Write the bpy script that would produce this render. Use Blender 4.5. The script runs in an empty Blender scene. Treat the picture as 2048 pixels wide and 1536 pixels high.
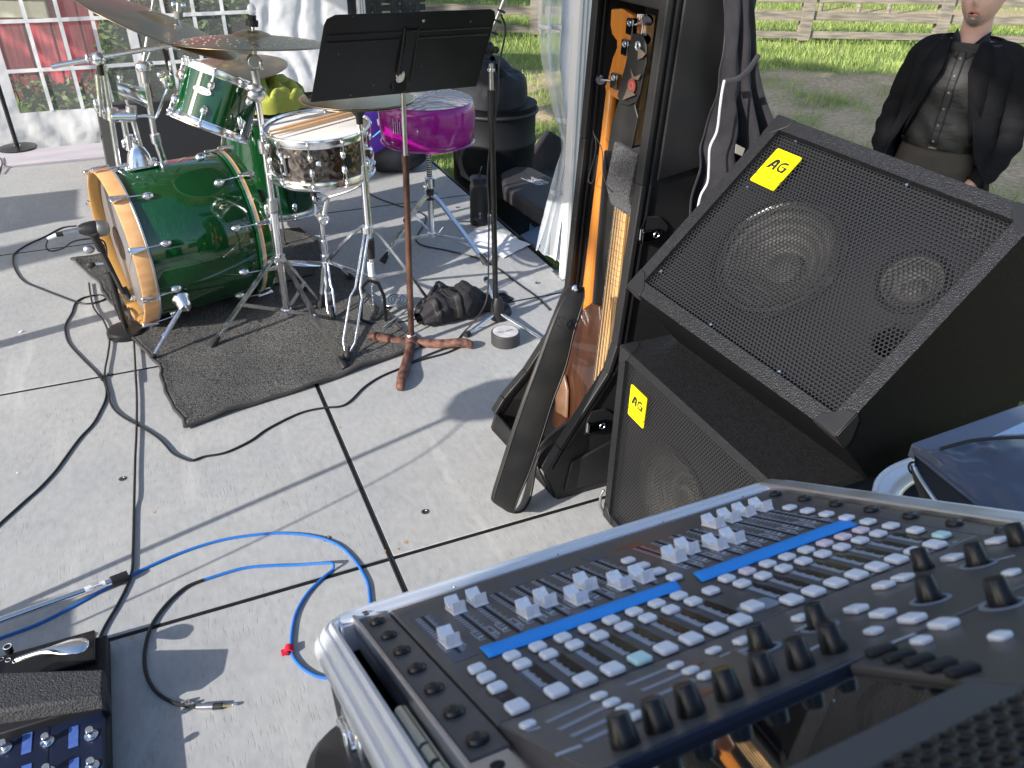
import bpy, math, random
import numpy as np
from mathutils import Vector, Matrix, noise as mnoise
random.seed(7); np.random.seed(7)
scene = bpy.context.scene
COL = scene.collection

# ------------------------------------------------------------------ camera
F_PX, CX, CY, CAMH = 1600.0, 1024.0, 768.0, 1.5
RW = np.array([[0.9155566783150813, 0.20301823246310763, -0.3471880845884696],
               [-0.4018485561041969, 0.49727616868738894, -0.7689175183415731],
               [0.016544085034441963, 0.8435045994795446, 0.5368671007868019]])
u_, s_, vt_ = np.linalg.svd(RW); RW = u_ @ vt_
CAM = np.array([0.0, 0.0, CAMH])
cd = bpy.data.cameras.new('camera'); cam = bpy.data.objects.new('camera', cd); COL.objects.link(cam)
M = Matrix([list(RW[i]) + [CAM[i]] for i in range(3)] + [[0, 0, 0, 1]])
cam.matrix_world = M
cd.sensor_fit = 'HORIZONTAL'; cd.sensor_width = 36.0; cd.lens = 36.0 * F_PX / 2048.0
cd.clip_start = 0.05; cd.clip_end = 400.0
cd.dof.use_dof = True; cd.dof.focus_distance = 2.3; cd.dof.aperture_fstop = 13.0
scene.camera = cam

# ------------------------------------------------------------------ light
SUN_AZ, SUN_EL = 196.0, 27.0            # direction to the sun, degrees from +x, elevation
w = bpy.data.worlds.new('World'); scene.world = w; w.use_nodes = True
nt = w.node_tree; nt.nodes.clear()
sky = nt.nodes.new('ShaderNodeTexSky'); sky.sky_type = 'NISHITA'; sky.sun_disc = False
sky.sun_elevation = math.radians(SUN_EL); sky.sun_rotation = math.radians(90 - SUN_AZ)
sky.air_density = 1.0; sky.dust_density = 1.5; sky.ozone_density = 1.5
bg = nt.nodes.new('ShaderNodeBackground'); bg.inputs[1].default_value = 0.145
wo = nt.nodes.new('ShaderNodeOutputWorld')
nt.links.new(sky.outputs[0], bg.inputs[0]); nt.links.new(bg.outputs[0], wo.inputs[0])
sl = bpy.data.lights.new('sun', 'SUN'); sl.energy = 4.3; sl.angle = math.radians(0.55); sl.color = (1.0, 0.95, 0.87)
so = bpy.data.objects.new('sun', sl); COL.objects.link(so)
sd = Vector((math.cos(math.radians(SUN_AZ)) * math.cos(math.radians(SUN_EL)), math.sin(math.radians(SUN_AZ)) * math.cos(math.radians(SUN_EL)), math.sin(math.radians(SUN_EL))))
so.rotation_euler = sd.to_track_quat('Z', 'Y').to_euler(); so.location = sd * 30
scene.view_settings.view_transform = 'Standard'; scene.view_settings.look = 'None'
scene.view_settings.exposure = 0.7; scene.view_settings.gamma = 1.0
scene.view_settings.use_curve_mapping = False

# ------------------------------------------------------------------ measuring helpers (photo pixel -> point on a surface of the place)
def ray(x, y):
    d = RW @ np.array([x - CX, -(y - CY), -F_PX]); return d / np.linalg.norm(d)
def G(x, y, z=0.0):
    d = ray(x, y); return Vector(CAM + d * ((z - CAMH) / d[2]))
def onY(x, y, Y): d = ray(x, y); return Vector(CAM + d * (Y / d[1]))
def onX(x, y, X): d = ray(x, y); return Vector(CAM + d * (X / d[0]))
def onP(x, y, p, n):
    d = ray(x, y); p = np.array(p); n = np.array(n); return Vector(CAM + d * (((p - CAM) @ n) / (d @ n)))
def up(x, y, gx, gy):
    d = ray(x, y); t = (d[0] * gx + d[1] * gy) / (d[0] ** 2 + d[1] ** 2); return Vector(CAM + d * t)

# ------------------------------------------------------------------ mesh builder
def frame(a):
    a = Vector(a).normalized()
    r = Vector((0, 0, 1)) if abs(a.z) < 0.9 else Vector((1, 0, 0))
    x = r.cross(a).normalized(); return x, a.cross(x), a
class MB:
    def __init__(s): s.v = []; s.f = []
    def add(s, vs, fs):
        o = len(s.v); s.v += [Vector(p) for p in vs]; s.f += [tuple(i + o for i in q) for q in fs]; return s
    def box(s, x0, x1, y0, y1, z0, z1, M=None):
        vs = [Vector((x, y, z)) for z in (z0, z1) for y in (y0, y1) for x in (x0, x1)]
        if M is not None: vs = [M @ p for p in vs]
        return s.add(vs, [(0, 2, 3, 1), (4, 5, 7, 6), (0, 1, 5, 4), (2, 6, 7, 3), (0, 4, 6, 2), (1, 3, 7, 5)])
    def bar(s, p0, p1, w, h, roll=None):     # rectangular bar between two points
        p0 = Vector(p0); p1 = Vector(p1); a = (p1 - p0).normalized()
        if roll is None: x, y, a = frame(a)
        else:
            y = Vector(roll); y = (y - a * y.dot(a)).normalized(); x = y.cross(a)
        vs = []
        for p in (p0, p1):
            for i, j in ((-1, -1), (1, -1), (1, 1), (-1, 1)): vs.append(p + x * (i * w / 2) + y * (j * h / 2))
        return s.add(vs, [(3, 2, 1, 0), (4, 5, 6, 7), (0, 1, 5, 4), (1, 2, 6, 5), (2, 3, 7, 6), (3, 0, 4, 7)])
    def tube(s, pts, r, seg=8, cap=True, flat=None):
        pts = [Vector(p) for p in pts]; n = len(pts); rs = r if isinstance(r, (list, tuple)) else [r] * n
        t = [(pts[min(i + 1, n - 1)] - pts[max(i - 1, 0)]).normalized() for i in range(n)]
        x, y, _ = frame(t[0]); vs = []
        for i in range(n):
            if i: x = (x - t[i] * x.dot(t[i])).normalized(); y = t[i].cross(x)
            for k in range(seg):
                a = 2 * math.pi * k / seg; vs.append(pts[i] + (x * math.cos(a) + y * math.sin(a)) * rs[i])
        fs = [(i * seg + k, i * seg + (k + 1) % seg, (i + 1) * seg + (k + 1) % seg, (i + 1) * seg + k) for i in range(n - 1) for k in range(seg)]
        if cap: fs += [tuple(range(seg - 1, -1, -1)), tuple((n - 1) * seg + k for k in range(seg))]
        return s.add(vs, fs)
    def cyl(s, p0, p1, r0, r1=None, seg=16): return s.tube([p0, p1], [r0, r0 if r1 is None else r1], seg)
    def lathe(s, prof, p0=(0, 0, 0), ax=(0, 0, 1), seg=24, xf=None):    # prof: (radius, height) list; closes at radius 0
        x, y, a = frame(ax); p0 = Vector(p0); vs = []; fs = []; rings = []
        for r, h in prof:
            if r < 1e-6: rings.append([len(vs)]); vs.append(p0 + a * h)
            else:
                rings.append(list(range(len(vs), len(vs) + seg)))
                for k in range(seg):
                    an = 2 * math.pi * k / seg; vs.append(p0 + a * h + (x * math.cos(an) + y * math.sin(an)) * r)
        for A, B_ in zip(rings, rings[1:]):
            for k in range(seg):
                k2 = (k + 1) % seg
                if len(A) == 1 and len(B_) == 1: continue
                if len(A) == 1: fs.append((A[0], B_[k2], B_[k]))
                elif len(B_) == 1: fs.append((A[k], A[k2], B_[0]))
                else: fs.append((A[k], A[k2], B_[k2], B_[k]))
        return s.add(vs, fs)
    def prism(s, poly, o, ux, uy, d):        # planar outline extruded along vector d
        o = Vector(o); ux = Vector(ux); uy = Vector(uy); d = Vector(d); n = len(poly)
        b = [o + ux * p[0] + uy * p[1] for p in poly]
        vs = b + [p + d for p in b]
        return s.add(vs, [tuple(range(n - 1, -1, -1)), tuple(range(n, 2 * n))] + [(i, (i + 1) % n, n + (i + 1) % n, n + i) for i in range(n)])
    def grid(s, fn, nu, nv, thick=None):
        P = [[Vector(fn(i / nu, j / nv)) for j in range(nv + 1)] for i in range(nu + 1)]
        vs = [p for row in P for p in row]; W = nv + 1
        fs = [(i * W + j, (i + 1) * W + j, (i + 1) * W + j + 1, i * W + j + 1) for i in range(nu) for j in range(nv)]
        return s.add(vs, fs)
    def torus(s, c, ax, R, r, seg=32, ss=8, a0=0, a1=2 * math.pi, sx=1, sy=1):
        x, y, a = frame(ax); c = Vector(c); full = abs(a1 - a0 - 2 * math.pi) < 1e-6
        pts = [c + (x * math.cos(a0 + (a1 - a0) * k / seg) * sx + y * math.sin(a0 + (a1 - a0) * k / seg) * sy) * R for k in range(seg + (0 if full else 1))]
        if not full: return s.tube(pts, r, ss)
        vs = []; n = len(pts)
        for k in range(n):
            rd = (pts[k] - c).normalized()
            for q in range(ss):
                b = 2 * math.pi * q / ss; vs.append(pts[k] + rd * math.cos(b) * r + a * math.sin(b) * r)
        return s.add(vs, [(k * ss + q, ((k + 1) % n) * ss + q, ((k + 1) % n) * ss + (q + 1) % ss, k * ss + (q + 1) % ss) for k in range(n) for q in range(ss)])
    def xf(s, M, i0=0):
        for i in range(i0, len(s.v)): s.v[i] = M @ s.v[i]
        return s
    def build(s, name, mat, parent=None, smooth=35, bevel=0, seg=2, local=False, solid=0, sub=0, label=None, kind=None):
        me = bpy.data.meshes.new(name); vs = s.v
        if parent is not None and not local:
            mw = parent['_mw']; inv = Matrix([mw[i * 4:i * 4 + 4] for i in range(4)]).inverted()
            vs = [inv @ p for p in vs]
        me.from_pydata([tuple(p) for p in vs], [], s.f); me.update()
        if smooth:
            me.polygons.foreach_set('use_smooth', [True] * len(me.polygons)); me.set_sharp_from_angle(angle=math.radians(smooth))
        me.materials.append(mat)
        o = bpy.data.objects.new(name, me); COL.objects.link(o)
        if parent is not None:
            o.parent = parent; o['_mw'] = parent['_mw']
        else: o['_mw'] = [1, 0, 0, 0, 0, 1, 0, 0, 0, 0, 1, 0, 0, 0, 0, 1]
        if solid: m = o.modifiers.new('solid', 'SOLIDIFY'); m.thickness = solid; m.offset = 0
        if bevel:
            m = o.modifiers.new('bevel', 'BEVEL'); m.width = bevel; m.segments = seg; m.limit_method = 'ANGLE'; m.angle_limit = math.radians(38); m.harden_normals = False
        if sub: m = o.modifiers.new('sub', 'SUBSURF'); m.levels = sub; m.render_levels = sub
        if label: o['label'] = label
        if kind: o['kind'] = kind
        return o
def thing(name, label, cat, at=(0, 0, 0), group=None, mw=None, kind=None):
    o = bpy.data.objects.new(name, None); COL.objects.link(o); o.empty_display_size = 0.05
    m = mw if mw is not None else Matrix.Translation(Vector(at))
    o.matrix_world = m; o['_mw'] = [m[i][j] for i in range(4) for j in range(4)]
    if label: o['label'] = label
    if cat: o['category'] = cat
    if group: o['group'] = group
    if kind: o['kind'] = kind
    return o
def tag(o, label, cat, group=None):
    o['label'] = label; o['category'] = cat
    if group: o['group'] = group
    return o
def struct(o): o['kind'] = 'structure'; return o
def inst(src, parent, loc=None, name=None, M=None, mat=None):    # another piece sharing the mesh (local placement)
    c = src.copy(); COL.objects.link(c); c.parent = parent
    if M is not None: c.matrix_local = M
    elif loc is not None: c.location = loc
    if mat is not None:
        c.material_slots[0].link = 'OBJECT'; c.material_slots[0].material = mat
    return c
def copy_tree(o, parent=None, M=None):
    c = o.copy(); COL.objects.link(c); c.parent = parent
    for ch in o.children: copy_tree(ch, c)
    if M is not None: c.matrix_world = M
    return c

# ------------------------------------------------------------------ materials
def mat(name, c=(0.5, 0.5, 0.5), rough=0.5, metal=0.0, c2=None, nscale=8, stretch=(1, 1, 1), det=4, lo=0.35, hi=0.65, bump=0, bscale=60, bstretch=(1, 1, 1), r2=None,
        spec=0.5, coat=0, trans=0, ior=1.45, alpha=1, bdist=0.002, emit=None, sheen=0, sss=0, rot=(0, 0, 0)):
    m = bpy.data.materials.new(name); m.use_nodes = True; n = m.node_tree.nodes; l = m.node_tree.links
    b = n['Principled BSDF']; b.inputs['Base Color'].default_value = (*c, 1); b.inputs['Roughness'].default_value = rough
    b.inputs['Metallic'].default_value = metal; b.inputs['Specular IOR Level'].default_value = spec; b.inputs['IOR'].default_value = ior
    b.inputs['Coat Weight'].default_value = coat; b.inputs['Coat Roughness'].default_value = 0.03
    b.inputs['Transmission Weight'].default_value = trans; b.inputs['Alpha'].default_value = alpha; b.inputs['Sheen Weight'].default_value = sheen
    if sss: b.inputs['Subsurface Weight'].default_value = sss; b.inputs['Subsurface Radius'].default_value = (0.01, 0.004, 0.002)
    if c2 is None and r2 is None and not bump: return m
    tc = n.new('ShaderNodeTexCoord')
    def nz(sc, st, d):
        mp = n.new('ShaderNodeMapping'); mp.inputs['Scale'].default_value = st; mp.inputs['Rotation'].default_value = rot; l.new(tc.outputs['Object'], mp.inputs[0])
        t = n.new('ShaderNodeTexNoise'); t.inputs['Scale'].default_value = sc; t.inputs['Detail'].default_value = d; l.new(mp.outputs[0], t.inputs[0]); return t
    if c2 is not None or r2 is not None:
        t = nz(nscale, stretch, det)
        if c2 is not None:
            r = n.new('ShaderNodeValToRGB'); r.color_ramp.elements[0].position = lo; r.color_ramp.elements[1].position = hi
            r.color_ramp.elements[0].color = (*c, 1); r.color_ramp.elements[1].color = (*c2, 1)
            l.new(t.outputs[0], r.inputs[0]); l.new(r.outputs[0], b.inputs['Base Color'])
        if r2 is not None:
            q = n.new('ShaderNodeMapRange'); q.inputs[1].default_value = lo; q.inputs[2].default_value = hi; q.inputs[3].default_value = rough; q.inputs[4].default_value = r2
            l.new(t.outputs[0], q.inputs[0]); l.new(q.outputs[0], b.inputs['Roughness'])
    if bump:
        t = nz(bscale, bstretch, 3); bp = n.new('ShaderNodeBump'); bp.inputs['Strength'].default_value = bump; bp.inputs['Distance'].default_value = bdist
        l.new(t.outputs[0], bp.inputs['Height']); l.new(bp.outputs[0], b.inputs['Normal'])
    return m
K = {}
K['chrome'] = mat('chrome', (0.90, 0.91, 0.94), 0.12, 1.0, r2=0.26, nscale=30)
K['steel'] = mat('brushed_steel', (0.55, 0.56, 0.58), 0.28, 1.0, r2=0.4, nscale=40)
K['blackchrome'] = mat('black_chrome', (0.12, 0.12, 0.13), 0.12, 1.0)
K['rubber'] = mat('black_rubber', (0.02, 0.02, 0.021), 0.6, bump=0.2, bscale=200)
K['blackmetal'] = mat('black_painted_metal', (0.012, 0.012, 0.013), 0.33, c2=(0.03, 0.028, 0.026), nscale=25, lo=0.55, hi=0.75, bump=0.1, bscale=150)
K['blackplastic'] = mat('black_plastic', (0.018, 0.018, 0.02), 0.38, bump=0.12, bscale=400, bdist=0.0006, r2=0.5, nscale=12)
K['alu'] = mat('aluminium', (0.92, 0.94, 0.98), 0.28, 0.62, r2=0.38, nscale=14)
K['white'] = mat('white_plastic', (0.78, 0.8, 0.84), 0.35)
K['paper'] = mat('paper', (0.82, 0.82, 0.85), 0.8)
K['glassblack'] = mat('display_glass', (0.004, 0.005, 0.007), 0.03, spec=0.9, coat=1.0)
K['blackcloth'] = mat('black_cloth', (0.014, 0.014, 0.017), 0.9, c2=(0.03, 0.03, 0.034), nscale=9, bump=0.5, bscale=500, bdist=0.001, sheen=0.15)

# ================================================================== GROUND
GZ = -0.5
def sstep(a, b, x):
    t = min(1, max(0, (x - a) / (b - a))); return t * t * (3 - 2 * t)
def dirt_at(x, y):
    n1 = mnoise.noise(Vector((x * 0.45, y * 0.45, 3.1))) ; n2 = mnoise.noise(Vector((x * 1.7, y * 1.7, 9.0))); n3 = mnoise.noise(Vector((x * 5, y * 5, 1.0)))
    d = 0.36 * x + 0.933 * y + 0.6 * n1
    band = sstep(6.6, 7.6, d) * (1 - sstep(10.1, 10.7, d))
    near = sstep(3.2, 4.4, x + 0.5 * n1) * (1 - sstep(10.1, 10.7, d))
    v = max(band, near) + 0.66 * n2 + 0.46 * n3 - 0.30
    far = sstep(14.2, 15.0, d) * (1 - sstep(15.6, 16.4, d)) * 0.8
    return min(1, max(0, max(v, far)))
def axis_pts(a, b, c, d, step, far):
    return np.concatenate([np.linspace(a, b, far)[:-1], np.arange(b, c, step), np.linspace(c, d, far)])
gx = axis_pts(-90, -3, 14, 110, 0.17, 14); gy = axis_pts(-60, 0, 18, 140, 0.17, 14)
vs = []; dv = []
for x in gx:
    for y in gy:
        h = 0.02 * mnoise.noise(Vector((x * 1.1, y * 1.1, 0))) + 0.012 * mnoise.noise(Vector((x * 4, y * 4, 5)))
        if y > 16: h += 0.02 * (y - 16)
        vs.append((x, y, GZ + h)); dv.append(dirt_at(x, y))
W_ = len(gy); fs = [(i * W_ + j, (i + 1) * W_ + j, (i + 1) * W_ + j + 1, i * W_ + j + 1) for i in range(len(gx) - 1) for j in range(W_ - 1)]
me = bpy.data.meshes.new('ground'); me.from_pydata(vs, [], fs); me.polygons.foreach_set('use_smooth', [True] * len(fs))
at = me.attributes.new('dirt', 'FLOAT', 'POINT'); at.data.foreach_set('value', dv)
gm = bpy.data.materials.new('ground_mat'); gm.use_nodes = True; n = gm.node_tree.nodes; l = gm.node_tree.links; b = n['Principled BSDF']; b.inputs['Roughness'].default_value = 0.95
tc = n.new('ShaderNodeTexCoord'); a_ = n.new('ShaderNodeAttribute'); a_.attribute_name = 'dirt'
def nz(sc, d=4):
    t = n.new('ShaderNodeTexNoise'); t.inputs['Scale'].default_value = sc; t.inputs['Detail'].default_value = d; l.new(tc.outputs['Object'], t.inputs[0]); return t
def ramp(src, c0, c1, p0=0.35, p1=0.65):
    r = n.new('ShaderNodeValToRGB'); r.color_ramp.elements[0].position = p0; r.color_ramp.elements[1].position = p1
    r.color_ramp.elements[0].color = (*c0, 1); r.color_ramp.elements[1].color = (*c1, 1); l.new(src, r.inputs[0]); return r
g1 = ramp(nz(1.3).outputs[0], (0.12, 0.18, 0.035), (0.23, 0.29, 0.08)); g2 = ramp(nz(22, 6).outputs[0], (0.38, 0.26, 0.15), (0.70, 0.53, 0.34), 0.3, 0.7)
mx = n.new('ShaderNodeMix'); mx.data_type = 'RGBA'; l.new(a_.outputs['Fac'], mx.inputs[0]); l.new(g1.outputs[0], mx.inputs[6]); l.new(g2.outputs[0], mx.inputs[7]); l.new(mx.outputs[2], b.inputs['Base Color'])
bp = n.new('ShaderNodeBump'); bp.inputs['Distance'].default_value = 0.03; bp.inputs['Strength'].default_value = 0.8; l.new(nz(30, 8).outputs[0], bp.inputs['Height']); l.new(bp.outputs[0], b.inputs['Normal'])
me.materials.append(gm); o = bpy.data.objects.new('ground', me); COL.objects.link(o); struct(o)

# grass blades
K['grass'] = mat('grass_blades', (0.15, 0.23, 0.045), 0.6, c2=(0.40, 0.48, 0.14), nscale=2.2, lo=0.3, hi=0.7, det=6)
def blades(name, label, n_, fn, hmin, hmax, wd, mt, col_sc=1.0):
    V = []; cnt = 0
    for _ in range(n_):
        p = fn()
        if p is None: continue
        x, y, hs = p; h = random.uniform(hmin, hmax) * hs; a = random.random() * 6.283; w = wd * random.uniform(0.6, 1.3)
        lx, ly = random.gauss(0, 0.35) * h, random.gauss(0, 0.35) * h; cx, cy = math.cos(a) * w, math.sin(a) * w
        z0 = GZ - 0.01
        V += [(x - cx, y - cy, z0), (x + cx, y + cy, z0), (x + lx * 0.4 + cx * .7, y + ly * .4 + cy * .7, z0 + h * .6), (x + lx * .4 - cx * .7, y + ly * .4 - cy * .7, z0 + h * .6), (x + lx, y + ly, z0 + h)]; cnt += 1
    me = bpy.data.meshes.new(name); F = []
    for k in range(cnt): o_ = k * 5; F += [(o_, o_ + 1, o_ + 2, o_ + 3), (o_ + 3, o_ + 2, o_ + 4)]
    me.from_pydata(V, [], F); me.materials.append(mt); o = bpy.data.objects.new(name, me); COL.objects.link(o)
    tag(o, label, 'grass'); o['kind'] = 'stuff'; return o
def near_grass():
    x = random.uniform(1.62, 5.0); y = random.uniform(2.6, 9.5)
    if dirt_at(x, y) > random.uniform(0.2, 0.75): return None
    return x, y, 1.0
blades('grass', 'sunlit lawn grass between the stage and the dirt path', 60000, near_grass, 0.03, 0.085, 0.0022, K['grass'])
def far_grass():
    x = random.uniform(3.0, 17.0); y = random.uniform(3.0, 19.0)
    d = 0.36 * x + 0.933 * y
    if abs(math.atan2(y, x) - math.radians(58)) > math.radians(26): return None
    if dirt_at(x, y) > random.uniform(0.15, 0.80): return None
    t = 1.5 if 12.3 < d < 13.1 else 1.0
    return x, y, t
blades('grass', 'bright green grass beyond the dirt path and under the fence', 110000, far_grass, 0.05, 0.12, 0.0045, K['grass'])

# ================================================================== STAGE
SX = [-3.26, -2.06, -0.858, 0.342, 1.537]; SY = [-0.98, 0.256, 1.496, 2.735, 4.03, 5.43]
pm = bpy.data.materials.new('grey_painted_plywood'); pm.use_nodes = True; n = pm.node_tree.nodes; l = pm.node_tree.links; b = n['Principled BSDF']
tc = n.new('ShaderNodeTexCoord')
def mp(sc, rot=(0, 0, 0)):
    q = n.new('ShaderNodeMapping'); q.inputs['Scale'].default_value = sc; q.inputs['Rotation'].default_value = rot; l.new(tc.outputs['Object'], q.inputs[0]); return q
def nzs(st, sc, d=5, rot=(0, 0, 0), ro=0.5):
    t = n.new('ShaderNodeTexNoise'); t.inputs['Scale'].default_value = sc; t.inputs['Detail'].default_value = d; t.inputs['Roughness'].default_value = ro; l.new(mp(st, rot).outputs[0], t.inputs[0]); return t
base = ramp(nzs((1, 1, 1), 2.1, 5).outputs[0], (0.355, 0.36, 0.368), (0.43, 0.428, 0.42), 0.3, 0.7)
grain = ramp(nzs((78, 11.0, 1), 2.6, 2, (0, 0, 0.06), 0.5).outputs[0], (0.74, 0.74, 0.74), (1, 1, 1), 0.325, 0.41)
spots = ramp(nzs((1, 1, 1), 11, 6).outputs[0], (0.93, 0.93, 0.93), (1, 1, 1), 0.26, 0.5)
fine = ramp(nzs((1, 0.5, 1), 60, 3).outputs[0], (0.90, 0.90, 0.90), (1.06, 1.06, 1.06), 0.3, 0.7)
scuff = ramp(nzs((1, 0.12, 1), 9, 5, (0, 0, 1.1)).outputs[0], (0, 0, 0), (0.8, 0.8, 0.8), 0.60, 0.78)
gmask = ramp(nzs((1, 1, 1), 3.3, 3).outputs[0], (0, 0, 0), (1, 1, 1), 0.36, 0.56)
def mul(a, b_, f=1.0, mode='MULTIPLY'):
    q = n.new('ShaderNodeMix'); q.data_type = 'RGBA'; q.blend_type = mode; q.inputs[0].default_value = f; l.new(a, q.inputs[6]); l.new(b_, q.inputs[7]); return q
gm2 = n.new('ShaderNodeMix'); gm2.data_type = 'RGBA'; l.new(gmask.outputs[0], gm2.inputs[0]); gm2.inputs[6].default_value = (1, 1, 1, 1); l.new(grain.outputs[0], gm2.inputs[7])
c1 = mul(base.outputs[0], gm2.outputs[2], 0.62); c2_ = mul(c1.outputs[2], spots.outputs[0]); c3 = mul(c2_.outputs[2], fine.outputs[0])
lt = n.new('ShaderNodeMix'); lt.data_type = 'RGBA'; l.new(scuff.outputs[0], lt.inputs[0]); l.new(c3.outputs[2], lt.inputs[6]); lt.inputs[7].default_value = (0.58, 0.57, 0.55, 1)
l.new(lt.outputs[2], b.inputs['Base Color']); b.inputs['Roughness'].default_value = 0.62
bp = n.new('ShaderNodeBump'); bp.inputs['Strength'].default_value = 0.5; bp.inputs['Distance'].default_value = 0.002; l.new(gm2.outputs[2], bp.inputs['Height'])
bp2 = n.new('ShaderNodeBump'); bp2.inputs['Strength'].default_value = 0.25; bp2.inputs['Distance'].default_value = 0.01; l.new(nzs((1, 1, 1), 7, 4).outputs[0], bp2.inputs['Height']); l.new(bp.outputs[0], bp2.inputs['Normal']); l.new(bp2.outputs[0], b.inputs['Normal'])
K['ply'] = pm
st = struct(thing('stage', 'low stage of grey painted plywood decks with black seams', None, (0, 0, 0)))
GAP = 0.006
for i in range(4):
    for j in range(5):
        g = GAP if not (i == 2 and j == 2) else GAP
        m = MB().box(SX[i] + g, SX[i + 1] - g, SY[j] + g, SY[j + 1] - g, -0.022, 0); m.build('deck_panel', K['ply'], st, bevel=0.0025, seg=2)
K['seamrub'] = mat('seam_rubber', (0.012, 0.012, 0.013), 0.35, r2=0.6, nscale=40, bump=0.3, bscale=80)
for x in SX[1:-1]:
    m = MB()
    for s in (-1, 1): m.tube([(x + s * 0.0042, SY[0], -0.0035), (x + s * 0.0042, SY[-1], -0.0035)], 0.0042, 8)
    m.build('seam_gasket', K['seamrub'], st)
for y in SY[1:-1]:
    m = MB()
    for s in (-1, 1): m.tube([(SX[0], y + s * 0.0040, -0.0045), (SX[-1], y + s * 0.0040, -0.0045)], 0.0038, 8)
    m.build('seam_gasket', K['seamrub'], st)
MB().box(SX[0], SX[-1], SY[0], SY[-1], -0.07, -0.0245).build('deck_frame', K['blackmetal'], st)
MB().box(SX[-1] + 0.001, SX[-1] + 0.012, SY[0], 5.76, -0.10, 0.003).build('edge_rail', K['blackmetal'], st)
for x in (-3.2, -1.5, 0.3, 1.45):
    for y in (-0.9, 1.2, 3.2, 5.2): MB().cyl((x, y, GZ), (x, y, -0.07), 0.02).build('stage_leg', K['steel'], st)
K['plank'] = mat('pale_plank_paint', (0.42, 0.42, 0.50), 0.55, c2=(0.56, 0.5, 0.52), nscale=3, stretch=(1, 4, 1), bump=0.2)
MB().box(-3.26, 1.537, 5.445, 5.76, -0.03, 0.012).build('back_plank', K['plank'], st, bevel=0.004)
K['bolt'] = mat('bolt_steel', (0.25, 0.25, 0.26), 0.35, 1.0)
for p in [(245, 958), (850, 1024), (1018, 780), (654, 1078), (1075, 566), (912, 393), (915, 415), (872, 387)]:
    q = G(*p); MB().lathe([(0.0105, 0.0005), (0.0105, 0.002), (0.006, 0.0028), (0.005, 0.0012), (0, 0.0012)], q, seg=16).build('bolt', K['bolt'], st)
K['chip'] = mat('bare_wood', (0.55, 0.36, 0.2), 0.7, c2=(0.36, 0.22, 0.12), nscale=30)
for px, py, s in [(308, 1024, .006), (680, 855, .005), (812, 1085, .007), (770, 1102, .004), (797, 1098, .004), (1009, 1014, .003), (262, 1275, .006)]:
    q = G(px, py); pts = [(math.cos(a) * s * random.uniform(.5, 1.3), math.sin(a) * s * random.uniform(.5, 1.6)) for a in np.arange(0, 6.28, 0.8)]
    MB().prism(pts, q + Vector((0, 0, 0.0003)), (1, 0, 0), (0, 1, 0), (0, 0, 0.0006)).build('wood_chip_mark', K['chip'], st, smooth=0)

# ================================================================== RUG
rm = bpy.data.materials.new('ribbed_carpet'); rm.use_nodes = True; n = rm.node_tree.nodes; l = rm.node_tree.links; b = n['Principled BSDF']; b.inputs['Roughness'].default_value = 1.0; b.inputs['Specular IOR Level'].default_value = 0.1
tc = n.new('ShaderNodeTexCoord')
sp = ramp(nzs((1, 1, 1), 260, 2).outputs[0], (0.03, 0.03, 0.031), (0.26, 0.255, 0.25), 0.38, 0.66)
wv = n.new('ShaderNodeTexWave'); wv.wave_type = 'BANDS'; wv.bands_direction = 'Y'; wv.inputs['Scale'].default_value = 38; wv.inputs['Distortion'].default_value = 0.6; wv.inputs['Detail Scale'].default_value = 30; l.new(mp((1, 1, 1), (0, 0, 0)).outputs[0], wv.inputs[0])
rr = ramp(wv.outputs[0], (0.5, 0.5, 0.5), (1, 1, 1), 0.0, 0.45)
big = ramp(nzs((1, 1, 1), 3, 4).outputs[0], (0.75, 0.75, 0.75), (1.15, 1.15, 1.12), 0.3, 0.7)
c_ = mul(mul(sp.outputs[0], rr.outputs[0]).outputs[2], big.outputs[0]); l.new(c_.outputs[2], b.inputs['Base Color'])
bp = n.new('ShaderNodeBump'); bp.inputs['Distance'].default_value = 0.003; bp.inputs['Strength'].default_value = 0.7
ad = n.new('ShaderNodeMath'); l.new(wv.outputs[0], ad.inputs[0]); l.new(sp.outputs[0], ad.inputs[1]); l.new(ad.outputs[0], bp.inputs['Height']); l.new(bp.outputs[0], b.inputs['Normal'])
K['carpet'] = rm
cFL, cFR, cBL, cBR = G(372, 860), G(838, 700), G(150, 522), G(604, 462)
def rugp(u, v, z=0.0):
    left = cFL.lerp(cBL, v); right = cFR.lerp(cBR, v)
    wob = 0.030 * mnoise.noise(Vector((v * 5.5, 2.0, 0))) + 0.014 * mnoise.noise(Vector((v * 17, 5.0, 0)))
    left = left + Vector((wob + (0.035 * math.sin(v * math.pi) if True else 0), 0, 0)); right = right + Vector((0.01 * math.sin(v * 17), 0, 0))
    p = left.lerp(right, u); e = min(u, 1 - u, v, 1 - v)
    p.z = 0.008 + z + 0.006 * max(0, mnoise.noise(Vector((u * 5, v * 8, 0)))) + (0.010 * (1 - min(1, e / 0.03)) * (0.5 + mnoise.noise(Vector((u * 9, v * 13, 4)))) if e < 0.03 else 0)
    p.y += 0.006 * math.sin(u * 9)
    return p
rg = thing('rug', 'dark grey ribbed carpet mat under the drum kit', 'rug', (0.2, 3.0, 0))
o = MB().grid(lambda u, v: rugp(u, v), 60, 90).build('carpet', K['carpet'], rg, solid=0.009)
m = MB(); 
for side in (0, 1, 2, 3):
    pts = [rugp(*(((k / 40), 0) if side == 0 else ((k / 40), 1) if side == 1 else (0, k / 40) if side == 2 else (1, k / 40))) for k in range(41)]
    m.tube(pts, 0.0065, 8)
m.build('edge_binding', mat('rug_rubber_edge', (0.05, 0.047, 0.045), 0.5, bump=0.3, bscale=90), rg)

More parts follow.
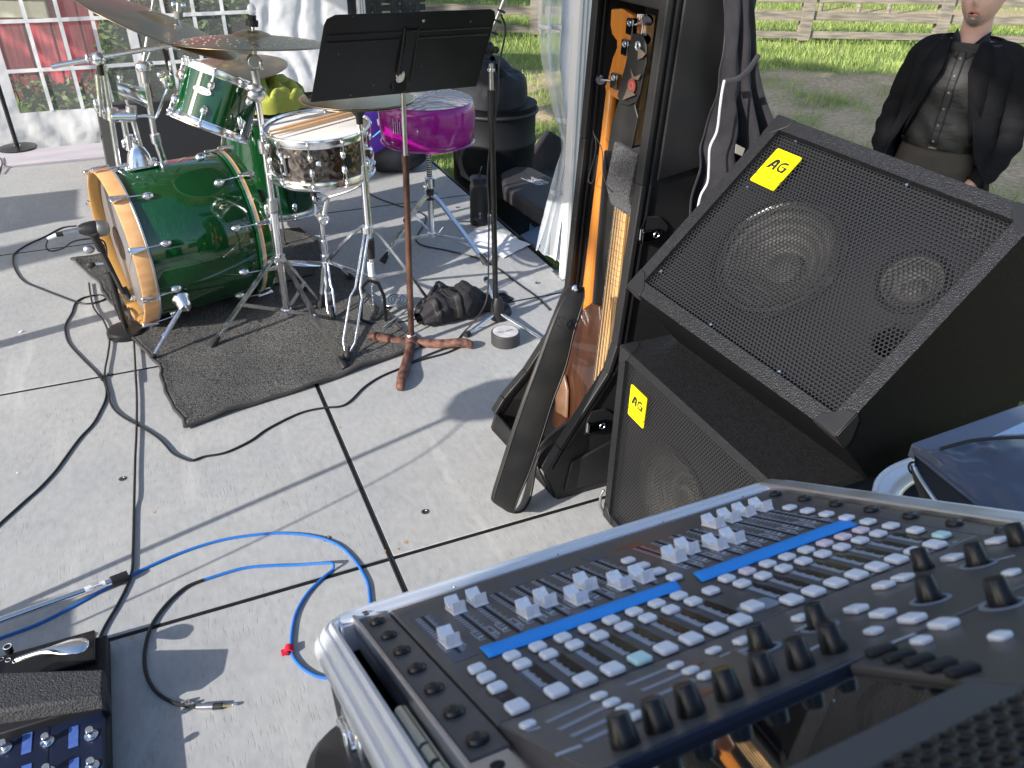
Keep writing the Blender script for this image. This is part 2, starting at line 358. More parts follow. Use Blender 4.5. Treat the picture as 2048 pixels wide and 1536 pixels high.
# ================================================================== MIXING CONSOLE IN ITS CASE
cL = Vector((1.0, 0.021, -0.016)); cS = Vector((-0.026, 0.855, -0.518)); cN = Vector((0.003, 0.518, 0.855)); cO = Vector((0.097, 0.505, 0.921))
cL.normalize(); cS = (cS - cL * cS.dot(cL)).normalized(); cN = cL.cross(cS)
CM = Matrix([[cL[i], cS[i], cN[i], cO[i]] for i in range(3)] + [[0, 0, 0, 1]]); CMi = CM.inverted()
def cpx(x, y, h=0.0):       # photo pixel on the console deck, in console coordinates
    return CMi @ onP(x, y, cO + cN * h, cN)
TL_ = math.radians(13); Y2 = -0.265
n2 = Vector((0, -math.sin(TL_) * -1, math.cos(TL_)))      # rear section rises away from the faders
def upz(y): return (Y2 - y) * math.tan(TL_) if y < Y2 else 0.0
n2w = (CM.to_3x3() @ Vector((0, math.sin(TL_), math.cos(TL_)))).normalized(); o2w = CM @ Vector((0, Y2, 0))
def upx(x, y): return CMi @ onP(x, y, o2w, n2w)
R2 = Matrix.Rotation(-TL_, 4, 'X')
K['deck'] = mat('console_deck', (0.078, 0.075, 0.078), 0.36, c2=(0.100, 0.094, 0.094), nscale=4, bump=0.15, bscale=700, bdist=0.0004)
K['deck2'] = mat('console_print_blue_grey', (0.075, 0.090, 0.125), 0.36)
K['deckr'] = mat('console_print_red', (0.20, 0.060, 0.038), 0.4)
K['print'] = mat('console_print_light', (0.46, 0.50, 0.60), 0.5)
K['printd'] = mat('console_print_band', (0.26, 0.30, 0.38), 0.45)
K['slot'] = mat('fader_slot', (0.003, 0.003, 0.003), 0.6)
K['btn'] = mat('button_white', (0.86, 0.90, 0.97), 0.32, sss=0.0)
K['btnt'] = mat('button_teal', (0.62, 0.92, 0.94), 0.32); K['btnp'] = mat('button_pink', (0.90, 0.78, 0.90), 0.32)
K['fader'] = mat('fader_silver', (0.90, 0.92, 0.97), 0.20, 0.15, r2=0.3, nscale=60)
K['tape'] = mat('blue_masking_tape', (0.025, 0.33, 0.97), 0.75, bump=0.5, bscale=120, bdist=0.0006)
K['knob'] = mat('knob_black', (0.014, 0.014, 0.015), 0.27)
con = thing('mixing_console', 'grey digital mixing console with white buttons and silver faders, set in the aluminium edged case', 'mixing console', mw=CM)
def cb(m, name, mt, **k): return m.build(name, mt, con, local=True, **k)
cb(MB().box(0.0165, 0.4485, Y2, 0.020, -0.03, 0.0), 'deck', K['deck'], bevel=0.002)
cb(MB().box(0.0165, 0.4485, -0.410 - Y2 + 0 , 0.0, -0.02, 0.0, R2_ := Matrix.Translation((0, Y2, 0)) @ R2), 'rear_deck', K['deck'], bevel=0.0015)
for x0, x1 in ((-0.012, 0.0148), (0.4502, 0.477)): cb(MB().box(x0, x1, -0.292, 0.024, -0.006, -0.001), 'rack_ear', K['deck'], bevel=0.0012)
sc = MB().lathe([(0.0068, 0), (0.0075, 0.0012), (0.0065, 0.0035), (0.003, 0.0046), (0.0012, 0.0038), (0, 0.0038)], (0, 0, 0), seg=18).build('rack_screw', K['knob'], con, local=True)
first = True
for k in range(7):
    for x in (0.0, 0.465):
        if first: sc.location = (x, -0.001, -0.001); first = False
        else: inst(sc, con, (x, -0.001 - 0.0455 * k, -0.001))
# fader channels
fx = [0.0355, 0.0645, 0.086, 0.1075, 0.129, 0.1505, 0.172, 0.1935, 0.215, 0.2635, 0.285, 0.307, 0.3285, 0.350, 0.3715, 0.393, 0.4145]
fy = [-0.1021, -0.0302, -0.0278, -0.0979, -0.0871, -0.1051, -0.081, -0.1053, -0.1067, -0.0858, -0.076, -0.0904, -0.0888, -0.0296, -0.0276, -0.0249, -0.026]
slot = MB().box(-0.0011, 0.0011, -0.137, -0.028, 0.0001, 0.0006); sl0 = None
cap = MB(); NY = 12
prof = []
for k in range(NY + 1):
    t = -1 + 2 * k / NY; prof.append((0.0118 * t, 0.0052 + 0.0068 * abs(t) ** 1.7))
poly = [(-0.0124, 0.0015)] + [(0.0124, 0.0015)] + [(p[0], p[1]) for p in reversed(prof)]
cap.prism(poly, (-0.0062, 0, 0), (0, 1, 0), (0, 0, 1), (0.0124, 0, 0))
cap.box(-0.0068, 0.0068, -0.0132, 0.0132, 0.0004, 0.0022)
c0 = None
tick = MB()
for i, (x, y) in enumerate(zip(fx, fy)):
    if sl0 is None: sl0 = cb(slot, 'fader_slot', K['slot'], smooth=0); sl0.location = (x, 0, 0)
    else: inst(sl0, con, (x, 0, 0))
    yt = -0.73 + (y + 0.73) * 0.985
    if c0 is None: c0 = cb(cap, 'fader_cap', K['fader'], bevel=0.0006, seg=2, smooth=50); c0.location = (x, yt, 0)
    else: inst(c0, con, (x, yt, 0))
    for k in range(34):
        yy = -0.032 - k * 0.0031
        L = 0.0046 if k % 4 == 0 else 0.0026
        tick.box(x + 0.0022, x + 0.0022 + L, yy, yy + 0.0008, 0.0001, 0.0004)
        if k % 2 == 0 and k < 30: tick.box(x - 0.0022 - 0.0045, x - 0.0022, yy, yy + 0.0016, 0.0001, 0.0004)
    for (ya, yb) in ((-0.120, -0.104), (-0.127, -0.122)):
        for s in (-1, 1):
            xa = x + s * 0.0035; xb = x + s * 0.0085
            tick.box(min(xa, xb), max(xa, xb), yb, yb + 0.0009, 0.0001, 0.00045); tick.box(min(xa, xb), max(xa, xb), ya, ya + 0.0009, 0.0001, 0.00045); tick.box(xb - 0.0004, xb + 0.0004, ya, yb, 0.0001, 0.00045)
cb(tick, 'printed_scale', K['print'], smooth=0, kind='stuff')
# printed zones
for i, x in enumerate(fx[1:9] + fx[9:]):
    if i % 2 == 0: cb(MB().box(x - 0.0100, x + 0.0100, -0.262, -0.167, 0.0001, 0.00025), 'printed_zone', K['deck2'], smooth=0)
for i in (2, 4, 6, 8): cb(MB().box(fx[i] - 0.004, fx[i] + 0.016, -0.027, -0.005, 0.0001, 0.0003), 'printed_zone', K['deck2'], smooth=0)
cb(MB().box(0.026, 0.046, -0.152, -0.022, 0.0001, 0.00025), 'printed_zone', K['deck2'], smooth=0)
cb(MB().box(0.256, 0.2745, -0.075, -0.012, 0.0001, 0.00025), 'printed_zone', K['deckr'], smooth=0); cb(MB().box(0.245, 0.2555, -0.020, -0.012, 0.0001, 0.00024), 'printed_zone', K['deckr'], smooth=0)
K['meter'] = mat('meter_glass', (0.016, 0.013, 0.012), 0.25)
for x in fx[1:]: cb(MB().box(x - 0.0012, x + 0.0062, -0.240, -0.203, 0.0002, 0.0007), 'meter_window', K['meter'], smooth=0)
cb(MB().box(0.030, 0.040, -0.242, -0.226, 0.0002, 0.0007), 'meter_window', K['meter'], smooth=0)
m = MB()
for x in fx[1:]:
    for k in range(11): m.box(x - 0.0068, x - 0.0068 + (0.0042 if k % 3 else 0.0056), -0.2395 + k * 0.0034, -0.2375 + k * 0.0034, 0.0002, 0.0005)
for k in range(14):
    x = 0.305 + 0.009 * k; m.box(x, x + 0.005, -0.262, -0.2605, 0.0002, 0.0005)
cb(m, 'printed_numbers', K['print'], smooth=0, kind='stuff')
def roundbox(w, h, z, r=0.0028, seg=4):
    pts = []
    for cx, cy, a0 in ((w / 2 - r, h / 2 - r, 0), (-w / 2 + r, h / 2 - r, 90), (-w / 2 + r, -h / 2 + r, 180), (w / 2 - r, -h / 2 + r, 270)):
        for k in range(seg + 1): a = math.radians(a0 + 90 * k / seg); pts.append((cx + r * math.cos(a), cy + r * math.sin(a)))
    return pts
def button(w, h, z): return MB().prism(roundbox(w, h, z), (0, 0, 0.0002), (1, 0, 0), (0, 1, 0), (0, 0, z))
bA = cb(button(0.0120, 0.0125, 0.0040), 'button', K['btn'], bevel=0.0014, seg=3, smooth=60)
bB = cb(button(0.0138, 0.0152, 0.0044), 'button', K['btn'], bevel=0.0016, seg=3, smooth=60)
bC = cb(button(0.0105, 0.0105, 0.0036), 'button', K['btn'], bevel=0.0013, seg=3, smooth=60)
collar = cb(button(0.0138, 0.0150, 0.0009), 'button_collar', K['deck'], smooth=60)
used = set()
def put(b, x, y, mt=None):
    x, y = x + 0.0, y
    if b.name not in used: used.add(b.name); b.location = (x, y, upz(y)); c = b
    else: c = inst(b, con, (x, y, upz(y)), mat=mt)
    if y < Y2: c.rotation_euler = (-TL_, 0, 0)
    if b is not collar and b is not bC:
        put(collar, x, y)
HB = 0.985
def hb(x, y): return (-0.1 + (x + 0.1) * HB, -0.73 + (y + 0.73) * HB)
for i, x in enumerate(fx[1:]):
    mt1 = K['btnp'] if i in (9, 14, 15, 13) else None
    put(bA, *hb(x, -0.1720), mt1); put(bA, *hb(x, -0.1918)); put(bB, *hb(x, -0.2498), K['btnt'] if i == 3 else None)
for k in range(8): put(bA, *hb(0.4372, -0.054 - 0.02625 * k), K['btnt'] if k == 7 else None)
for y in (-0.0526, -0.0788, -0.1055, -0.1309, -0.184): put(bA, *hb(0.238, y))
put(bB, *hb(0.2374, -0.2366))
for y in (-0.1723, -0.1922, -0.2135): put(bA, *hb(0.036, y))
put(bB, *hb(0.0355, -0.2505))
cb(MB().prism(roundbox(0.030, 0.020, 0, 0.005), (0.2385, -0.2425, 0.0002), (1, 0, 0), (0, 1, 0), (0, 0, 0.0003)), 'printed_zone', K['printd'], smooth=0)
# rear section: positions read off the photograph on the tilted plane
def zof(p): return p
def rear(b, px, py, mt=None):
    q = upx(px, py); x, y = hb(q.x, q.y)
    c = b if b.name not in used else inst(b, con, mat=mt)
    c.scale = (0.9, 0.9, 0.9)
    used.add(b.name); c.location = (x, y, upz(y)); c.rotation_euler = (-TL_, 0, 0); return c
for p in [(1055, 1449), (1198, 1392), (1223, 1405), (1250, 1418), (1271, 1432), (1351, 1331), (1381, 1341), (1412, 1351), (1427, 1301), (1747, 1262), (1843, 1281), (2001, 1272), (2023, 1145)]: rear(bC, *p)
for p in [(1485, 1282), (1602, 1236), (1713, 1219), (1766, 1228), (1825, 1238), (1888, 1249), (1768, 1171), (1806, 1156), (1905, 1116), (1994, 1082)]: rear(bB if p[0] > 1700 else bA, *p)
m = MB()
def rbar(m, p0, p1, w, z=0.0004):
    a = upx(*p0); c = upx(*p1); d = (c - a); nn = Vector((0, math.sin(TL_), math.cos(TL_))); m.bar(a + nn * z / 2, c + nn * z / 2, w, z, nn)
for a, c in (((1095, 1445), (1190, 1400)), ((1120, 1460), (1215, 1413)), ((1145, 1473), (1243, 1427)), ((1170, 1484), (1262, 1441)), ((1255, 1371), (1340, 1336)), ((1285, 1382), (1368, 1347)), ((1312, 1393), (1390, 1360))):
    m = MB(); rbar(m, a, c, 0.0062); cb(m, 'printed_band', K['printd'], smooth=0)
m = MB(); rbar(m, (1112, 1511), (1163, 1492), 0.004)
rbar(m, (1052, 1463), (1080, 1455), 0.002); rbar(m, (1440, 1314), (1460, 1305), 0.0015); rbar(m, (1478, 1304), (1500, 1296), 0.0018); rbar(m, (1620, 1301), (1640, 1291), 0.003)
rbar(m, (1592, 1262), (1620, 1248), 0.0025); rbar(m, (1780, 1288), (1830, 1268), 0.003); rbar(m, (1908, 1310), (1940, 1296), 0.003); rbar(m, (1908, 1074), (1930, 1072), 0.0025)
for k in range(9): rbar(m, (1950 + k * 9, 1130 - k * 2), (1957 + k * 9, 1127 - k * 2), 0.0012)
for k in range(12): rbar(m, (2018 - k * 4, 1232 + k * 1.5), (2044 - k * 4, 1222 + k * 1.5), 0.0008)
for k in range(7):
    a = math.radians(-150 + k * 50); c = upx(1865, 1200); nn = Vector((0, math.sin(TL_), math.cos(TL_)))
cb(m, 'printed_lettering', K['print'], smooth=0, kind='stuff')
for a, c in (((1375, 1338), (1400, 1325)), ((1400, 1390), (1432, 1375))):
    m = MB(); rbar(m, a, c, 0.007, 0.0003); cb(m, 'printed_zone', K['deckr'], smooth=0)
kn = cb(MB().lathe([(0.0074, 0.0), (0.0076, 0.0016), (0.0073, 0.0038), (0.0058, 0.0146), (0.0053, 0.0153), (0.0, 0.0150)], (0, 0, 0), seg=28), 'knob', K['knob'], smooth=30)
ring = None
kpos = [(1322, 1467), (1387, 1436), (1463, 1403), (1535, 1371), (1607, 1341), (1673, 1310), (1527, 1307), (1643, 1263), (1865, 1209), (2010, 1218), (1961, 1138), (2043, 1097), (1852, 1146), (1255, 1498)]
ringm = MB().lathe([(0.0125, 0.0003), (0.0125, 0.0009), (0.0095, 0.0009)], (0, 0, 0), seg=24)
for i, p in enumerate(kpos):
    q = upx(p[0] - 3, p[1] - 8); c = kn if i == 0 else inst(kn, con); c.location = q; c.rotation_euler = (-TL_, 0, 0)
    if i in (6, 7, 8, 9, 10):
        if ring is None: ring = cb(ringm, 'knob_ring', K['printd']); r_ = ring
        else: r_ = inst(ring, con)
        r_.location = q; r_.rotation_euler = (-TL_, 0, 0)
# display and its frame, behind the knob row
yd = -0.352
MD = Matrix.Translation((0, Y2, 0)) @ R2
def dbox(m, x0, x1, y0, y1, z0, z1): return m.box(x0, x1, y0 - Y2, y1 - Y2, z0, z1, MD)
cb(dbox(MB(), 0.018, 0.172, -0.4140, -0.4100, -0.02, 0.0012), 'display_bezel', mat('bezel_blue_black', (0.02, 0.026, 0.05), 0.2), bevel=0.001)
cb(dbox(MB(), 0.026, 0.163, -0.487, -0.4142, -0.012, -0.003), 'display_glass', K['glassblack'])
cb(dbox(MB(), 0.164, 0.448, -0.5195, -0.4142, -0.02, 0.0005), 'control_frame', K['deck'], bevel=0.0015)
cb(dbox(MB(), 0.0165, 0.0255, -0.487, -0.4142, -0.02, 0.001), 'display_frame', K['deck'], bevel=0.0015)
for (a, c) in (((1735, 1318), (1795, 1301)), ((1772, 1330), (1832, 1311)), ((1811, 1338), (1871, 1321)), ((1852, 1350), (1915, 1330)), ((1895, 1360), (1961, 1340))):
    m = MB(); rbar(m, a, c, 0.0075, 0.0045); cb(m, 'soft_button', mat('soft_button_rubber', (0.015, 0.017, 0.02), 0.55) if 'softb' not in K else K['softb'], bevel=0.002, seg=3)
# lighter rounded edge and perforated rear cover
cb(dbox(MB(), 0.0165, 0.1635, -0.5205, -0.4875, -0.02, 0.001), 'rear_edge', mat('console_rear_edge', (0.075, 0.08, 0.09), 0.55), bevel=0.003, seg=3)
pc = MB(); px0, px1, py0, py1 = 0.02, 0.35, -0.61, -0.521
nxp, nyp = 36, 11; sx = (px1 - px0) / nxp; sy = (py1 - py0) / nyp
for i in range(nxp):
    for j in range(nyp):
        off = 0
        cx = px0 + (i + 0.5) * sx; cy = py0 + (j + 0.5) * sy
        hole = [(cx + math.cos(a) * 0.0026, cy + math.sin(a) * 0.0026) for a in np.linspace(0, 2 * math.pi, 9)[:-1] + math.pi / 8]
        sq = [(cx + sx / 2 * max(-1, min(1, 1.6 * math.cos(a))), cy + sy / 2 * max(-1, min(1, 1.6 * math.sin(a)))) for a in np.linspace(0, 2 * math.pi, 9)[:-1] + math.pi / 8]
        V = [(x, y - Y2, 0.002 + (yy_ := 0)) for x, y in hole] + [(x, y - Y2, 0.002) for x, y in sq]
        pc.add([MD @ Vector(p) for p in V], [(k, 8 + k, 8 + (k + 1) % 8, (k + 1) % 8) for k in range(8)])
cb(pc, 'perforated_cover', K['blackmetal'], solid=0.0015, kind='stuff')
cb(dbox(MB(), 0.02, 0.35, -0.61, -0.521, -0.03, -0.012), 'cover_inside', K['slot'])
# masking tape strips lie on the console: things of their own
def tape(pix, label):
    m = MB(); pts = [cpx(*p, 0.0012) for p in pix]
    n_ = 14; A, B_, C_, D = pts
    o = MB().grid(lambda u, v: (A.lerp(B_, u)).lerp(D.lerp(C_, u), v) + Vector((0, 0, 0.0006 * mnoise.noise(Vector((u * 14, v * 2, 0))) + (0.0012 * (1 - u) if label.startswith('long') else 0) * 0)), 30, 3)
    ob = thing('masking_tape', label, 'tape', mw=CM, group='blue tape strips on the console'); o.build('strip', K['tape'], ob, local=True, solid=0.0003); return ob
tape([(958, 1295), (1350, 1160), (1364, 1178), (978, 1316)], 'strip of blue masking tape under the left bank of faders')
tape([(1385, 1146), (1690, 1037), (1718, 1049), (1404, 1164)], 'strip of blue masking tape under the right bank of faders')

# the carrying case round the console
K['casewall'] = mat('case_laminate', (0.012, 0.012, 0.014), 0.4, bump=0.25, bscale=300, bdist=0.0006)
case = thing('console_case', 'black road case with polished aluminium rim and chrome latch holding the mixing console', 'road case', mw=CM)
def kb(m, name, mt, **k): return m.build(name, mt, case, local=True, **k)
def rrect(x0, x1, y0, y1, r, seg=8):
    pts = []
    for cx, cy, a0 in ((x1 - r, y1 - r, 0), (x0 + r, y1 - r, 90), (x0 + r, y0 + r, 180), (x1 - r, y0 + r, 270)):
        for k in range(seg + 1): a = math.radians(a0 + 90 * k / seg); pts.append((cx + r * math.cos(a), cy + r * math.sin(a)))
    return pts
def loopwall(prof, x0, x1, y0, y1, r):      # prof: (inset, z) closed outline swept round a rounded rectangle
    rings = [rrect(x0 + i, x1 - i, y0 + i, y1 - i, max(0.004, r - i)) for i, z in prof]
    m = MB(); vs = []; nn = len(rings[0]); fs = []
    for (i, z), rg_ in zip(prof, rings): vs += [(p[0], p[1], z) for p in rg_]
    P = len(prof)
    for a in range(P):
        b_ = (a + 1) % P
        for k in range(nn): k2 = (k + 1) % nn; fs.append((a * nn + k, b_ * nn + k, b_ * nn + k2, a * nn + k2))
    return m.add(vs, fs)
RX0, RX1, RY0, RY1 = -0.052, 0.520, -0.62, 0.064
kb(loopwall([(0, -0.030), (-0.004, -0.024), (-0.0055, -0.017), (-0.004, -0.011), (-0.001, -0.0075), (0.001, -0.009), (0.0022, -0.005), (0.0045, -0.0015), (0.0075, 0.0005), (0.0100, -0.0015), (0.0115, 0.0012), (0.0140, 0.0035), (0.0168, 0.0028), (0.0185, -0.001), (0.019, -0.010), (0.019, -0.030)], RX0, RX1, RY0, RY1, 0.045), 'aluminium_rim', K['alu'], smooth=50)
kb(loopwall([(0.002, -0.22), (0.002, -0.028), (0.012, -0.028), (0.012, -0.22)], RX0, RX1, RY0, RY1, 0.045), 'case_wall', K['casewall'])
kb(MB().prism(rrect(RX0 + 0.004, RX1 - 0.004, RY0 + 0.004, RY1 - 0.004, 0.04), (0, 0, -0.225), (1, 0, 0), (0, 1, 0), (0, 0, 0.012)), 'case_floor', K['casewall'])
K['railalu'] = mat('rail_aluminium', (0.62, 0.60, 0.62), 0.32, 1.0, r2=0.5, nscale=12)
kb(MB().box(-0.0175, -0.0135, -0.50, 0.032, -0.030, 0.003), 'rack_rail', K['railalu'], bevel=0.001)
kb(MB().box(-0.0175, 0.0165, -0.50, 0.032, -0.012, -0.0065), 'rack_rail', K['railalu'])
kb(MB().box(0.4785, 0.5000, -0.50, 0.045, -0.030, 0.006), 'rack_rail', K['railalu'], bevel=0.003)
kb(MB().box(-0.030, 0.5, 0.0255, 0.046, -0.030, -0.002), 'front_rail', K['alu'], bevel=0.002)
for y_, r_ in ((0.0305, 0.0045), (0.0390, 0.0040)): kb(MB().cyl((-0.028, y_, -0.0015), (0.498, y_, -0.0015), r_, seg=16), 'rail_bead', K['alu'])
m = MB().box(-0.012, 0.012, -0.5, -0.293, -0.0062, -0.002)
kb(m, 'rack_strip', K['railalu'])
for k in range(4): kb(MB().lathe([(0.0045, 0), (0.0045, 0.0005), (0, 0.0005)], (0.0, -0.306 - k * 0.0159, -0.0018), seg=16), 'rack_hole', K['slot'])
for k in range(2): kb(MB().lathe([(0.0028, 0), (0.0028, 0.0005), (0, 0.0005)], (-0.005 + 0.0, 0.0265 - 0.008 * k, 0.0035), seg=12), 'rack_hole', K['slot'])
# chrome latch on the outside of the left rim
lt_ = kb(MB().box(-0.058, -0.050, -0.165, -0.105, -0.060, -0.020), 'latch', K['chrome'], bevel=0.003)
MB().box(-0.064, -0.058, -0.150, -0.120, -0.055, -0.022).build('latch_wing', K['chrome'], lt_, local=True, bevel=0.002)
for y in (-0.16, -0.11): MB().lathe([(0.003, 0), (0.003, 0.003), (0, 0.004)], (-0.058, y, -0.03), (-1, 0, 0), seg=10).build('rivet', K['chrome'], lt_, local=True)
# zinc hinge inside the rim
K['zinc'] = mat('zinc_plate', (0.62, 0.66, 0.6), 0.3, 1.0, r2=0.5, nscale=30)
hg = kb(MB().box(-0.021, -0.019, -0.36, -0.165, -0.055, -0.012), 'hinge', K['zinc'])
MB().cyl((-0.024, -0.168, -0.014), (-0.024, -0.232, -0.014), 0.0045, seg=10).build('hinge_knuckle', K['zinc'], hg, local=True)
for k in range(4): MB().cyl((-0.024, -0.236 - k * 0.026, -0.014), (-0.024, -0.256 - k * 0.026, -0.014), 0.0042, seg=10).build('hinge_knuckle', K['zinc'], hg, local=True)
# bulging black corner of the case body at lower left
kb(MB().lathe([(0.0, 0.0), (0.05, -0.002), (0.062, -0.012), (0.066, -0.045), (0.058, -0.075), (0.0, -0.085)], (-0.058, -0.165, -0.038), (0, 0, 1), seg=30).xf(Matrix.Translation((-0.03, -0.16, 0)) @ Matrix.Diagonal((0.75, 1.6, 1, 1)) @ Matrix.Translation((0.03, 0.16, 0))), 'moulded_side_bumper', K['blackplastic'], smooth=40)
for px in (0.085, 0.20, 0.33, 0.44): kb(MB().lathe([(0.0012, 0), (0.0012, 0.0008), (0, 0.001)], (px, 0.026, 0.0005), seg=8), 'rivet', K['chrome'])
# black cloth draped table the case stands on
tb = thing('equipment_table', 'black cloth covered table under the console case', 'table', (0.3, 0.3, 0))
K['drape'] = K['blackcloth']
def drape(u, v):
    a = u * 2 * math.pi; c, s = math.cos(a), math.sin(a)
    k = 1 / max(abs(c), abs(s)); rx, ry = 0.275, 0.24
    fold = 0.012 * math.sin(a * 17 + 2 * math.sin(a * 3)) * v + 0.03 * v
    x = 0.235 + c * min(k, 1.18) * (rx + fold); y = 0.15 + s * min(k, 1.18) * (ry + fold); return (x, y, 0.585 - 0.58 * v)
MB().grid(drape, 180, 10).build('table_cloth', K['drape'], tb, smooth=60)
MB().box(-0.02, 0.50, -0.08, 0.38, 0.56, 0.59).build('table_top', K['blackplastic'], tb, bevel=0.004)

# ================================================================== LOUDSPEAKER CABINETS
K['tolex'] = mat('black_textured_paint', (0.013, 0.013, 0.015), 0.38, c2=(0.022, 0.022, 0.025), nscale=120, bump=1.0, bscale=330, bdist=0.0022, r2=0.30, spec=0.45)
K['tolexshade'] = mat('black_textured_paint_shaded', (0.006, 0.0062, 0.0075), 0.6, bump=0.9, bscale=330, bdist=0.002, spec=0.12)  # same paint as the front frame, darkened to carry the side's shade
K['grille'] = mat('grille_steel', (0.028, 0.028, 0.030), 0.32, bump=0.1, bscale=300, bdist=0.0004)
K['baffle'] = mat('baffle_black', (0.008, 0.008, 0.010), 0.7)
K['cone'] = mat('speaker_cone', (0.045, 0.044, 0.042), 0.55, spec=0.2, c2=(0.07, 0.067, 0.064), nscale=20)
K['surround'] = mat('cone_surround', (0.03, 0.03, 0.03), 0.6, spec=.2)
K['yellow'] = mat('badge_yellow', (0.85, 0.76, 0.0), 0.45)
K['ink'] = mat('badge_ink', (0.02, 0.02, 0.015), 0.5)
def text_mb(txt, size, M, depth=0.0004, spacing=1.0, shear=0.0, align='CENTER'):
    c = bpy.data.curves.new('lettering', 'FONT'); c.body = txt; c.size = size; c.align_x = align; c.align_y = 'CENTER'; c.space_character = spacing; c.shear = shear; c.resolution_u = 3
    c.extrude = depth
    o = bpy.data.objects.new('tmp', c); COL.objects.link(o); dg = bpy.context.evaluated_depsgraph_get(); me = bpy.data.meshes.new_from_object(o.evaluated_get(dg))
    m = MB().add([M @ v.co for v in me.vertices], [tuple(p.vertices) for p in me.polygons])
    bpy.data.objects.remove(o); bpy.data.curves.remove(c); bpy.data.meshes.remove(me); return m
def hexgrille(w, h, pitch, hole, M):
    # perforated sheet: real six sided holes
    m = MB(); V = []; Fc = []; dx = pitch; dy = pitch * 0.866; ny = int(h / dy); nx = int(w / dx); idx = {}
    R = pitch / math.sqrt(3); r = hole
    def key(x, y):
        k = (round(x * 1e5 / 8), round(y * 1e5 / 8))
        if k not in idx: idx[k] = len(V); V.append((x, y, 0))
        return idx[k]
    for j in range(ny):
        for i in range(nx):
            cx = (i + 0.5 + (0.5 if j % 2 else 0)) * dx; cy = (j + 0.5) * dy
            if cx > w - dx * 0.4: continue
            o_ = []; n_ = []
            for k in range(6):
                a = math.radians(30 + 60 * k); o_.append(key(cx + R * math.cos(a), cy + R * math.sin(a))); n_.append(len(V)); V.append((cx + r * math.cos(a), cy + r * math.sin(a), 0))
            for k in range(6): Fc.append((o_[k], o_[(k + 1) % 6], n_[(k + 1) % 6], n_[k]))
    return m.add([M @ Vector(v) for v in V], Fc)
def badge(parent, M, w, h):
    bd = MB().prism(rrect(-w / 2, w / 2, -h / 2, h / 2, 0.004), M @ Vector((0, 0, 0)), M.to_3x3() @ Vector((1, 0, 0)), M.to_3x3() @ Vector((0, 1, 0)), M.to_3x3() @ Vector((0, 0, 0.0025))).build('badge', K['yellow'], parent, smooth=0)
    z = 0.0027; I = MB()
    def poly(pts): I.prism([(x * w * 0.0105, y * w * 0.0105 + h * 0.10) for x, y in pts], M @ Vector((0, 0, z)), M.to_3x3() @ Vector((1, 0, 0)), M.to_3x3() @ Vector((0, 1, 0)), M.to_3x3() @ Vector((0, 0, 0.0003)))
    # slanting A
    poly([(-34, -17), (-24, -17), (-12, 10), (-9, 17), (-19, 17), (-23, 12)]); poly([(-16, 17), (-9, 17), (-3, 12), (-3, -17), (-12, -17), (-12, 6)]); poly([(-22, -8), (-10, -8), (-10, -3), (-20, -3)])
    # G
    poly([(2, -3), (2, 4), (5, 11), (12, 16), (22, 17), (27, 17), (30, 10), (20, 10), (12, 8), (8, 2), (8, -3)]); poly([(8, -3), (2, -3), (2, -8), (6, -14), (13, -17), (30, -17), (34, 2), (15, 2), (14, -2), (24, -2), (22, -11), (15, -11), (10, -9)])
    I.build('badge_logo', K['ink'], bd, smooth=0, kind='stuff')
    t = text_mb('ACCUGROOVE', w * 0.155, M @ Matrix.Translation((0, -h * 0.27, z)), 0.0002, 1.25); t.build('badge_name', K['ink'], bd, smooth=0, kind='stuff')
    t = text_mb('LOUDSPEAKERS', w * 0.06, M @ Matrix.Translation((0, -h * 0.36, z)), 0.0001, 1.3); 
    b2 = MB()
    for s in (1,):
        for (a, c) in (((-.44, -.46), (.44, -.46)), ((.44, -.46), (.44, .46)), ((.44, .46), (-.44, .46)), ((-.44, .46), (-.44, -.46))):
            b2.bar(M @ Vector((a[0] * w, a[1] * h, z)), M @ Vector((c[0] * w, c[1] * h, z)), 0.0006, 0.0002)
    b2.build('badge_border', mat('badge_line', (0.45, 0.42, 0.02), 0.5) if 'bline' not in K else K['bline'], bd, smooth=0)
def driver(parent, M, R, name='woofer', d=0.05):
    o = M @ Vector((0, 0, 0)); z = M.to_3x3() @ Vector((0, 0, 1))
    f = MB().lathe([(R * 1.08, -0.001), (R * 1.08, 0.003), (R, 0.004), (R * 0.96, 0.001)], o, z, 48).build(name, K['blackmetal'], parent)
    MB().lathe([(R * 0.97, 0.001), (R * 0.92, 0.008), (R * 0.86, 0.001)], o, z, 48).build('surround', K['surround'], f)
    MB().lathe([(R * 0.86, 0.0), (R * 0.6, -d * 0.5), (R * 0.36, -d * 0.85), (R * 0.34, -d * 0.86)], o, z, 48).build('cone', K['cone'], f)
    MB().lathe([(R * 0.34, -d * 0.86), (R * 0.28, -d * 0.6), (R * 0.15, -d * 0.48), (0, -d * 0.44)], o, z, 32).build('dust_cap', K['cone'], f)
def corner(parent, P, sx, sy, sz, s=0.045):       # three sided protector: P corner point, s? unit vectors pointing inwards along the edges
    m = MB(); t = 0.0022
    P = Vector(P)
    for a, b_, c_ in ((sx, sy, sz), (sy, sz, sx), (sz, sx, sy)):
        pts = [(0, 0), (s, 0), (s * 0.92, s * 0.35), (s * 0.35, s * 0.92), (0, s)]
        m.prism(pts, P - c_ * t, a, b_, c_ * t)
    return m.build('corner_protector', K['blackplastic'], parent, bevel=0.0012, smooth=30)

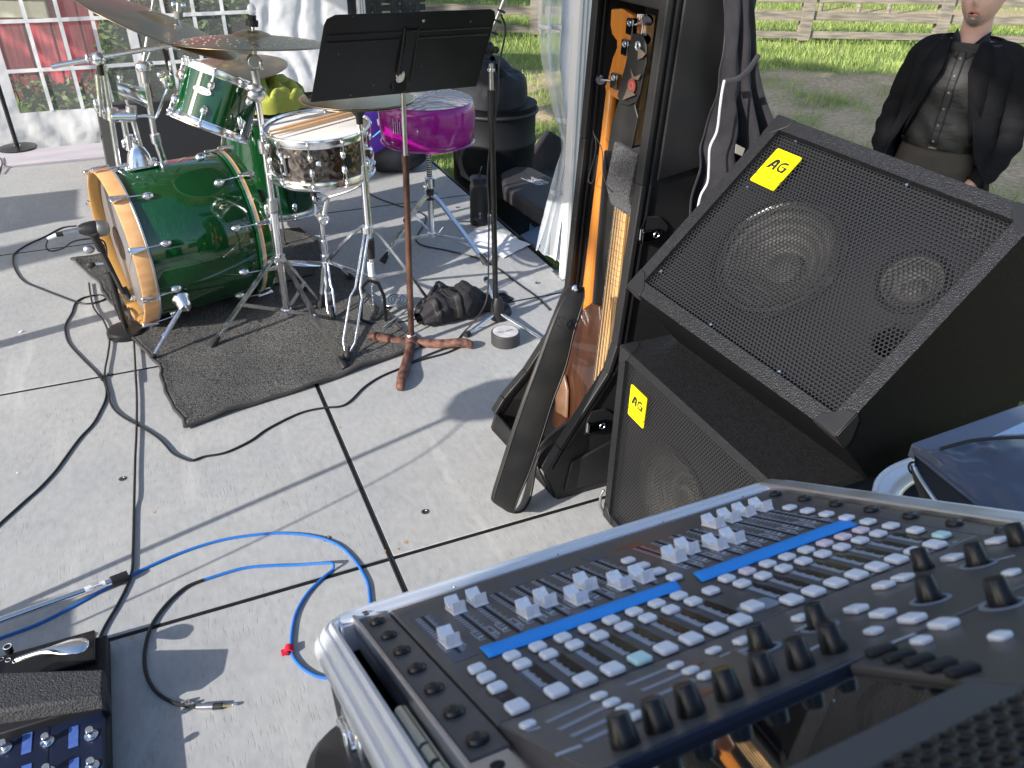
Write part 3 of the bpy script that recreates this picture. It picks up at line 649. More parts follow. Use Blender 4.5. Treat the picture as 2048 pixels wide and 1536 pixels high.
from mathutils.geometry import delaunay_2d_cdt
def holed(m, x0, x1, y0, y1, circles, M):
    P = [Vector((x0, y0)), Vector((x1, y0)), Vector((x1, y1)), Vector((x0, y1))]; E_ = [(0, 1), (1, 2), (2, 3), (3, 0)]
    for cx, cy, r in circles:
        o = len(P); n_ = 40; P += [Vector((cx + r * math.cos(2 * math.pi * k / n_), cy + r * math.sin(2 * math.pi * k / n_))) for k in range(n_)]; E_ += [(o + k, o + (k + 1) % n_) for k in range(n_)]
    vs, es, fs, *_ = delaunay_2d_cdt(P, E_, [], 1, 1e-6)
    ok = [f for f in fs if not any((sum((vs[i] for i in f), Vector((0, 0))) / len(f) - Vector((cx, cy))).length < r * .98 for cx, cy, r in circles)]
    return m.add([M @ Vector((v.x, v.y, 0)) for v in vs], [tuple(f) for f in ok])
# upper cabinet, leaning back wedge
ux = Vector((0.087, -0.996, -0.032)).normalized(); uy = Vector((0.727, 0.042, 0.686)); uy = (uy - ux * uy.dot(ux)).normalized(); un = ux.cross(uy)
Wc = 0.6; BLp = Vector((0.888, 1.363, 0.739)); Hc = 0.487
SM = Matrix([[ux[i], uy[i], un[i], BLp[i]] for i in range(3)] + [[0, 0, 0, 1]])
spk = thing('speaker_cabinet', 'black speaker cabinet leaning back on top of the upright one', 'loudspeaker', mw=SM)
# side profile in (v along uy, d backwards); floor plane z=0.552, back plane x=1.454
inv = SM.inverted()
def prof_at(zlev, xlev, front_v, depth_dir=1): pass
T0 = (SM.to_3x3() @ Vector((0, 0, -1)))
dbot = (0.739 - 0.5535) / -T0.z                     # run down the bottom bevel to the lower cabinet
pb = BLp + T0 * dbot                                 # on top of lower cab
ptop = BLp + uy * Hc; dtop = (1.454 - ptop.x) / T0.x; pt = ptop + T0 * dtop
pc_ = Vector((1.454, BLp.y, 0.5535))
prof = [inv @ p for p in (BLp, pb, pc_, pt, ptop)]
prof2 = [(p.z, p.y) for p in prof]
MW = lambda u, v, d=0: SM @ Vector((u, v, d))
fr = 0.030
body = MB(); n5 = len(prof2)
V0 = [Vector((0, p[1], p[0])) for p in prof2]; V1 = [Vector((Wc, p[1], p[0])) for p in prof2]
body.add(V0 + V1, [tuple(range(n5)), tuple(range(2 * n5 - 1, n5 - 1, -1))] + [(i, n5 + i, n5 + (i + 1) % n5, (i + 1) % n5) for i in range(n5 - 1)])
body.build('cabinet_shell', K['tolexshade'], spk, local=True, smooth=20)
# front frame
FT = 0.012; fh, fw = Hc, Wc
m = MB()
outer = [(0, 0), (fw, 0), (fw, fh), (0, fh)]; inn = [(fr, fr), (fw - fr, fr), (fw - fr, fh - fr), (fr, fh - fr)]
vs = [Vector((x, y, 0.0)) for x, y in outer] + [Vector((x, y, 0.0)) for x, y in inn] + [Vector((x, y, -0.03)) for x, y in inn]
m.add(vs, [(i, (i + 1) % 4, 4 + (i + 1) % 4, 4 + i) for i in range(4)] + [(4 + i, 4 + (i + 1) % 4, 8 + (i + 1) % 4, 8 + i) for i in range(4)])
m.build('front_frame', K['tolex'], spk, local=True, smooth=0)
def lb(m, name, mt, **k): return m.build(name, mt, spk, local=True, **k)
lb(holed(MB(), fr, fw - fr, fr, fh - fr, [(0.232, 0.222, .1255), (0.491, 0.300, .058), (0.540, 0.190, 0.0295)], Matrix.Translation((0, 0, -.030))), 'baffle', K['baffle'], smooth=0)
MB()
hexgrille(fw - 2 * fr, fh - 2 * fr, 0.0084, 0.00375, SM @ Matrix.Translation((fr, fr, -0.010))).build('grille', K['grille'], spk, smooth=0, solid=0.0007, kind='stuff')
driver(spk, SM @ Matrix.Translation((0.232, 0.222, -0.029)), 0.130, 'woofer', 0.06)
driver(spk, SM @ Matrix.Translation((0.491, 0.300, -0.029)), 0.060, 'midrange', 0.03)
for u, v, r in ((0.505, 0.43, 0.022), (0.555, 0.42, 0.016)): lb(MB().lathe([(r, 0), (r, 0.003), (r * 0.8, 0.004), (r * 0.5, -0.004), (0, 0.002)], (u, v, -0.029), seg=24), 'tweeter', K['surround'])
lb(MB().lathe([(0.036, 0.002), (0.033, 0.004), (0.030, 0.0), (0.029, -0.10)], (0.540, 0.190, -0.029), seg=28), 'bass_port', K['surround'])
for u, v in ((0.08, 0.463), (0.36, 0.463), (0.065, 0.32), (0.04, 0.07), (0.24, 0.023), (0.43, 0.023), (0.575, 0.1)): lb(MB().lathe([(0.0035, 0), (0.003, 0.002), (0, 0.0025)], (u * 1.0, min(max(v, fr + .006), fh - fr - .006), -0.0092), seg=8), 'grille_screw', K['chrome'])
badge(spk, SM @ Matrix.Translation((0.093, 0.378, -0.0085)), 0.070, 0.087)
for (u, v, a, b_) in ((0, 0, 1, 1), (Wc, 0, -1, 1), (0, Hc, 1, -1), (Wc, Hc, -1, -1)): corner(spk, MW(u, v), ux * a, uy * b_, -un, 0.05)

# lower cabinet
s2 = thing('speaker_cabinet', 'black speaker cabinet standing upright under the leaning one, yellow badge at its upper corner', 'loudspeaker', (0.925, 1.12, 0))
X0, X1, Y0_, Y1_, Z1 = 0.925, 1.36, 0.815, 1.418, 0.552
LM = Matrix([[0, 0, -1, X0], [-1, 0, 0, Y1_], [0, 1, 0, 0.0], [0, 0, 0, 1]])      # (u along -y, v up, n = -x)
w2, h2 = Y1_ - Y0_, Z1
m = MB(); 
m.add([Vector(p) for p in [(X0, Y0_, 0.012), (X1, Y0_, 0.012), (X1, Y1_, 0.012), (X0, Y1_, 0.012), (X0, Y0_, Z1), (X1, Y0_, Z1), (X1, Y1_, Z1), (X0, Y1_, Z1)]], [(0, 3, 2, 1), (4, 5, 6, 7), (0, 1, 5, 4), (1, 2, 6, 5), (2, 3, 7, 6)])
m.build('cabinet_shell', K['tolex'], s2, smooth=0)
m = MB(); f2 = 0.026
outer = [(0, 0.012), (w2, 0.012), (w2, h2), (0, h2)]; inn = [(f2, 0.012 + f2), (w2 - f2, 0.012 + f2), (w2 - f2, h2 - f2), (f2, h2 - f2)]
vs = [LM @ Vector((x, y, 0)) for x, y in outer] + [LM @ Vector((x, y, 0)) for x, y in inn] + [LM @ Vector((x, y, -0.03)) for x, y in inn]
m.add(vs, [(i, (i + 1) % 4, 4 + (i + 1) % 4, 4 + i) for i in range(4)] + [(4 + i, 4 + (i + 1) % 4, 8 + (i + 1) % 4, 8 + i) for i in range(4)]); m.build('front_frame', K['tolex'], s2, smooth=0)
holed(MB(), f2, w2 - f2, 0.012 + f2, h2 - f2, [(.25, .25, .130), (.49, .38, .048)], LM @ Matrix.Translation((0, 0, -.030))).build('baffle', K['baffle'], s2, smooth=0)
hexgrille(w2 - 2 * f2, h2 - 2 * f2 - 0.012, 0.0084, 0.00375, LM @ Matrix.Translation((f2, f2 + 0.012, -0.010))).build('grille', K['grille'], s2, smooth=0, solid=0.0007, kind='stuff')
driver(s2, LM @ Matrix.Translation((0.25, 0.25, -0.029)), 0.135, 'woofer', 0.06); driver(s2, LM @ Matrix.Translation((0.49, 0.38, -0.029)), 0.05, 'midrange', 0.03)
badge(s2, LM @ Matrix.Translation((0.088, 0.428, -0.0085)), 0.070, 0.087)
for (u, v, a, b_) in ((0, h2, 1, -1), (w2, h2, -1, -1), (0, 0.012, 1, 1)): corner(s2, LM @ Vector((u, v, 0)), Vector((0, -1, 0)) * a, Vector((0, 0, 1)) * b_, Vector((1, 0, 0)), 0.045)
MB().tube([(X0 - .004, Y1_ + .004, 0.10), (X0 - 0.012, Y1_ + 0.004, 0.085), (X0 - 0.012, Y1_ + 0.004, 0.05), (X0 + 0.004, Y1_ + 0.004, 0.012)], 0.004, 8).build('corner_bar', K['steel'], s2)
for x in (X0 + .04, X1 - .04):
    for y in (Y0_ + .04, Y1_ - .04): MB().lathe([(0.018, 0), (0.02, 0.012), (0, 0.0122)], (x, y, 0), seg=14).build('foot', K['rubber'], s2)
hs = MB().prism(rrect(-0.06, 0.06, -0.035, 0.035, 0.01), (1.10, Y0_ - 0.001, 0.44), (1, 0, 0), (0, 0, 1), (0, -0.004, 0)).build('handle', K['blackmetal'], s2, bevel=0.0015)
MB().box(1.05, 1.15, Y0_ - 0.0065, Y0_ - 0.0052, 0.42, 0.46).build('handle_recess', K['slot'], hs, smooth=0)
MB().box(1.06, 1.14, Y0_ - 0.016, Y0_ - 0.0075, 0.435, 0.447).build('handle_grip', K['rubber'], hs, bevel=0.003)

# ================================================================== TWIN BASS CASE (upright, open towards the stage)
K['molded'] = mat('moulded_plastic', (0.016, 0.016, 0.018), 0.42, c2=(0.022, 0.021, 0.022), nscale=5, bump=0.22, bscale=420, bdist=0.0007, r2=0.5)
K['plush'] = mat('black_plush_lining', (0.006, 0.006, 0.007), 1.0, bump=0.4, bscale=200, sheen=0.1)
K['foam'] = mat('grey_foam', (0.045, 0.045, 0.05), 1.0, c2=(0.13, 0.13, 0.14), nscale=220, lo=0.4, hi=0.7, bump=0.8, bscale=260, bdist=0.002)
gc = thing('bass_case', 'tall black moulded double bass guitar case standing open beside the speakers', 'instrument case', (1.05, 1.72, 0))
Yn, Yf = 1.535, 1.935
def front_x(z):          # opening line of the shell, seen from the side
    pts = [(0.0, 0.842), (0.11, 0.800), (0.19, 0.845), (0.40, 0.976), (0.48, 0.995), (0.9, 1.019), (1.45, 1.042)]
    for (z0, x0), (z1, x1) in zip(pts, pts[1:]):
        if z <= z1: return x0 + (x1 - x0) * (z - z0) / (z1 - z0)
    return pts[-1][1]
def front_far(z):
    pts = [(0.0, 0.80), (0.056, 0.815), (0.11, 0.85), (0.19, 0.925), (0.30, 1.0), (0.453, 1.058), (0.9, 1.080), (1.45, 1.097)]
    for (z0, x0), (z1, x1) in zip(pts, pts[1:]):
        if z <= z1: return x0 + (x1 - x0) * (z - z0) / (z1 - z0)
    return pts[-1][1]
def back_x(z): return 1.16 + (1.27 - 1.16) * min(1, z / 1.3)
sidepoly = [(front_x(z), z) for z in (0.0, 0.11, 0.19, 0.40, 0.48, 0.9, 1.45)] 
bp_ = [(back_x(1.45), 1.45), (back_x(0.9), 0.9), (back_x(0.3), 0.3), (1.16, 0.0)]
sp_ = sidepoly + bp_
th = 0.012
for nm, ya, yb in (('side_panel', Yn, Yn + th), ('side_panel', Yf - th, Yf)):
    MB().prism([(x, z) for x, z in (sp_ if ya == Yn else [(front_far(z), z) for z in (0.0, .056, 0.11, 0.19, .30, .453, 0.9, 1.45)] + bp_)], (0, ya, 0), (1, 0, 0), (0, 0, 1), (0, yb - ya, 0)).build(nm, K['molded'], gc, bevel=0.004, seg=3)
m = MB(); 
for (x0, z0), (x1, z1) in zip(bp_, bp_[1:]): m.add([(x0, Yn + th, z0), (x0, Yf - th, z0), (x1, Yf - th, z1), (x1, Yn + th, z1)], [(0, 1, 2, 3)])
m.build('back_panel', K['molded'], gc, solid=0.008)
MB().box(0.85, 1.16, Yn + th, Yf - th, 0.0, 0.02).build('bottom_panel', K['molded'], gc)
MB().add([(0.842, Yn + th, 0.0), (0.805, Yf - th, 0.0), (0.820, Yf - th, 0.056), (0.800, Yn + th, 0.11)], [(0, 1, 2, 3)]).build('front_lip', K['molded'], gc, solid=0.01)
MB().box(1.042, 1.27, Yn + th, Yf - th, 1.40, 1.45).build('top_panel', K['molded'], gc)
MB().box(1.037, 1.052, Yn + th, Yf - th, 1.262, 1.40).build('top_lintel', K['molded'], gc, bevel=0.004)
# raised rim rails around the opening
for y, s in ((Yn, -1), (Yf, 1)):
    fx_ = front_x if s < 0 else front_far; zz_ = (0.12, 0.19, 0.40, 0.48, 0.9, 1.45) if s < 0 else (.06, .11, .19, .30, .453, .9, 1.45)
    m = MB(); pts = [(fx_(z) - 0.006, z) for z in zz_]
    for (x0, z0), (x1, z1) in zip(pts, pts[1:]): m.bar((x0, y + (0.004 if s < 0 else -0.004), z0), (x1, y + (0.004 if s < 0 else -0.004), z1), 0.014, 0.030, (0, 1, 0))
    m.build('rim_rail', K['molded'], gc, bevel=0.003, seg=3, smooth=60)
    m = MB(); pts = [(fx_(z) + 0.016, z) for z in zz_]
    for (x0, z0), (x1, z1) in zip(pts, pts[1:]): m.bar((x0, y + 0.004 * s * -1, z0), (x1, y + 0.004 * s * -1, z1), 0.008, 0.022, (0, 1, 0))
    m.build('rim_bead', K['molded'], gc, bevel=0.002, smooth=60)
# side relief: raised upper field with stepped lower edge
MB().prism([(1.050, 0.905), (1.20, 0.93), (1.245, 1.44), (1.072, 1.44)], (0, Yn, 0), (1, 0, 0), (0, 0, 1), (0, -0.009, 0)).build('side_field', K['molded'], gc, bevel=0.006, seg=3)
MB().prism([(0.86, 0.03), (1.15, 0.03), (1.15, 0.14), (1.0, 0.17), (0.875, 0.13)], (0, Yn, 0), (1, 0, 0), (0, 0, 1), (0, -0.008, 0)).build('side_field', K['molded'], gc, bevel=0.006, seg=3)
def latch(x, z, s=1.0):
    r = MB().prism([(-.035 * s, -.03 * s), (.05 * s, -.03 * s), (.055 * s, .01 * s), (.025 * s, .04 * s), (-.02 * s, .045 * s), (-.035 * s, .01 * s)], (x, Yn, z), (1, 0, 0), (0, 0, 1), (0, -0.007, 0)).build('latch', K['blackplastic'], gc, bevel=0.002)
    MB().box(x - .03 * s, x + .028 * s, Yn - 0.017, Yn - 0.0072, z - .022 * s, z + .008 * s).build('latch_body', K['blackchrome'], r, bevel=0.002)
    MB().cyl((x - .033 * s, Yn - .012, z - .015 * s), (x - .033 * s, Yn - .012, z + .015 * s), 0.004, seg=8).build('latch_pin', K['chrome'], r)
    MB().torus((x + .012 * s, Yn - .0175, z - .006 * s), (0, -1, 0), 0.008 * s, 0.0013, 16, 6).build('latch_ring', K['chrome'], r)
q = onY(1298, 462, Yn); latch(q.x, q.z, 0.9); q = onY(1188, 845, Yn); latch(q.x + 0.005, q.z, 1.0)
MB().box(1.02, 1.24, Yn + th + .001, Yf - th - .001, 0.021, 0.03).build('lining', K['plush'], gc)
MB().add([(1.235, Yn + .013, 1.39), (1.235, Yf - .013, 1.39), (1.14, Yf - .013, 0.03), (1.14, Yn + .013, 0.03)], [(0, 1, 2, 3)]).build('lining', K['plush'], gc)
for y in (Yn + 0.0135, Yf - 0.0135): MB().prism([((front_x if y < 1.7 else front_far)(z) + 0.03, z) for z in (0.10, 0.19, 0.40, 0.48, 0.9, 1.39)] + [(1.23, 1.39), (1.13, 0.03)], (0, y, 0), (1, 0, 0), (0, 0, 1), (0, 0.001, 0)).build('lining', K['plush'], gc)
MB().box(1.03, 1.2, 1.735, 1.75, 0.35, 0.92).build('divider', K['plush'], gc, bevel=0.005)
fo = MB().prism([(0, 0), (0.15, 0), (0.17, 0.055), (0.155, 0.16), (0.0, 0.16)], (1.19, 1.60, 0.79), (-1, 0, 0), (0, 0, 1), (0, 0.11, 0))
o = fo.build('foam_block', K['foam'], gc, bevel=0.003)
MB().box(1.115, 1.20, 1.78, 1.915, 0.80, 0.95).build('foam_block', K['foam'], gc, bevel=0.003)

# bass guitar with orange maple neck (in the far bay)
K['mapleo'] = mat('amber_maple', (0.46, 0.155, 0.018), 0.25, c2=(0.56, 0.215, 0.035), nscale=3, stretch=(8, 8, 0.6), coat=0.6)
K['maple'] = mat('pale_maple', (0.62, 0.36, 0.14), 0.35, c2=(0.75, 0.48, 0.22), nscale=4, stretch=(10, 10, 1), coat=0.3)
K['walnut'] = mat('walnut_body', (0.030, 0.012, 0.007), 0.3, c2=(0.075, 0.028, 0.014), nscale=5, stretch=(6, 6, 1.2), coat=0.7, rot=(0.3, 0, 0))
K['nickel'] = mat('string_steel', (0.8, 0.78, 0.74), 0.25, 1.0)
b1 = thing('bass_guitar', 'bass guitar with orange maple headstock and black tuners, in the back bay of the case', 'bass guitar', (1.05, 1.84, 0.1))
hx = 1.075
def pY(px, py, y): return onY(px, py, y)
hs_pts = [(1222, 18), (1243, 17), (1262, 28), (1275, 45), (1275, 75), (1262, 100), (1258, 140), (1252, 180), (1246, 205), (1236, 200), (1228, 196), (1212, 192), (1209, 172), (1215, 158), (1219, 140), (1225, 115), (1233, 95), (1233, 82), (1224, 70), (1220, 50), (1221, 32)]
hx0 = 1.075
pl3 = [onX(px, py, hx0) for px, py in hs_pts]
m = MB(); nn = len(pl3); m.add(pl3 + [p + Vector((0.016, 0, 0)) for p in pl3], [tuple(range(nn)), tuple(range(2 * nn - 1, nn - 1, -1))] + [(i, nn + i, nn + (i + 1) % nn, (i + 1) % nn) for i in range(nn)])
m.build('headstock', K['mapleo'], b1, bevel=0.0035, seg=3)
def tuner(par, px, py, ear, mt='blackchrome'):
    c = onX(px, py, hx0 - 0.006); t = MB().box(c.x - .008, c.x + .006, c.y - .016, c.y + .016, c.z - .018, c.z + .018).build('tuner', K['blackchrome'], par, bevel=0.003)
    e = onX(*ear, hx0 - 0.014)
    MB().cyl(c, e, 0.003, seg=8).build('tuner_shaft', K['chrome'], t)
    MB().lathe([(0.0, -0.003), (0.011, -0.004), (0.014, 0), (0.011, 0.004), (0, 0.003)], e, (0.6, 0.5, 0.3), seg=16).build('tuner_key', K['blackchrome'], t)
    MB().torus(c + Vector((-.009, 0, .008)), (1, 0, 0), 0.006, 0.002, 14, 6).build('tuner_gear', K['chrome'], t)
tuner(b1, 1264, 53, (1295, 40)); tuner(b1, 1232, 162, (1201, 160)); tuner(b1, 1254, 95, (1290, 78))
na, nb = onX(1225, 178, 1.088), onX(1182, 605, 1.045)
m = MB(); rs = []
pts = [na.lerp(nb, t) for t in np.linspace(0, 1, 9)]
m.tube(pts, [0.0155 + 0.0135 * t for t in np.linspace(0, 1, 9)], 16).build('neck', K['mapleo'], b1)
MB().prism([(-.14, -.30), (.12, -.32), (.17, -.15), (.12, 0.0), (.13, .10), (.07, .16), (.03, .06), (-.03, .05), (-.08, .12), (-.14, .08), (-.12, -.06), (-.17, -.2)], (1.085, 1.845, 0.42), (0, 0.42, 0), (0, 0, 1), (0.035, 0, 0)).build('body', K['mapleo'], b1, bevel=0.008, seg=3, smooth=0)

# bass with walnut body in the near bay
b2_ = thing('bass_guitar', 'bass guitar with walnut body and pale maple fretboard, in the near bay of the case', 'bass guitar', (1.0, 1.66, 0.1))
fa, fb = onX(1248, 395, 1.055), onX(1205, 770, 1.005)
fdir = (fb - fa).normalized(); wv_ = Vector((0, 1, 0)); wv_ = (wv_ - fdir * wv_.dot(fdir)).normalized(); nv_ = wv_.cross(fdir)
if nv_.x > 0: nv_ = -nv_
top = fa - fdir * 0.42
m = MB()
def strip(A, B_, wA, wB, off, thk):
    a0, a1 = A - wv_ * wA, A + wv_ * wA; b0, b1x = B_ - wv_ * wB, B_ + wv_ * wB
    vs = [p + nv_ * off for p in (a0, a1, b1x, b0)] + [p + nv_ * (off - thk) for p in (a0, a1, b1x, b0)]
    return MB().add(vs, [(0, 1, 2, 3), (7, 6, 5, 4), (0, 4, 5, 1), (1, 5, 6, 2), (2, 6, 7, 3), (3, 7, 4, 0)])
strip(top, fb, 0.020, 0.034, 0.006, 0.006).build('fretboard', K['maple'], b2_)
strip(top, fb, 0.019, 0.033, -0.0005, 0.018).build('neck', K['maple'], b2_, bevel=0.003)
L_ = (fb - top).length
fm = None
m = MB(); d_ = 0.86; 
for k in range(1, 25):
    t = 1 - 2 ** (-k / 12); s = t * 0.86
    if s > L_: break
    p = top + fdir * s; hw = 0.020 + 0.014 * s / L_
    m.bar(p - wv_ * hw + nv_ * 0.0066, p + wv_ * hw + nv_ * 0.0066, 0.0022, 0.0014)
m.build('frets', K['nickel'], b2_, kind='stuff')
m = MB()
for i in range(5): 
    o_ = (i - 2) / 2
    m = MB().tube([top + wv_ * (o_ * 0.016) + nv_ * 0.0085, fb + fdir * 0.16 + wv_ * (o_ * 0.030) + nv_ * 0.013], 0.0011 + 0.0003 * i, 6); m.build('string', K['nickel'], b2_)
bz = [(1163, 620), (1180, 606), (1198, 612), (1200, 640), (1199, 690), (1205, 745), (1195, 790), (1215, 800), (1190, 850), (1150, 885), (1120, 890), (1100, 860), (1110, 800), (1130, 740), (1140, 690), (1152, 655)]
bpts = [onP(px, py, fb + nv_ * -0.002, nv_) for px, py in bz]; nn = len(bpts)
MB().add(bpts + [p - nv_ * 0.035 for p in bpts], [tuple(range(nn)), tuple(range(2 * nn - 1, nn - 1, -1))] + [(i, nn + i, nn + (i + 1) % nn, (i + 1) % nn) for i in range(nn)]).build('body', K['walnut'], b2_, bevel=0.006, seg=3, smooth=0)
cc = onP(1130, 790, fb, nv_)
MB().prism([(-.04, -.06), (.03, -.07), (.05, .02), (0.0, .07), (-.03, .03)], cc + nv_ * 0.001, wv_, -fdir, nv_ * 0.012).build('body_top', mat('walnut_top', (0.12, 0.06, 0.035), 0.3, c2=(0.22, 0.13, 0.08), nscale=14, coat=0.6), b2_, bevel=0.008, seg=3)
pk = onP(1185, 805, fb, nv_); MB().prism([(-.035, -.012), (.035, -.012), (.035, .012), (-.035, .012)], pk + nv_ * 0.002, wv_, -fdir, nv_ * 0.009).build('pickup', K['blackplastic'], b2_, bevel=0.002)
q0 = [onX(1284, 160, 1.07), onX(1290, 150, 1.07), onX(1278, 220, 1.07), onX(1266, 210, 1.07)]
MB().add([q0[0], q0[1], q0[2], q0[3]] + [p + Vector((.012, 0, 0)) for p in (q0[0], q0[1], q0[2], q0[3])], [(0, 1, 2, 3), (4, 5, 6, 7), (0, 4, 5, 1), (1, 5, 6, 2), (2, 6, 7, 3), (3, 7, 4, 0)]).build('headstock', K['maple'], b2_)

# leather straps
K['leather'] = mat('black_leather', (0.013, 0.013, 0.014), 0.42, spec=0.35, c2=(0.022, 0.021, 0.021), nscale=14, bump=0.35, bscale=330, bdist=0.0008, r2=0.5)
K['suede'] = mat('brown_suede', (0.10, 0.075, 0.06), 0.9)
def ribbon(m, ctr, wid, nrm_hint, samples=40):
    pass
sp = thing('guitar_strap', 'wide black leather guitar strap hanging in a loop in front of the open case', 'strap', (0.85, 1.55, 0.6))
# edge outlines of the front fall, at measured depths
Lp = [(1140, 572, 1.60), (1122, 598, 1.575), (1098, 655, 1.55), (1070, 730, 1.535), (1044, 800, 1.52), (1020, 870, 1.51), (998, 940, 1.50), (984, 985, 1.495), (984, 1000, 1.50), (1000, 1012, 1.505)]
Rp = [(1168, 575, 1.585), (1168, 600, 1.555), (1150, 660, 1.53), (1134, 730, 1.515), (1108, 800, 1.50), (1086, 870, 1.49), (1062, 940, 1.48), (1040, 990, 1.475), (1030, 1018, 1.48), (1028, 1026, 1.485)]
def smoothp(P, n_=30):
    P = [Vector(p) for p in P]; out = []
    for k in range(n_ + 1):
        t = k / n_ * (len(P) - 1); i = min(int(t), len(P) - 2); f = t - i
        p0, p1, p2, p3 = P[max(i - 1, 0)], P[i], P[i + 1], P[min(i + 2, len(P) - 1)]
        out.append(0.5 * ((2 * p1) + (p2 - p0) * f + (2 * p0 - 5 * p1 + 4 * p2 - p3) * f * f + (3 * p1 - p0 - 3 * p2 + p3) * f ** 3))
    return out
A_ = smoothp([onY(*p) for p in Lp], 40); B__ = smoothp([onY(*p) for p in Rp], 40)
def strapf(u, v):
    i = min(int(u * 40), 39); f = u * 40 - i; a = A_[i].lerp(A_[i + 1], f); b_ = B__[i].lerp(B__[i + 1], f)
    p = a.lerp(b_, v); p.y -= 0.006 * math.sin(v * math.pi); return p
o = MB().grid(strapf, 60, 8).build('strap_front', K['leather'], sp, solid=0.005, smooth=60)
# back fall of the loop
L2 = [(1000, 1012, 1.505), (1022, 1024, 1.52), (1040, 1010, 1.555), (1052, 975, 1.575), (1062, 930, 1.58), (1080, 890, 1.59), (1110, 860, 1.60), (1140, 840, 1.60)]
R2b = [(1028, 1026, 1.485), (1046, 1022, 1.50), (1060, 1000, 1.53), (1068, 962, 1.55), (1076, 920, 1.565), (1098, 893, 1.585), (1130, 880, 1.595), (1150, 866, 1.60)]
C_ = smoothp([onY(*p) for p in L2], 30); D_ = smoothp([onY(*p) for p in R2b], 30)
def strapb(u, v):
    i = min(int(u * 30), 29); f = u * 30 - i; return C_[i].lerp(C_[i + 1], f).lerp(D_[i].lerp(D_[i + 1], f), v)
MB().grid(strapb, 50, 6).build('strap_back', K['leather'], sp, solid=0.005, smooth=60)
stc = MB()
for E_ in (A_, B__):
    oth = B__ if E_ is A_ else A_
    stc = MB().tube([E_[k].lerp(oth[k], 0.07) + Vector((0, -0.0055, 0)) for k in range(2, 40)], 0.0011, 5); stc.build('edge_stitching', mat('strap_thread', (0.05, 0.05, 0.05), 0.5), sp)
c = onY(1121, 643, 1.523); nrm = (strapf(.25, 1) - strapf(.25, 0)).cross(strapf(.3, 0) - strapf(.2, 0)).normalized()
if nrm.y > 0: nrm = -nrm
em = MB().torus(c + nrm * 0.004, nrm, 0.0125, 0.0011, 28, 6).build('embossed_emblem', K['leather'], sp)
xx = (strapf(.25, 1) - strapf(.25, 0)).normalized(); yy = nrm.cross(xx)
for s in (-1, 1): MB().tube([c + nrm * 0.0042 + xx * (s * 0.006) + yy * 0.009, c + nrm * 0.0042 + xx * (s * 0.002), c + nrm * 0.0042 + xx * (s * 0.006) - yy * 0.009], 0.0013, 6).build('emblem_stroke', K['leather'], em)
bt = onY(1150, 577, 1.578); MB().lathe([(0.009, 0), (0.009, 0.004), (0.004, 0.006), (0.004, 0.010), (0.007, 0.012), (0, 0.013)], bt, (-0.2, -0.9, 0.3), seg=18).build('strap_button', K['chrome'], sp)
# strap hung inside the case
s3 = thing('guitar_strap', 'black leather strap ends with a red round label hung inside the top of the case', 'strap', (1.04, 1.68, 1.1))
pp = [(1262, 70), (1272, 66), (1285, 72), (1292, 90), (1292, 125), (1286, 150), (1280, 185), (1272, 205), (1255, 212), (1241, 208), (1234, 192), (1240, 165), (1250, 130), (1258, 95)]
pv = [onX(a, b_, 1.040) for a, b_ in pp]; nn = len(pv)
MB().add(pv + [p + Vector((.005, 0, 0)) for p in pv], [tuple(range(nn)), tuple(range(2 * nn - 1, nn - 1, -1))] + [(i, nn + i, nn + (i + 1) % nn, (i + 1) % nn) for i in range(nn)]).build('strap_end', K['leather'], s3, bevel=0.002)
pp = [(1240, 190), (1268, 205), (1275, 235), (1262, 300), (1245, 420), (1238, 560), (1205, 560), (1205, 430), (1212, 320), (1222, 250)]
pv = [onX(a, b_, 1.046) for a, b_ in pp]; nn = len(pv)
MB().add(pv + [p + Vector((.004, 0, 0)) for p in pv], [tuple(range(nn)), tuple(range(2 * nn - 1, nn - 1, -1))] + [(i, nn + i, nn + (i + 1) % nn, (i + 1) % nn) for i in range(nn)]).build('strap_band', K['leather'], s3, bevel=0.002)
c = onX(1264, 172, 1.036); lab = MB().lathe([(0.0165, 0), (0.0165, 0.002), (0, 0.002)], c, (-1, 0, 0), seg=26).build('round_label', mat('red_label', (0.22, 0.05, 0.035), 0.5), s3)
MB().torus(c + Vector((-.0025, 0, 0)), (1, 0, 0), 0.008, 0.0012, 20, 5).build('label_print', mat('label_print', (0.4, 0.12, 0.09), 0.5), lab)
c = onX(1276, 92, 1.036); MB().torus(c, (1, 0, 0), 0.0085, 0.0028, 20, 8).build('strap_eyelet', K['chrome'], s3)
def tri(ps, x):
    pv = [onX(a, b_, x) for a, b_ in ps]; n3 = len(pv); return MB().add(pv + [p + Vector((.002, 0, 0)) for p in pv], [tuple(range(n3)), tuple(range(2 * n3 - 1, n3 - 1, -1))] + [(i, n3 + i, n3 + (i + 1) % n3, (i + 1) % n3) for i in range(n3)])
tri([(1276, 95), (1291, 108), (1284, 116), (1275, 119)], 1.032).build('suede_tab', K['suede'], s3); tri([(1255, 175), (1270, 190), (1245, 200)], 1.032).build('suede_tab', K['suede'], s3)
tri([(1260, 137), (1268, 154), (1282, 148), (1276, 160), (1264, 158)], 1.032).build('suede_tab', K['suede'], s3)
for pts in ([(1186, 262), (1192, 285), (1190, 310), (1180, 345), (1177, 362), (1184, 366), (1190, 350), (1195, 310)], [(1188, 268), (1204, 300), (1206, 345), (1214, 372), (1225, 384)]):
    MB().tube(smoothp([onX(a, b_, 1.02) for a, b_ in pts], 24), 0.0014, 6).build('hanging_cord', K['rubber'], s3)

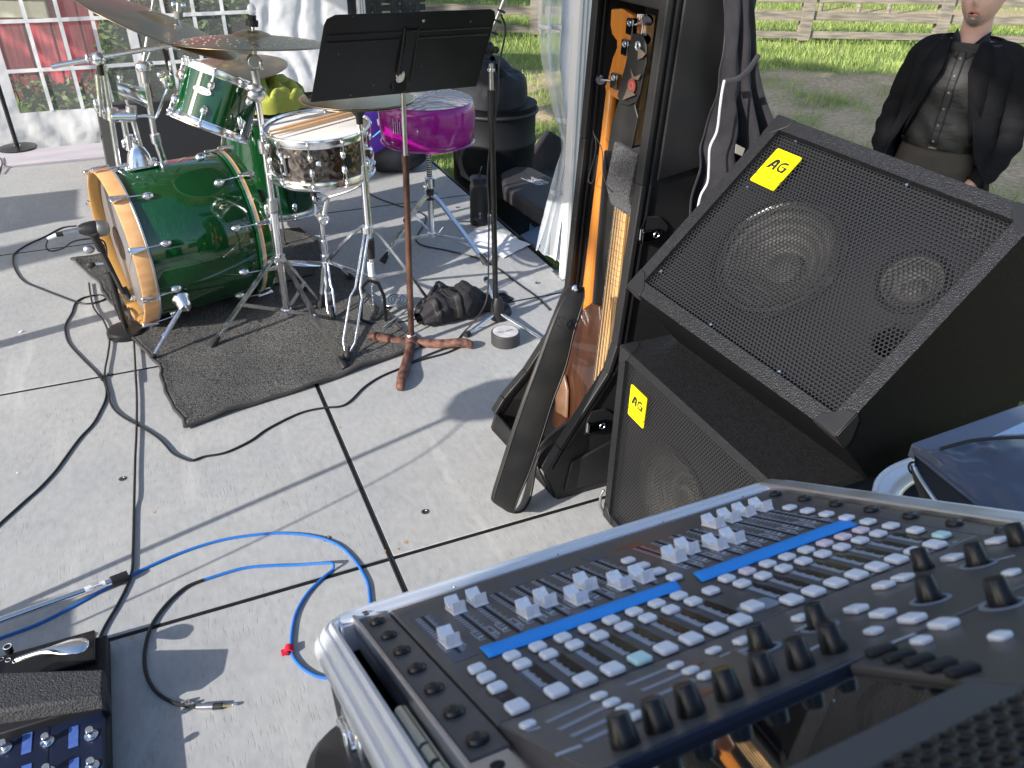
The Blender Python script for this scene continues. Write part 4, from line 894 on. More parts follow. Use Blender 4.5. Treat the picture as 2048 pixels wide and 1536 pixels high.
# ================================================================== DRUM KIT
K['green'] = mat('green_lacquer', (0.002, 0.036, 0.010), 0.10, c2=(0.004, 0.066, 0.015), nscale=60, stretch=(3.0, 0.5, 0.5), lo=0.3, hi=0.75, coat=1.0, det=7)
K['hoopwood'] = mat('maple_hoop', (0.62, 0.33, 0.14), 0.32, c2=(0.74, 0.43, 0.20), nscale=5, stretch=(2, 2, 8), coat=0.5)
K['hoopin'] = mat('maple_hoop_inside', (0.50, 0.27, 0.08), 0.35, coat=0.3)
K['head'] = mat('drum_head_white', (0.74, 0.74, 0.76), 0.6, bump=0.1, bscale=200)
K['headgrey'] = mat('drum_head_grey', (0.17, 0.17, 0.18), 0.3)
K['inlay'] = mat('hoop_inlay', (0.45, 0.46, 0.48), 0.3, 0.6)
K['bronze'] = mat('cymbal_bronze', (0.38, 0.29, 0.18), 0.24, 1.0, c2=(0.60, 0.49, 0.34), nscale=6, r2=0.4, bump=0.12, bscale=50)
K['darkbronze'] = mat('cymbal_dark_bronze', (0.36, 0.28, 0.20), 0.33, 1.0, c2=(0.55, 0.44, 0.31), nscale=7, r2=0.5, bump=0.3, bscale=26, bdist=0.003)
K['rust'] = mat('rusty_steel', (0.060, 0.024, 0.018), 0.62, c2=(0.19, 0.088, 0.062), nscale=34, lo=.4, hi=.6, bump=0.6, bscale=160, bdist=0.001, det=7)
K['rustpole'] = mat('rust_spotted_pole', (0.055, 0.032, 0.026), 0.38, 0.5, c2=(0.20, 0.10, 0.07), nscale=30, stretch=(1, 1, .35), bump=0.4, bscale=160)
def lug(par, P, out, along, s=1.0, mt='chrome', rod=None, rodto=None):
    out = Vector(out).normalized(); along = Vector(along).normalized(); P = Vector(P); side = along.cross(out)
    o = MB().lathe([(0.0, 0.018), (0.006, 0.0165), (0.012, 0.011), (0.0145, 0.003), (0.015, 0)], (0, 0, 0), (0, 0, 1), 20)
    Mx = Matrix([[side[i] * s, along[i] * s * 1.5, out[i] * s, P[i]] for i in range(3)] + [[0, 0, 0, 1]])
    m = o.xf(Mx)
    lg = m.build('lug', K[mt], par, smooth=50)
    if rodto is not None: MB().cyl(P + out * 0.012 * s, rodto, 0.0026, seg=8).build('tension_rod', K['chrome'], lg)
    return lg
# ---- bass drum
bc = Vector((-0.215, 3.125, 0.302)); ph = math.radians(13.5); ba = Vector((math.cos(ph), math.sin(ph), 0)); bs = Vector((-math.sin(ph), math.cos(ph), 0)); LB = 0.49
bd = thing('bass_drum', 'green lacquered bass drum lying on its side with maple hoops', 'drum', (bc.x + .2, bc.y + .05, 0))
def bp3(a, r, ang): return bc + ba * a + bs * (r * math.cos(ang)) + Vector((0, 0, 1)) * (r * math.sin(ang))
MB().lathe([(0.2795, 0.045), (0.281, 0.047), (0.281, LB - 0.047), (0.2795, LB - 0.045)], bc, ba, 96).build('shell', K['green'], bd, smooth=60)
MB().lathe([(0.289, 0.0), (0.291, 0.003), (0.291, 0.0505), (0.281, 0.053)], bc, ba, 96).build('front_hoop', K['hoopwood'], bd, smooth=40)
MB().lathe([(0.281, 0.053), (0.277, 0.045), (0.277, 0.004), (0.280, 0.0), (0.289, 0.0)], bc, ba, 96).build('front_hoop', K['hoopin'], bd, smooth=40)
MB().lathe([(0.2915, 0.0500), (0.2925, 0.051), (0.2925, 0.0575), (0.284, 0.059)], bc, ba, 96).build('hoop_inlay', K['inlay'], bd)
MB().lathe([(0.283, LB - 0.053), (0.290, LB - 0.051), (0.291, LB - 0.045)], bc, ba, 96).build('rear_hoop', K['green'], bd)
MB().lathe([(0.2914, LB - 0.045), (0.2914, LB - 0.036)], bc, ba, 96).build('hoop_inlay', K['inlay'], bd)
MB().lathe([(0.2912, LB - 0.036), (0.2912, LB - 0.029)], bc, ba, 96).build('rear_hoop', K['hoopwood'], bd)
MB().lathe([(0.291, LB - 0.029), (0.291, LB), (0.277, LB), (0.277, LB - 0.04)], bc, ba, 96).build('rear_hoop', K['green'], bd)
MB().lathe([(0.277, 0.042), (0.262, 0.040), (0.0, 0.040)], bc, ba, 64).build('front_head', K['headgrey'], bd)
pc3 = bc + bs * (0.13) + Vector((0, 0, -0.03))
MB().lathe([(0.066, 0.0385), (0.066, 0.0375), (0.059, 0.0375), (0.058, 0.0388)], pc3, ba, 32).build('port_ring', K['blackplastic'], bd)
MB().lathe([(0.0585, 0.0386), (0.0, 0.0386)], pc3, ba, 32).build('port_hole', mat('port_dark_wood', (0.05, 0.018, 0.010), 0.5), bd)
MB().lathe([(0.277, LB - 0.012), (0.0, LB - 0.012)], bc, ba, 64).build('batter_head', K['headgrey'], bd)
for k in range(10):
    an = math.radians(18 + 36 * k)
    out = bs * math.cos(an) + Vector((0, 0, 1)) * math.sin(an)
    for side in (0, 1):
        a0 = 0.118 if side == 0 else LB - 0.118; ah = -0.004 if side == 0 else LB + 0.004
        P = bp3(a0, 0.281, an); e = bp3(ah, 0.303, an)
        lg = lug(bd, P, out, ba, 0.95, rodto=e)
        cl = bp3(0.020 if side == 0 else LB - 0.020, 0.296, an); t = bs * -math.sin(an) + Vector((0, 0, 1)) * math.cos(an)
        m = MB(); sgn = -1 if side == 0 else 1
        m.add([cl + t * .013 + ba * sgn * .028 + out * -0.004, cl - t * .013 + ba * sgn * .028 + out * -0.004, cl - t * .005 - ba * sgn * .030 + out * .006, cl + t * .005 - ba * sgn * .030 + out * .006,
               cl + t * .013 + ba * sgn * .028 + out * 0.010, cl - t * .013 + ba * sgn * .028 + out * 0.010, cl - t * .005 - ba * sgn * .030 + out * .013, cl + t * .005 - ba * sgn * .030 + out * .013],
              [(3, 2, 1, 0), (4, 5, 6, 7), (0, 1, 5, 4), (1, 2, 6, 5), (2, 3, 7, 6), (3, 0, 4, 7)])
        m.build('hoop_claw', K['chrome'], lg, bevel=0.003, seg=3)
        MB().cyl(e - ba * sgn * 0.01, e + ba * sgn * 0.008, 0.0042, seg=8).build('rod_head', K['chrome'], lg)
# spurs
def spur(an, foot, par):
    P = bp3(0.13, 0.285, an); out = bs * math.cos(an) + Vector((0, 0, 1)) * math.sin(an)
    br = MB().lathe([(0.033, 0), (0.034, 0.008), (0.027, 0.020), (0.026, 0.040), (0.018, 0.052), (0, 0.055)], P, out, 28).build('spur_bracket', K['chrome'], par)
    q = P + out * 0.030; f = Vector(foot)
    MB().cyl(q, q.lerp(f, 0.62), 0.0095, seg=14).build('spur_tube', K['chrome'], br); MB().cyl(q.lerp(f, 0.60), q.lerp(f, 0.94), 0.0065, seg=12).build('spur_rod', K['chrome'], br)
    MB().cyl(q.lerp(f, 0.56), q.lerp(f, 0.63), 0.013, seg=12).build('spur_collar', K['chrome'], br)
    MB().cyl(q.lerp(f, 0.92), f, 0.008, 0.010, seg=12).build('spur_tip', K['rubber'], br)
    MB().cyl(q + out * 0.02 - bs * .03, q + out * 0.02 + bs * .03, 0.003, seg=8).build('spur_wing', K['chrome'], br)
spur(math.radians(180 + 28), G(304, 717, 0.018), bd); spur(math.radians(-28), bc + bs * 0.42 + ba * 0.13 + Vector((0, 0, -0.285)), bd)

# ---- tom mount on the bass drum, tom, and the boom arm
TY = 3.20
tm = thing('tom_holder', 'chrome tom holder tower standing on the bass drum, with clamps and boom arm', 'drum hardware', bp3(0.16, 0.29, math.pi / 2))
def T(px, py, dy=0): return onY(px, py, TY + dy)
tb0 = bp3(0.155, 0.288, math.pi / 2)
def blob(m, c, rx, ry, rz, seg=14):
    i0 = len(m.v); m.lathe([(0, -1), (0.5, -0.86), (0.86, -0.5), (1, 0), (0.86, 0.5), (0.5, 0.86), (0, 1)], (0, 0, 0), (0, 0, 1), seg); m.xf(Matrix.Translation(c) @ Matrix.Diagonal((rx, ry, rz, 1)), i0); return m
MB().prism(rrect(-0.052, 0.06, -0.035, 0.035, 0.012), tb0 + Vector((0, 0, -0.004)), ba, bs, (0, 0, 0.008)).build('base_plate', K['chrome'], tm, bevel=0.002)
bell = MB(); rings = [(0.045, 0.034, 0.004), (0.043, 0.032, 0.012), (0.036, 0.027, 0.040), (0.026, 0.020, 0.062), (0.017, 0.014, 0.070), (0.0165, 0.0165, 0.095), (0.0, 0.0, 0.096)]
vs = []; sg = 28
for rx, ry, h in rings:
    for k in range(sg): a = 2 * math.pi * k / sg; q = 1 / max(abs(math.cos(a)), abs(math.sin(a))) ** (0.55 if h < .05 else .1); vs.append(tb0 + ba * (rx * math.cos(a) * q) + bs * (ry * math.sin(a) * q) + Vector((0, 0, h)))
bell.add(vs, [(i * sg + k, i * sg + (k + 1) % sg, (i + 1) * sg + (k + 1) % sg, (i + 1) * sg + k) for i in range(len(rings) - 1) for k in range(sg)]).build('base_bell', K['chrome'], tm, smooth=50)
p0 = tb0 + Vector((0, 0, 0.09)); TY = p0.y
# leg-like feet of the bell plate
for (u, v) in ((.05, -.03), (-.045, .02), (.055, .03)): blob(MB(), tb0 + ba * u + bs * v + Vector((0, 0, 0.004)), .012, .012, .008).build('plate_foot', K['chrome'], tm)
MB().cyl(p0 - Vector((0, 0, .01)), T(258, 292), 0.0115, seg=18).build('tube', K['chrome'], tm)
MB().cyl(T(262, 300), T(257, 270), 0.0155, seg=18).build('collar', K['chrome'], tm)
blob(MB(), T(250, 288), .012, .010, .020).build('wing_nut', K['chrome'], tm)
MB().cyl(T(258, 300), T(246, 232), 0.0105, seg=18).build('tube', K['chrome'], tm)
MB().cyl(T(222, 232), T(272, 232), 0.021, seg=22).build('clamp_block', K['chrome'], tm, bevel=0.003)
MB().cyl(T(224, 216), T(226, 240), 0.020, seg=22).build('clamp_collar', K['steel'], tm); MB().cyl(T(262, 212), T(264, 236), 0.018, seg=22).build('clamp_collar', K['steel'], tm)
w_ = MB(); blob(w_, T(193, 212), .010, .012, .026); w_.build('wing_nut', K['chrome'], tm); blob(MB(), T(207, 225), .010, .012, .024).build('wing_nut', K['chrome'], tm)
MB().cyl(T(240, 345), T(206, 130), 0.0095, seg=16).build('left_rod', K['chrome'], tm)
MB().cyl(T(279, 357 - 0), T(262, 235), 0.0105, seg=16) if False else MB().cyl(T(282, 297), T(262, 225), 0.0095, seg=16).build('right_rod', K['chrome'], tm)
MB().cyl(T(204, 232), T(196, 150), 0.0105, seg=16).build('boom_post', K['chrome'], tm)
MB().cyl(T(204, 150), T(200, 128), 0.0125, seg=16).build('post_grip', K['blackmetal'], tm)
c = T(196, 118); blob(MB(), c, .024, .018, .024, 16).build('boom_clamp', K['chrome'], tm, smooth=25); blob(MB(), c + Vector((-.03, -.01, .006)), .008, .010, .016).build('wing_nut', K['chrome'], tm)
MB().cyl(T(103, 133), T(350, 88), 0.0085, seg=16).build('boom_arm', K['chrome'], tm)
c = T(352, 84); MB().cyl(c + Vector((0, -.018, 0)), c + Vector((0, .018, 0)), 0.024, seg=24).build('boom_ratchet', K['chrome'], tm, bevel=.003); MB().torus(c + Vector((0, -.019, 0)), (0, 1, 0), .014, .004, 20, 8).build('ratchet_ring', K['chrome'], tm)
MB().cyl(T(360, 80), T(356, 12), 0.0062, seg=12).build('cymbal_rod', K['chrome'], tm)
MB().cyl(T(357, 38), T(357, 24), 0.014, seg=16).build('felt', mat('grey_felt', (0.25, 0.23, 0.20), 1.0), tm)
m = MB(); blob(m, T(348, 10), .010, .008, .012); blob(m, T(366, 12), .010, .008, .012); m.cyl(T(357, 22), T(357, 6), 0.009, seg=12); m.build('wing_nut', K['chrome'], tm)
# L rod that carries the tom
pts = smoothp([T(252, 236), T(290, 232, .0), T(310, 236, 0), T(316, 226, 0), T(330, 190, 0.03), T(338, 170, .03)], 24)
MB().tube(pts, 0.0055, 10).build('tom_arm', K['chrome'], tm)
blob(MB(), T(335, 160, .02), .026, .02, .034).build('tom_clamp', K['chrome'], tm, smooth=20); blob(MB(), T(322, 150, .0), .014, .008, .012).build('wing_nut', K['chrome'], tm); blob(MB(), T(340, 132, .02), .006, .008, .020).build('wing_nut', K['chrome'], tm)
# chrome cowbell on the rod
cbm = thing('cowbell', 'small chrome cowbell clamped beside the tom holder', 'cowbell', T(262, 190))
a_, b_b = T(236, 176), T(292, 196)
d = (b_b - a_).normalized(); zz = Vector((0.05, 0.1, 1)).normalized(); sd_ = d.cross(zz)
vs = []
for t, w, h in ((0, .017, .021), (1, .030, .032)):
    p = a_.lerp(b_b, t)
    for k in range(20):
        an = 2 * math.pi * k / 20; q = 1 / max(abs(math.cos(an)), abs(math.sin(an))) ** .5; vs.append(p + sd_ * (w * q * math.cos(an)) + zz * (h * q * math.sin(an)))
MB().add(vs, [(k, (k + 1) % 20, 20 + (k + 1) % 20, 20 + k) for k in range(20)] + [tuple(range(19, -1, -1))]).build('bell', K['chrome'], cbm, solid=0.002)
blob(MB(), T(240, 156), .010, .010, .012).build('clamp_screw', K['chrome'], cbm); MB().cyl(T(240, 168), T(240, 150), .004, seg=8).build('clamp_rod', K['chrome'], cbm)
# small upright tube stand behind the drum with its own arm (cymbal stand seen through)
cs2 = thing('cymbal_stand', 'chrome cymbal stand behind the bass drum, its upper tube angled', 'cymbal stand', G(330, 345))
def S2(px, py): return onY(px, py, 3.42)
MB().cyl(S2(335, 345), S2(312, 278), 0.0135, seg=18).build('base_tube', K['chrome'], cs2); MB().cyl(S2(314, 286), S2(309, 268), 0.0185, seg=18).build('collar', K['chrome'], cs2)
MB().cyl(S2(309, 270), S2(288, 148), 0.0110, seg=18).build('middle_tube', K['chrome'], cs2); MB().cyl(S2(291, 165), S2(288, 142), 0.016, seg=16).build('collar', K['steel'], cs2)
blob(MB(), S2(287, 134), .028, .02, .024).build('tilter', K['chrome'], cs2, smooth=25); blob(MB(), S2(302, 130), .012, .010, .014).build('wing_nut', K['chrome'], cs2)
MB().cyl(S2(286, 130), S2(297, 62), 0.0070, seg=14).build('upper_rod', K['chrome'], cs2); blob(MB(), S2(298, 60), .014, .012, .022).build('tilter', K['chrome'], cs2)
MB().cyl(S2(298, 60), S2(310, -20), 0.0055, seg=12).build('upper_rod', K['chrome'], cs2)
MB().cyl(S2(282, 150), S2(300, 105), 0.004, seg=8).build('thin_rod', K['chrome'], cs2)
MB().cyl(S2(275, 260), S2(252, 200), 0.0045, seg=8).build('thin_rod', K['chrome'], cs2); MB().cyl(S2(332, 100), S2(346, 170), 0.006, seg=8).build('dark_rod', K['blackmetal'], cs2); MB().cyl(S2(322, 80), S2(340, 150), 0.006, seg=8).build('dark_rod', K['blackmetal'], cs2)

# ---- rack tom
def drum(name, label, c0, c1, R, mshell, par_lab=None, nlug=6, a_off=0, rimh=0.024, headmat='head', lugmt='chrome', ls=0.9, twolug=True, rimR=0.012):
    # c0 bottom rim centre, c1 top rim centre
    c0 = Vector(c0); c1 = Vector(c1); ax = (c1 - c0).normalized(); H = (c1 - c0).length
    t = thing(name, label, 'drum', c0); x, y, _ = frame(ax)
    MB().lathe([(R, 0.010), (R, H - 0.010)], c0, ax, 72).build('shell', mshell, t, smooth=60)
    for s, cc, nm in ((1, c1, 'top_hoop'), (-1, c0, 'bottom_hoop')):
        A = ax * s
        MB().lathe([(R + 0.001, -0.030), (R + 0.007, -0.029), (R + 0.0075, -0.024), (R + 0.0085, -0.022), (R + 0.0085, -0.006), (R + 0.013, -0.003), (R + 0.012, 0.001), (R + 0.005, 0.001), (R + 0.003, -0.006)], cc, A, 72).build(nm, K['chrome'], t, smooth=40)
        MB().lathe([(R + 0.004, -0.010), (R * 0.5, -0.0098), (0, -0.0098)], cc, A, 72).build('head', K[headmat] if s > 0 else K['headgrey'], t)
    for k in range(nlug):
        an = 2 * math.pi * k / nlug + a_off; out = x * math.cos(an) + y * math.sin(an)
        for s, cc in (((1, c1), (-1, c0)) if twolug else ((1, c1),)):
            P = cc - ax * s * 0.060 + out * R
            lg = lug(t, P, out, ax, ls, lugmt, rodto=cc + out * (R + 0.012) - ax * s * 0.014)
            blob(MB(), cc + out * (R + 0.012) - ax * s * 0.014, .007, .007, .009).build('hoop_ear', K['chrome'], lg)
    return t, ax, x, y, H
TY_ = 3.16
vdir = Vector(ray(430, 200)); P0 = CAM + np.array(vdir) * 3.2
def TP(px, py): return onP(px, py, P0, np.array(vdir))
cA, cB = (TP(335, 224) + TP(495, 294)) / 2, (TP(370, 104) + TP(528, 186)) / 2
Rt = (TP(335, 224) - TP(495, 294)).length / 2 - 0.010
tom, tax, tx_, ty_, tH = drum('rack_tom', 'green rack tom tilted away, with chrome hoops and an oval badge', cA, cB, Rt, K['green'], nlug=6, a_off=0.35)
outv = (-vdir - tax * (-vdir).dot(tax)).normalized(); sdv = tax.cross(outv)
bo = TP(406, 182); bo = cA + tax * (bo - cA).dot(tax) + (outv * math.cos(0.12) - sdv * math.sin(0.12)) * 0
dd = (TP(406, 182) - cA); xs = dd.dot(sdv); yo = math.sqrt(max(0, (Rt + .001) ** 2 - xs * xs)); bo = cA + tax * dd.dot(tax) + sdv * xs + outv * yo
on_ = (bo - cA - tax * dd.dot(tax)).normalized(); bsd = tax.cross(on_)
Mb = Matrix([[bsd[i], tax[i], on_[i], bo[i]] for i in range(3)] + [[0, 0, 0, 1]])
if (Mb.to_3x3() @ Vector((1, 0, 0))).dot(Vector(RW[:, 0])) < 0: Mb = Mb @ Matrix.Rotation(math.pi, 4, 'Z')
Mb = Mb @ Matrix.Rotation(math.radians(0), 4, 'Z')
el = [(0.033 * math.cos(a), 0.0125 * math.sin(a)) for a in np.linspace(0, 2 * math.pi, 29)[:-1]]
b3 = Mb.to_3x3(); bg_ = MB().prism(el, bo, b3 @ Vector((1, 0, 0)), b3 @ Vector((0, 1, 0)), on_ * 0.003).build('badge', mat('badge_silver', (0.50, 0.51, 0.52), 0.35, 0.4), tom, bevel=.001)
text_mb('Mapex', 0.019, Mb @ Matrix.Translation((0, 0, 0.0034)), 0.0002, 1.05, 0.2).build('badge_lettering', K['ink'], bg_, smooth=0, kind='stuff')
# ---- floor tom
fb_, ft_ = Vector((0.49, 3.88, 0.13)), Vector((0.50, 3.86, 0.60))
ftm, *_r = drum('floor_tom', 'green floor tom behind the snare drum with a towel on its head', fb_, ft_, 0.205, K['green'], nlug=8, a_off=0.2, headmat='headgrey')
for a in (0.4, 2.5, 4.6):
    c = fb_ + Vector((math.cos(a) * .225, math.sin(a) * .225, 0)); MB().cyl(c + Vector((0, 0, .2)), (c.x, c.y, 0.0), 0.005, seg=10).build('leg', K['chrome'], ftm)
    MB().cyl((c.x, c.y, .02), (c.x, c.y, 0), 0.011, seg=10).build('foot', K['rubber'], ftm)
# towel
K['towel'] = mat('lime_towel', (0.33, 0.36, 0.045), 1.0, c2=(0.42, 0.44, 0.08), nscale=9, bump=1.0, bscale=900, bdist=0.001, sheen=0.3)
tc_ = Vector((0.505, 3.83, 0.605))
def towel(u, v):
    a = u * 2 * math.pi; r = 0.165 * math.sin(v * math.pi / 2) ** 0.8
    h = 0.105 * math.cos(v * math.pi / 2) ** 0.7 * (1 + 0.45 * mnoise.noise(Vector((math.cos(a) * 1.6, math.sin(a) * 1.6, v * 2)))) + 0.034 * (abs(math.sin(a * 3.5 + v * 5 + 2 * mnoise.noise(Vector((math.cos(a) * 2, math.sin(a) * 2, v * 3))))) - .5) * math.sin(v * math.pi) ** .6 + 0.012 * mnoise.noise(Vector((math.cos(a) * 5, math.sin(a) * 5, v * 6)))
    rr_ = r * (1 + 0.16 * mnoise.noise(Vector((math.cos(a) * 1.2 + 4, math.sin(a) * 1.2, 0))))
    return (tc_.x + rr_ * math.cos(a), tc_.y + rr_ * math.sin(a), tc_.z + max(0.0, h))
tw = tag(MB().grid(towel, 72, 26).build('towel', K['towel'], smooth=60), 'lime green towel bunched up on the floor tom', 'towel')

# ---- snare drum with stand
K['hammered'] = mat('hammered_black_nickel', (0.19, 0.165, 0.155), 0.20, 1.0)
hm = K['hammered'].node_tree; vo = hm.nodes.new('ShaderNodeTexVoronoi'); vo.feature = 'SMOOTH_F1'; vo.inputs['Scale'].default_value = 46; tcn = hm.nodes.new('ShaderNodeTexCoord'); hm.links.new(tcn.outputs['Object'], vo.inputs[0])
bpn = hm.nodes.new('ShaderNodeBump'); bpn.inputs['Distance'].default_value = 0.006; bpn.inputs['Strength'].default_value = 0.9; hm.links.new(vo.outputs[0], bpn.inputs['Height']); hm.links.new(bpn.outputs[0], hm.nodes['Principled BSDF'].inputs['Normal'])
s1c = Vector(CAM + ray(633, 249) * 3.02); tilt = Vector((-0.03, -0.035, 1)).normalized(); s0c = s1c - tilt * 0.172
sn, sax, sxx, syy, sH = drum('snare_drum', 'snare drum with hammered dark metal shell and white head', s0c, s1c, 0.176, K['hammered'], nlug=10, a_off=0.25, ls=0.7)
sn_out = Vector((-0.02, -1, 0)).normalized()
def on_snare(px, py, lift=0.0):
    d = Vector(ray(px, py)); o = Vector(CAM) - s0c; a = d - sax * d.dot(sax); b_ = o - sax * o.dot(sax)
    A = a.dot(a); B_ = 2 * a.dot(b_); Cc = b_.dot(b_) - (0.176 + lift) ** 2; t = (-B_ - math.sqrt(max(0, B_ * B_ - 4 * A * Cc))) / (2 * A); p = Vector(CAM) + d * t
    n_ = (p - s0c); n_ = (n_ - sax * n_.dot(sax)).normalized(); return p, n_
p, nn_ = on_snare(697, 322); bdg = MB().prism(rrect(-.012, .012, -.024, .024, .010), p, sax.cross(nn_), sax, nn_ * 0.0025).build('badge', K['blackchrome'], sn); MB().prism(rrect(-.0085, .0085, -.020, .020, .008), p + nn_ * .0026, sax.cross(nn_), sax, nn_ * 0.0005).build('badge_plate', K['blackplastic'], bdg)
p, nn_ = on_snare(638, 328); MB().lathe([(.010, 0), (.010, .003), (.006, .005), (.004, .002), (0, .002)], p, nn_, 16).build('vent_grommet', K['chrome'], sn)
p, nn_ = on_snare(568, 332, .008); th_ = MB().cyl(p - sax * .03, p + sax * .028, 0.010, seg=14).build('strainer', K['chrome'], sn, bevel=.002); MB().cyl(p + nn_ * .008 + sax * .01, p + nn_ * .008 - sax * .02, .006, seg=10).build('strainer_knob', K['blackplastic'], th_)
p, nn_ = on_snare(735, 310, .010); MB().torus(p, sax.cross(nn_) if False else Vector((0.3, -.9, 0)), .022, .004, 20, 8, -1.4, 1.6).build('strainer_arm', K['chrome'], sn)
ss = thing('snare_stand', 'chrome double braced snare stand under the hammered snare', 'drum stand', G(658, 605))
scx = Vector((0.545, 2.985, 0)); q0 = Vector((s0c.x, s0c.y, s0c.z - 0.015))
def U(px, py): return up(px, py, scx.x, scx.y)
MB().cyl(U(655, 590), U(648, 490), 0.0125, seg=16).build('base_tube', K['chrome'], ss); MB().cyl(U(649, 500), U(646, 480), 0.0165, seg=16).build('collar', K['chrome'], ss); MB().cyl(U(647, 485), U(642, 430), 0.010, seg=16).build('inner_tube', K['chrome'], ss)
c = U(646, 437); MB().cyl(c + Vector((0, -.022, 0)), c + Vector((0, .02, 0)), .021, seg=22).build('tilter', K['chrome'], ss, bevel=.003); MB().torus(c + Vector((0, -.023, 0)), (0, 1, 0), .014, .003, 20, 8).build('tilter_ring', K['chrome'], ss)
bk = U(655, 395); MB().cyl(c, bk, .011, seg=14).build('basket_tube', K['chrome'], ss)
MB().bar(U(631, 432), U(629, 380), .006, .010, (0, 1, 0)).build('basket_arm', K['chrome'], ss)
for k, an in enumerate((-2.0, 0.1, 2.2)):
    e = q0 + Vector((math.cos(an) * .165, math.sin(an) * .165, -0.006)); mid = bk.lerp(e, .6) + Vector((0, 0, -.03))
    MB().tube(smoothp([bk, mid, e + Vector((0, 0, -.03)), e], 14), .0055, 8).build('basket_arm', K['chrome'], ss)
    MB().cyl(e + Vector((0, 0, -.012)), e + Vector((0, 0, .03)), .011, seg=10).build('rubber_grip', K['rubber'], ss)
def foot(par, f, dirv, L=.055, r=.014):
    f = Vector(f); d = Vector(dirv).normalized()
    m = MB().tube([f, f + d * L * .25, f + d * L * .6, f + d * L], [r * 1.0, r * 1.1, r * .85, r * .6], 10); o = m.build('rubber_foot', K['rubber'], par)
    for k in range(3): MB().torus(f + d * L * (.62 + .13 * k), d, r * (.86 - .1 * k), .0016, 14, 6).build('foot_rib', K['rubber'], o)
    return o
def leg(par, hub, knee, ft, lo=None, w=.016, th=.004, dbl=False, name='leg', gap=.03):
    hub, knee, ft = Vector(hub), Vector(knee), Vector(ft); o = None
    side = (knee - hub).cross(Vector((0, 0, 1))).normalized()
    if not dbl:
        m = MB().tube(smoothp([hub, hub.lerp(knee, .5) + Vector((0, 0, .006)), knee, knee.lerp(ft, .5), ft], 16), [.0] * 17, 4) if False else MB()
        pts = smoothp([hub, hub.lerp(knee, .6) + Vector((0, 0, .01)), knee.lerp(ft, .4), ft], 8)
        for a, b_ in zip(pts, pts[1:]): m.bar(a, b_ + (b_ - a) * .02, w * .55, w, side)
        o = m.build(name, K['chrome'], par, smooth=40)
    else:
        m = None
        for s in (-1, 1):
            of = side * gap * .5 * s; ends = side * .006 * s
            m = MB(); pts = [hub + ends * 1.3, hub.lerp(ft, .45) + ends * 1.5, hub.lerp(ft, .52) + of, hub.lerp(ft, .86) + of, hub.lerp(ft, .94) + ends, ft + ends * .5]
            m.tube(pts, .0045, 8); r = m.build(name, K['chrome'], par, smooth=50); o = o or r
    foot(o, ft, (knee - ft) if not dbl else (hub - ft)); return o
hub = U(650, 515)
for f in [G(640, 615, .012), G(665, 640, .012), (0.66, 3.18, .012), (0.44, 3.16, .012)][0:3]:
    leg(ss, hub, hub.lerp(Vector(f), .4), f, w=.014, dbl=(Vector(f) - G(665, 640, .012)).length < .01, gap=.028)
MB().cyl(hub + Vector((0, 0, -.012)), hub + Vector((0, 0, .012)), .018, seg=16).build('hub', K['chrome'], ss); MB().cyl(U(657, 600), U(656, 585), .017, seg=14).build('lower_hub', K['chrome'], ss)
# sticks
K['stick'] = mat('hickory', (0.62, 0.38, 0.20), 0.45, c2=(0.72, 0.48, 0.28), nscale=6, stretch=(1, 1, 1))
for dy, lab, (pa, pb) in ((0, 'hickory drumstick lying across the snare head, nearer of the pair', ((533, 272), (722, 222))), (1, 'hickory drumstick lying across the snare head, farther of the pair', ((532, 265), (718, 217)))):
    a = onP(*pa, s1c + sax * 0.010, sax); c = onP(*pb, s1c + sax * 0.008, sax); L = (c - a)
    a2 = c - L.normalized() * 0.385
    tag(MB().lathe([(0, 0), (.0035, .003), (.0038, .008), (.0026, .014), (.0036, .03), (.0068, .10), (.0073, .38), (.006, .387), (0, .388)], a2, L, 14).build('drumstick', K['stick']), lab, 'drumstick', 'pair of drumsticks')

# ---- cymbals
def cymbal(name, label, c, ax, R, mt, holes=False, group='cymbals of the drum kit', bell=0.25, h=0.10):
    c = Vector(c); ax = Vector(ax).normalized(); t = thing(name, label, 'cymbal', c, group)
    prof = [(0.006, h * R * 1.55), (bell * R * .5, h * R * 1.45), (bell * R * .85, h * R * 1.12), (bell * R, h * R * .86)] + [(R * k, h * R * .86 * (1 - ((k - bell) / (1 - bell)) ** 1.25)) for k in np.linspace(bell + .05, 1, 14)]
    m = MB().lathe(prof, c - ax * (h * R * 1.2), ax, 96)
    o = m.build('bow', mt, t, smooth=60, solid=0.0018)
    x, y, _ = frame(ax)
    g = MB()
    for k in range(22): rr_ = R * (.32 + .031 * k); zz = h * R * .86 * (1 - ((rr_ / R - bell) / (1 - bell)) ** 1.25) + 0.0011
    if holes:
        for r_ in range(4):
            for k in range(6 + 2 * 10):
                if (k + r_) % 1: continue
                an = 2 * math.pi * k / 26 + r_ * .12; rr_ = R * (.50 + .11 * r_); zz = h * R * .86 * (1 - ((rr_ / R - bell) / (1 - bell)) ** 1.25)
                p = c - ax * (h * R * 1.2) + ax * zz + (x * math.cos(an) + y * math.sin(an)) * rr_; tg = (x * -math.sin(an) + y * math.cos(an))
                g.lathe([(0.0036, 0.0012), (0.0036, 0.0018), (0.0, 0.0020)], p, ax + (x * math.cos(an) + y * math.sin(an)) * .1, 8)
        g.build('rivet_hole', mat('hole_glint', (0.75, 0.72, 0.66), 0.4), t, kind='stuff')
    return t
CS = Vector((0.355, 2.957, 0))
def C1(px, py): return up(px, py, CS.x, CS.y)
cr1 = cymbal('crash_cymbal', 'bronze effects cymbal with rows of small holes, on the tall chrome stand', C1(503, 66), (0.055, 0.075, 1), 0.262, K['bronze'], holes=True)
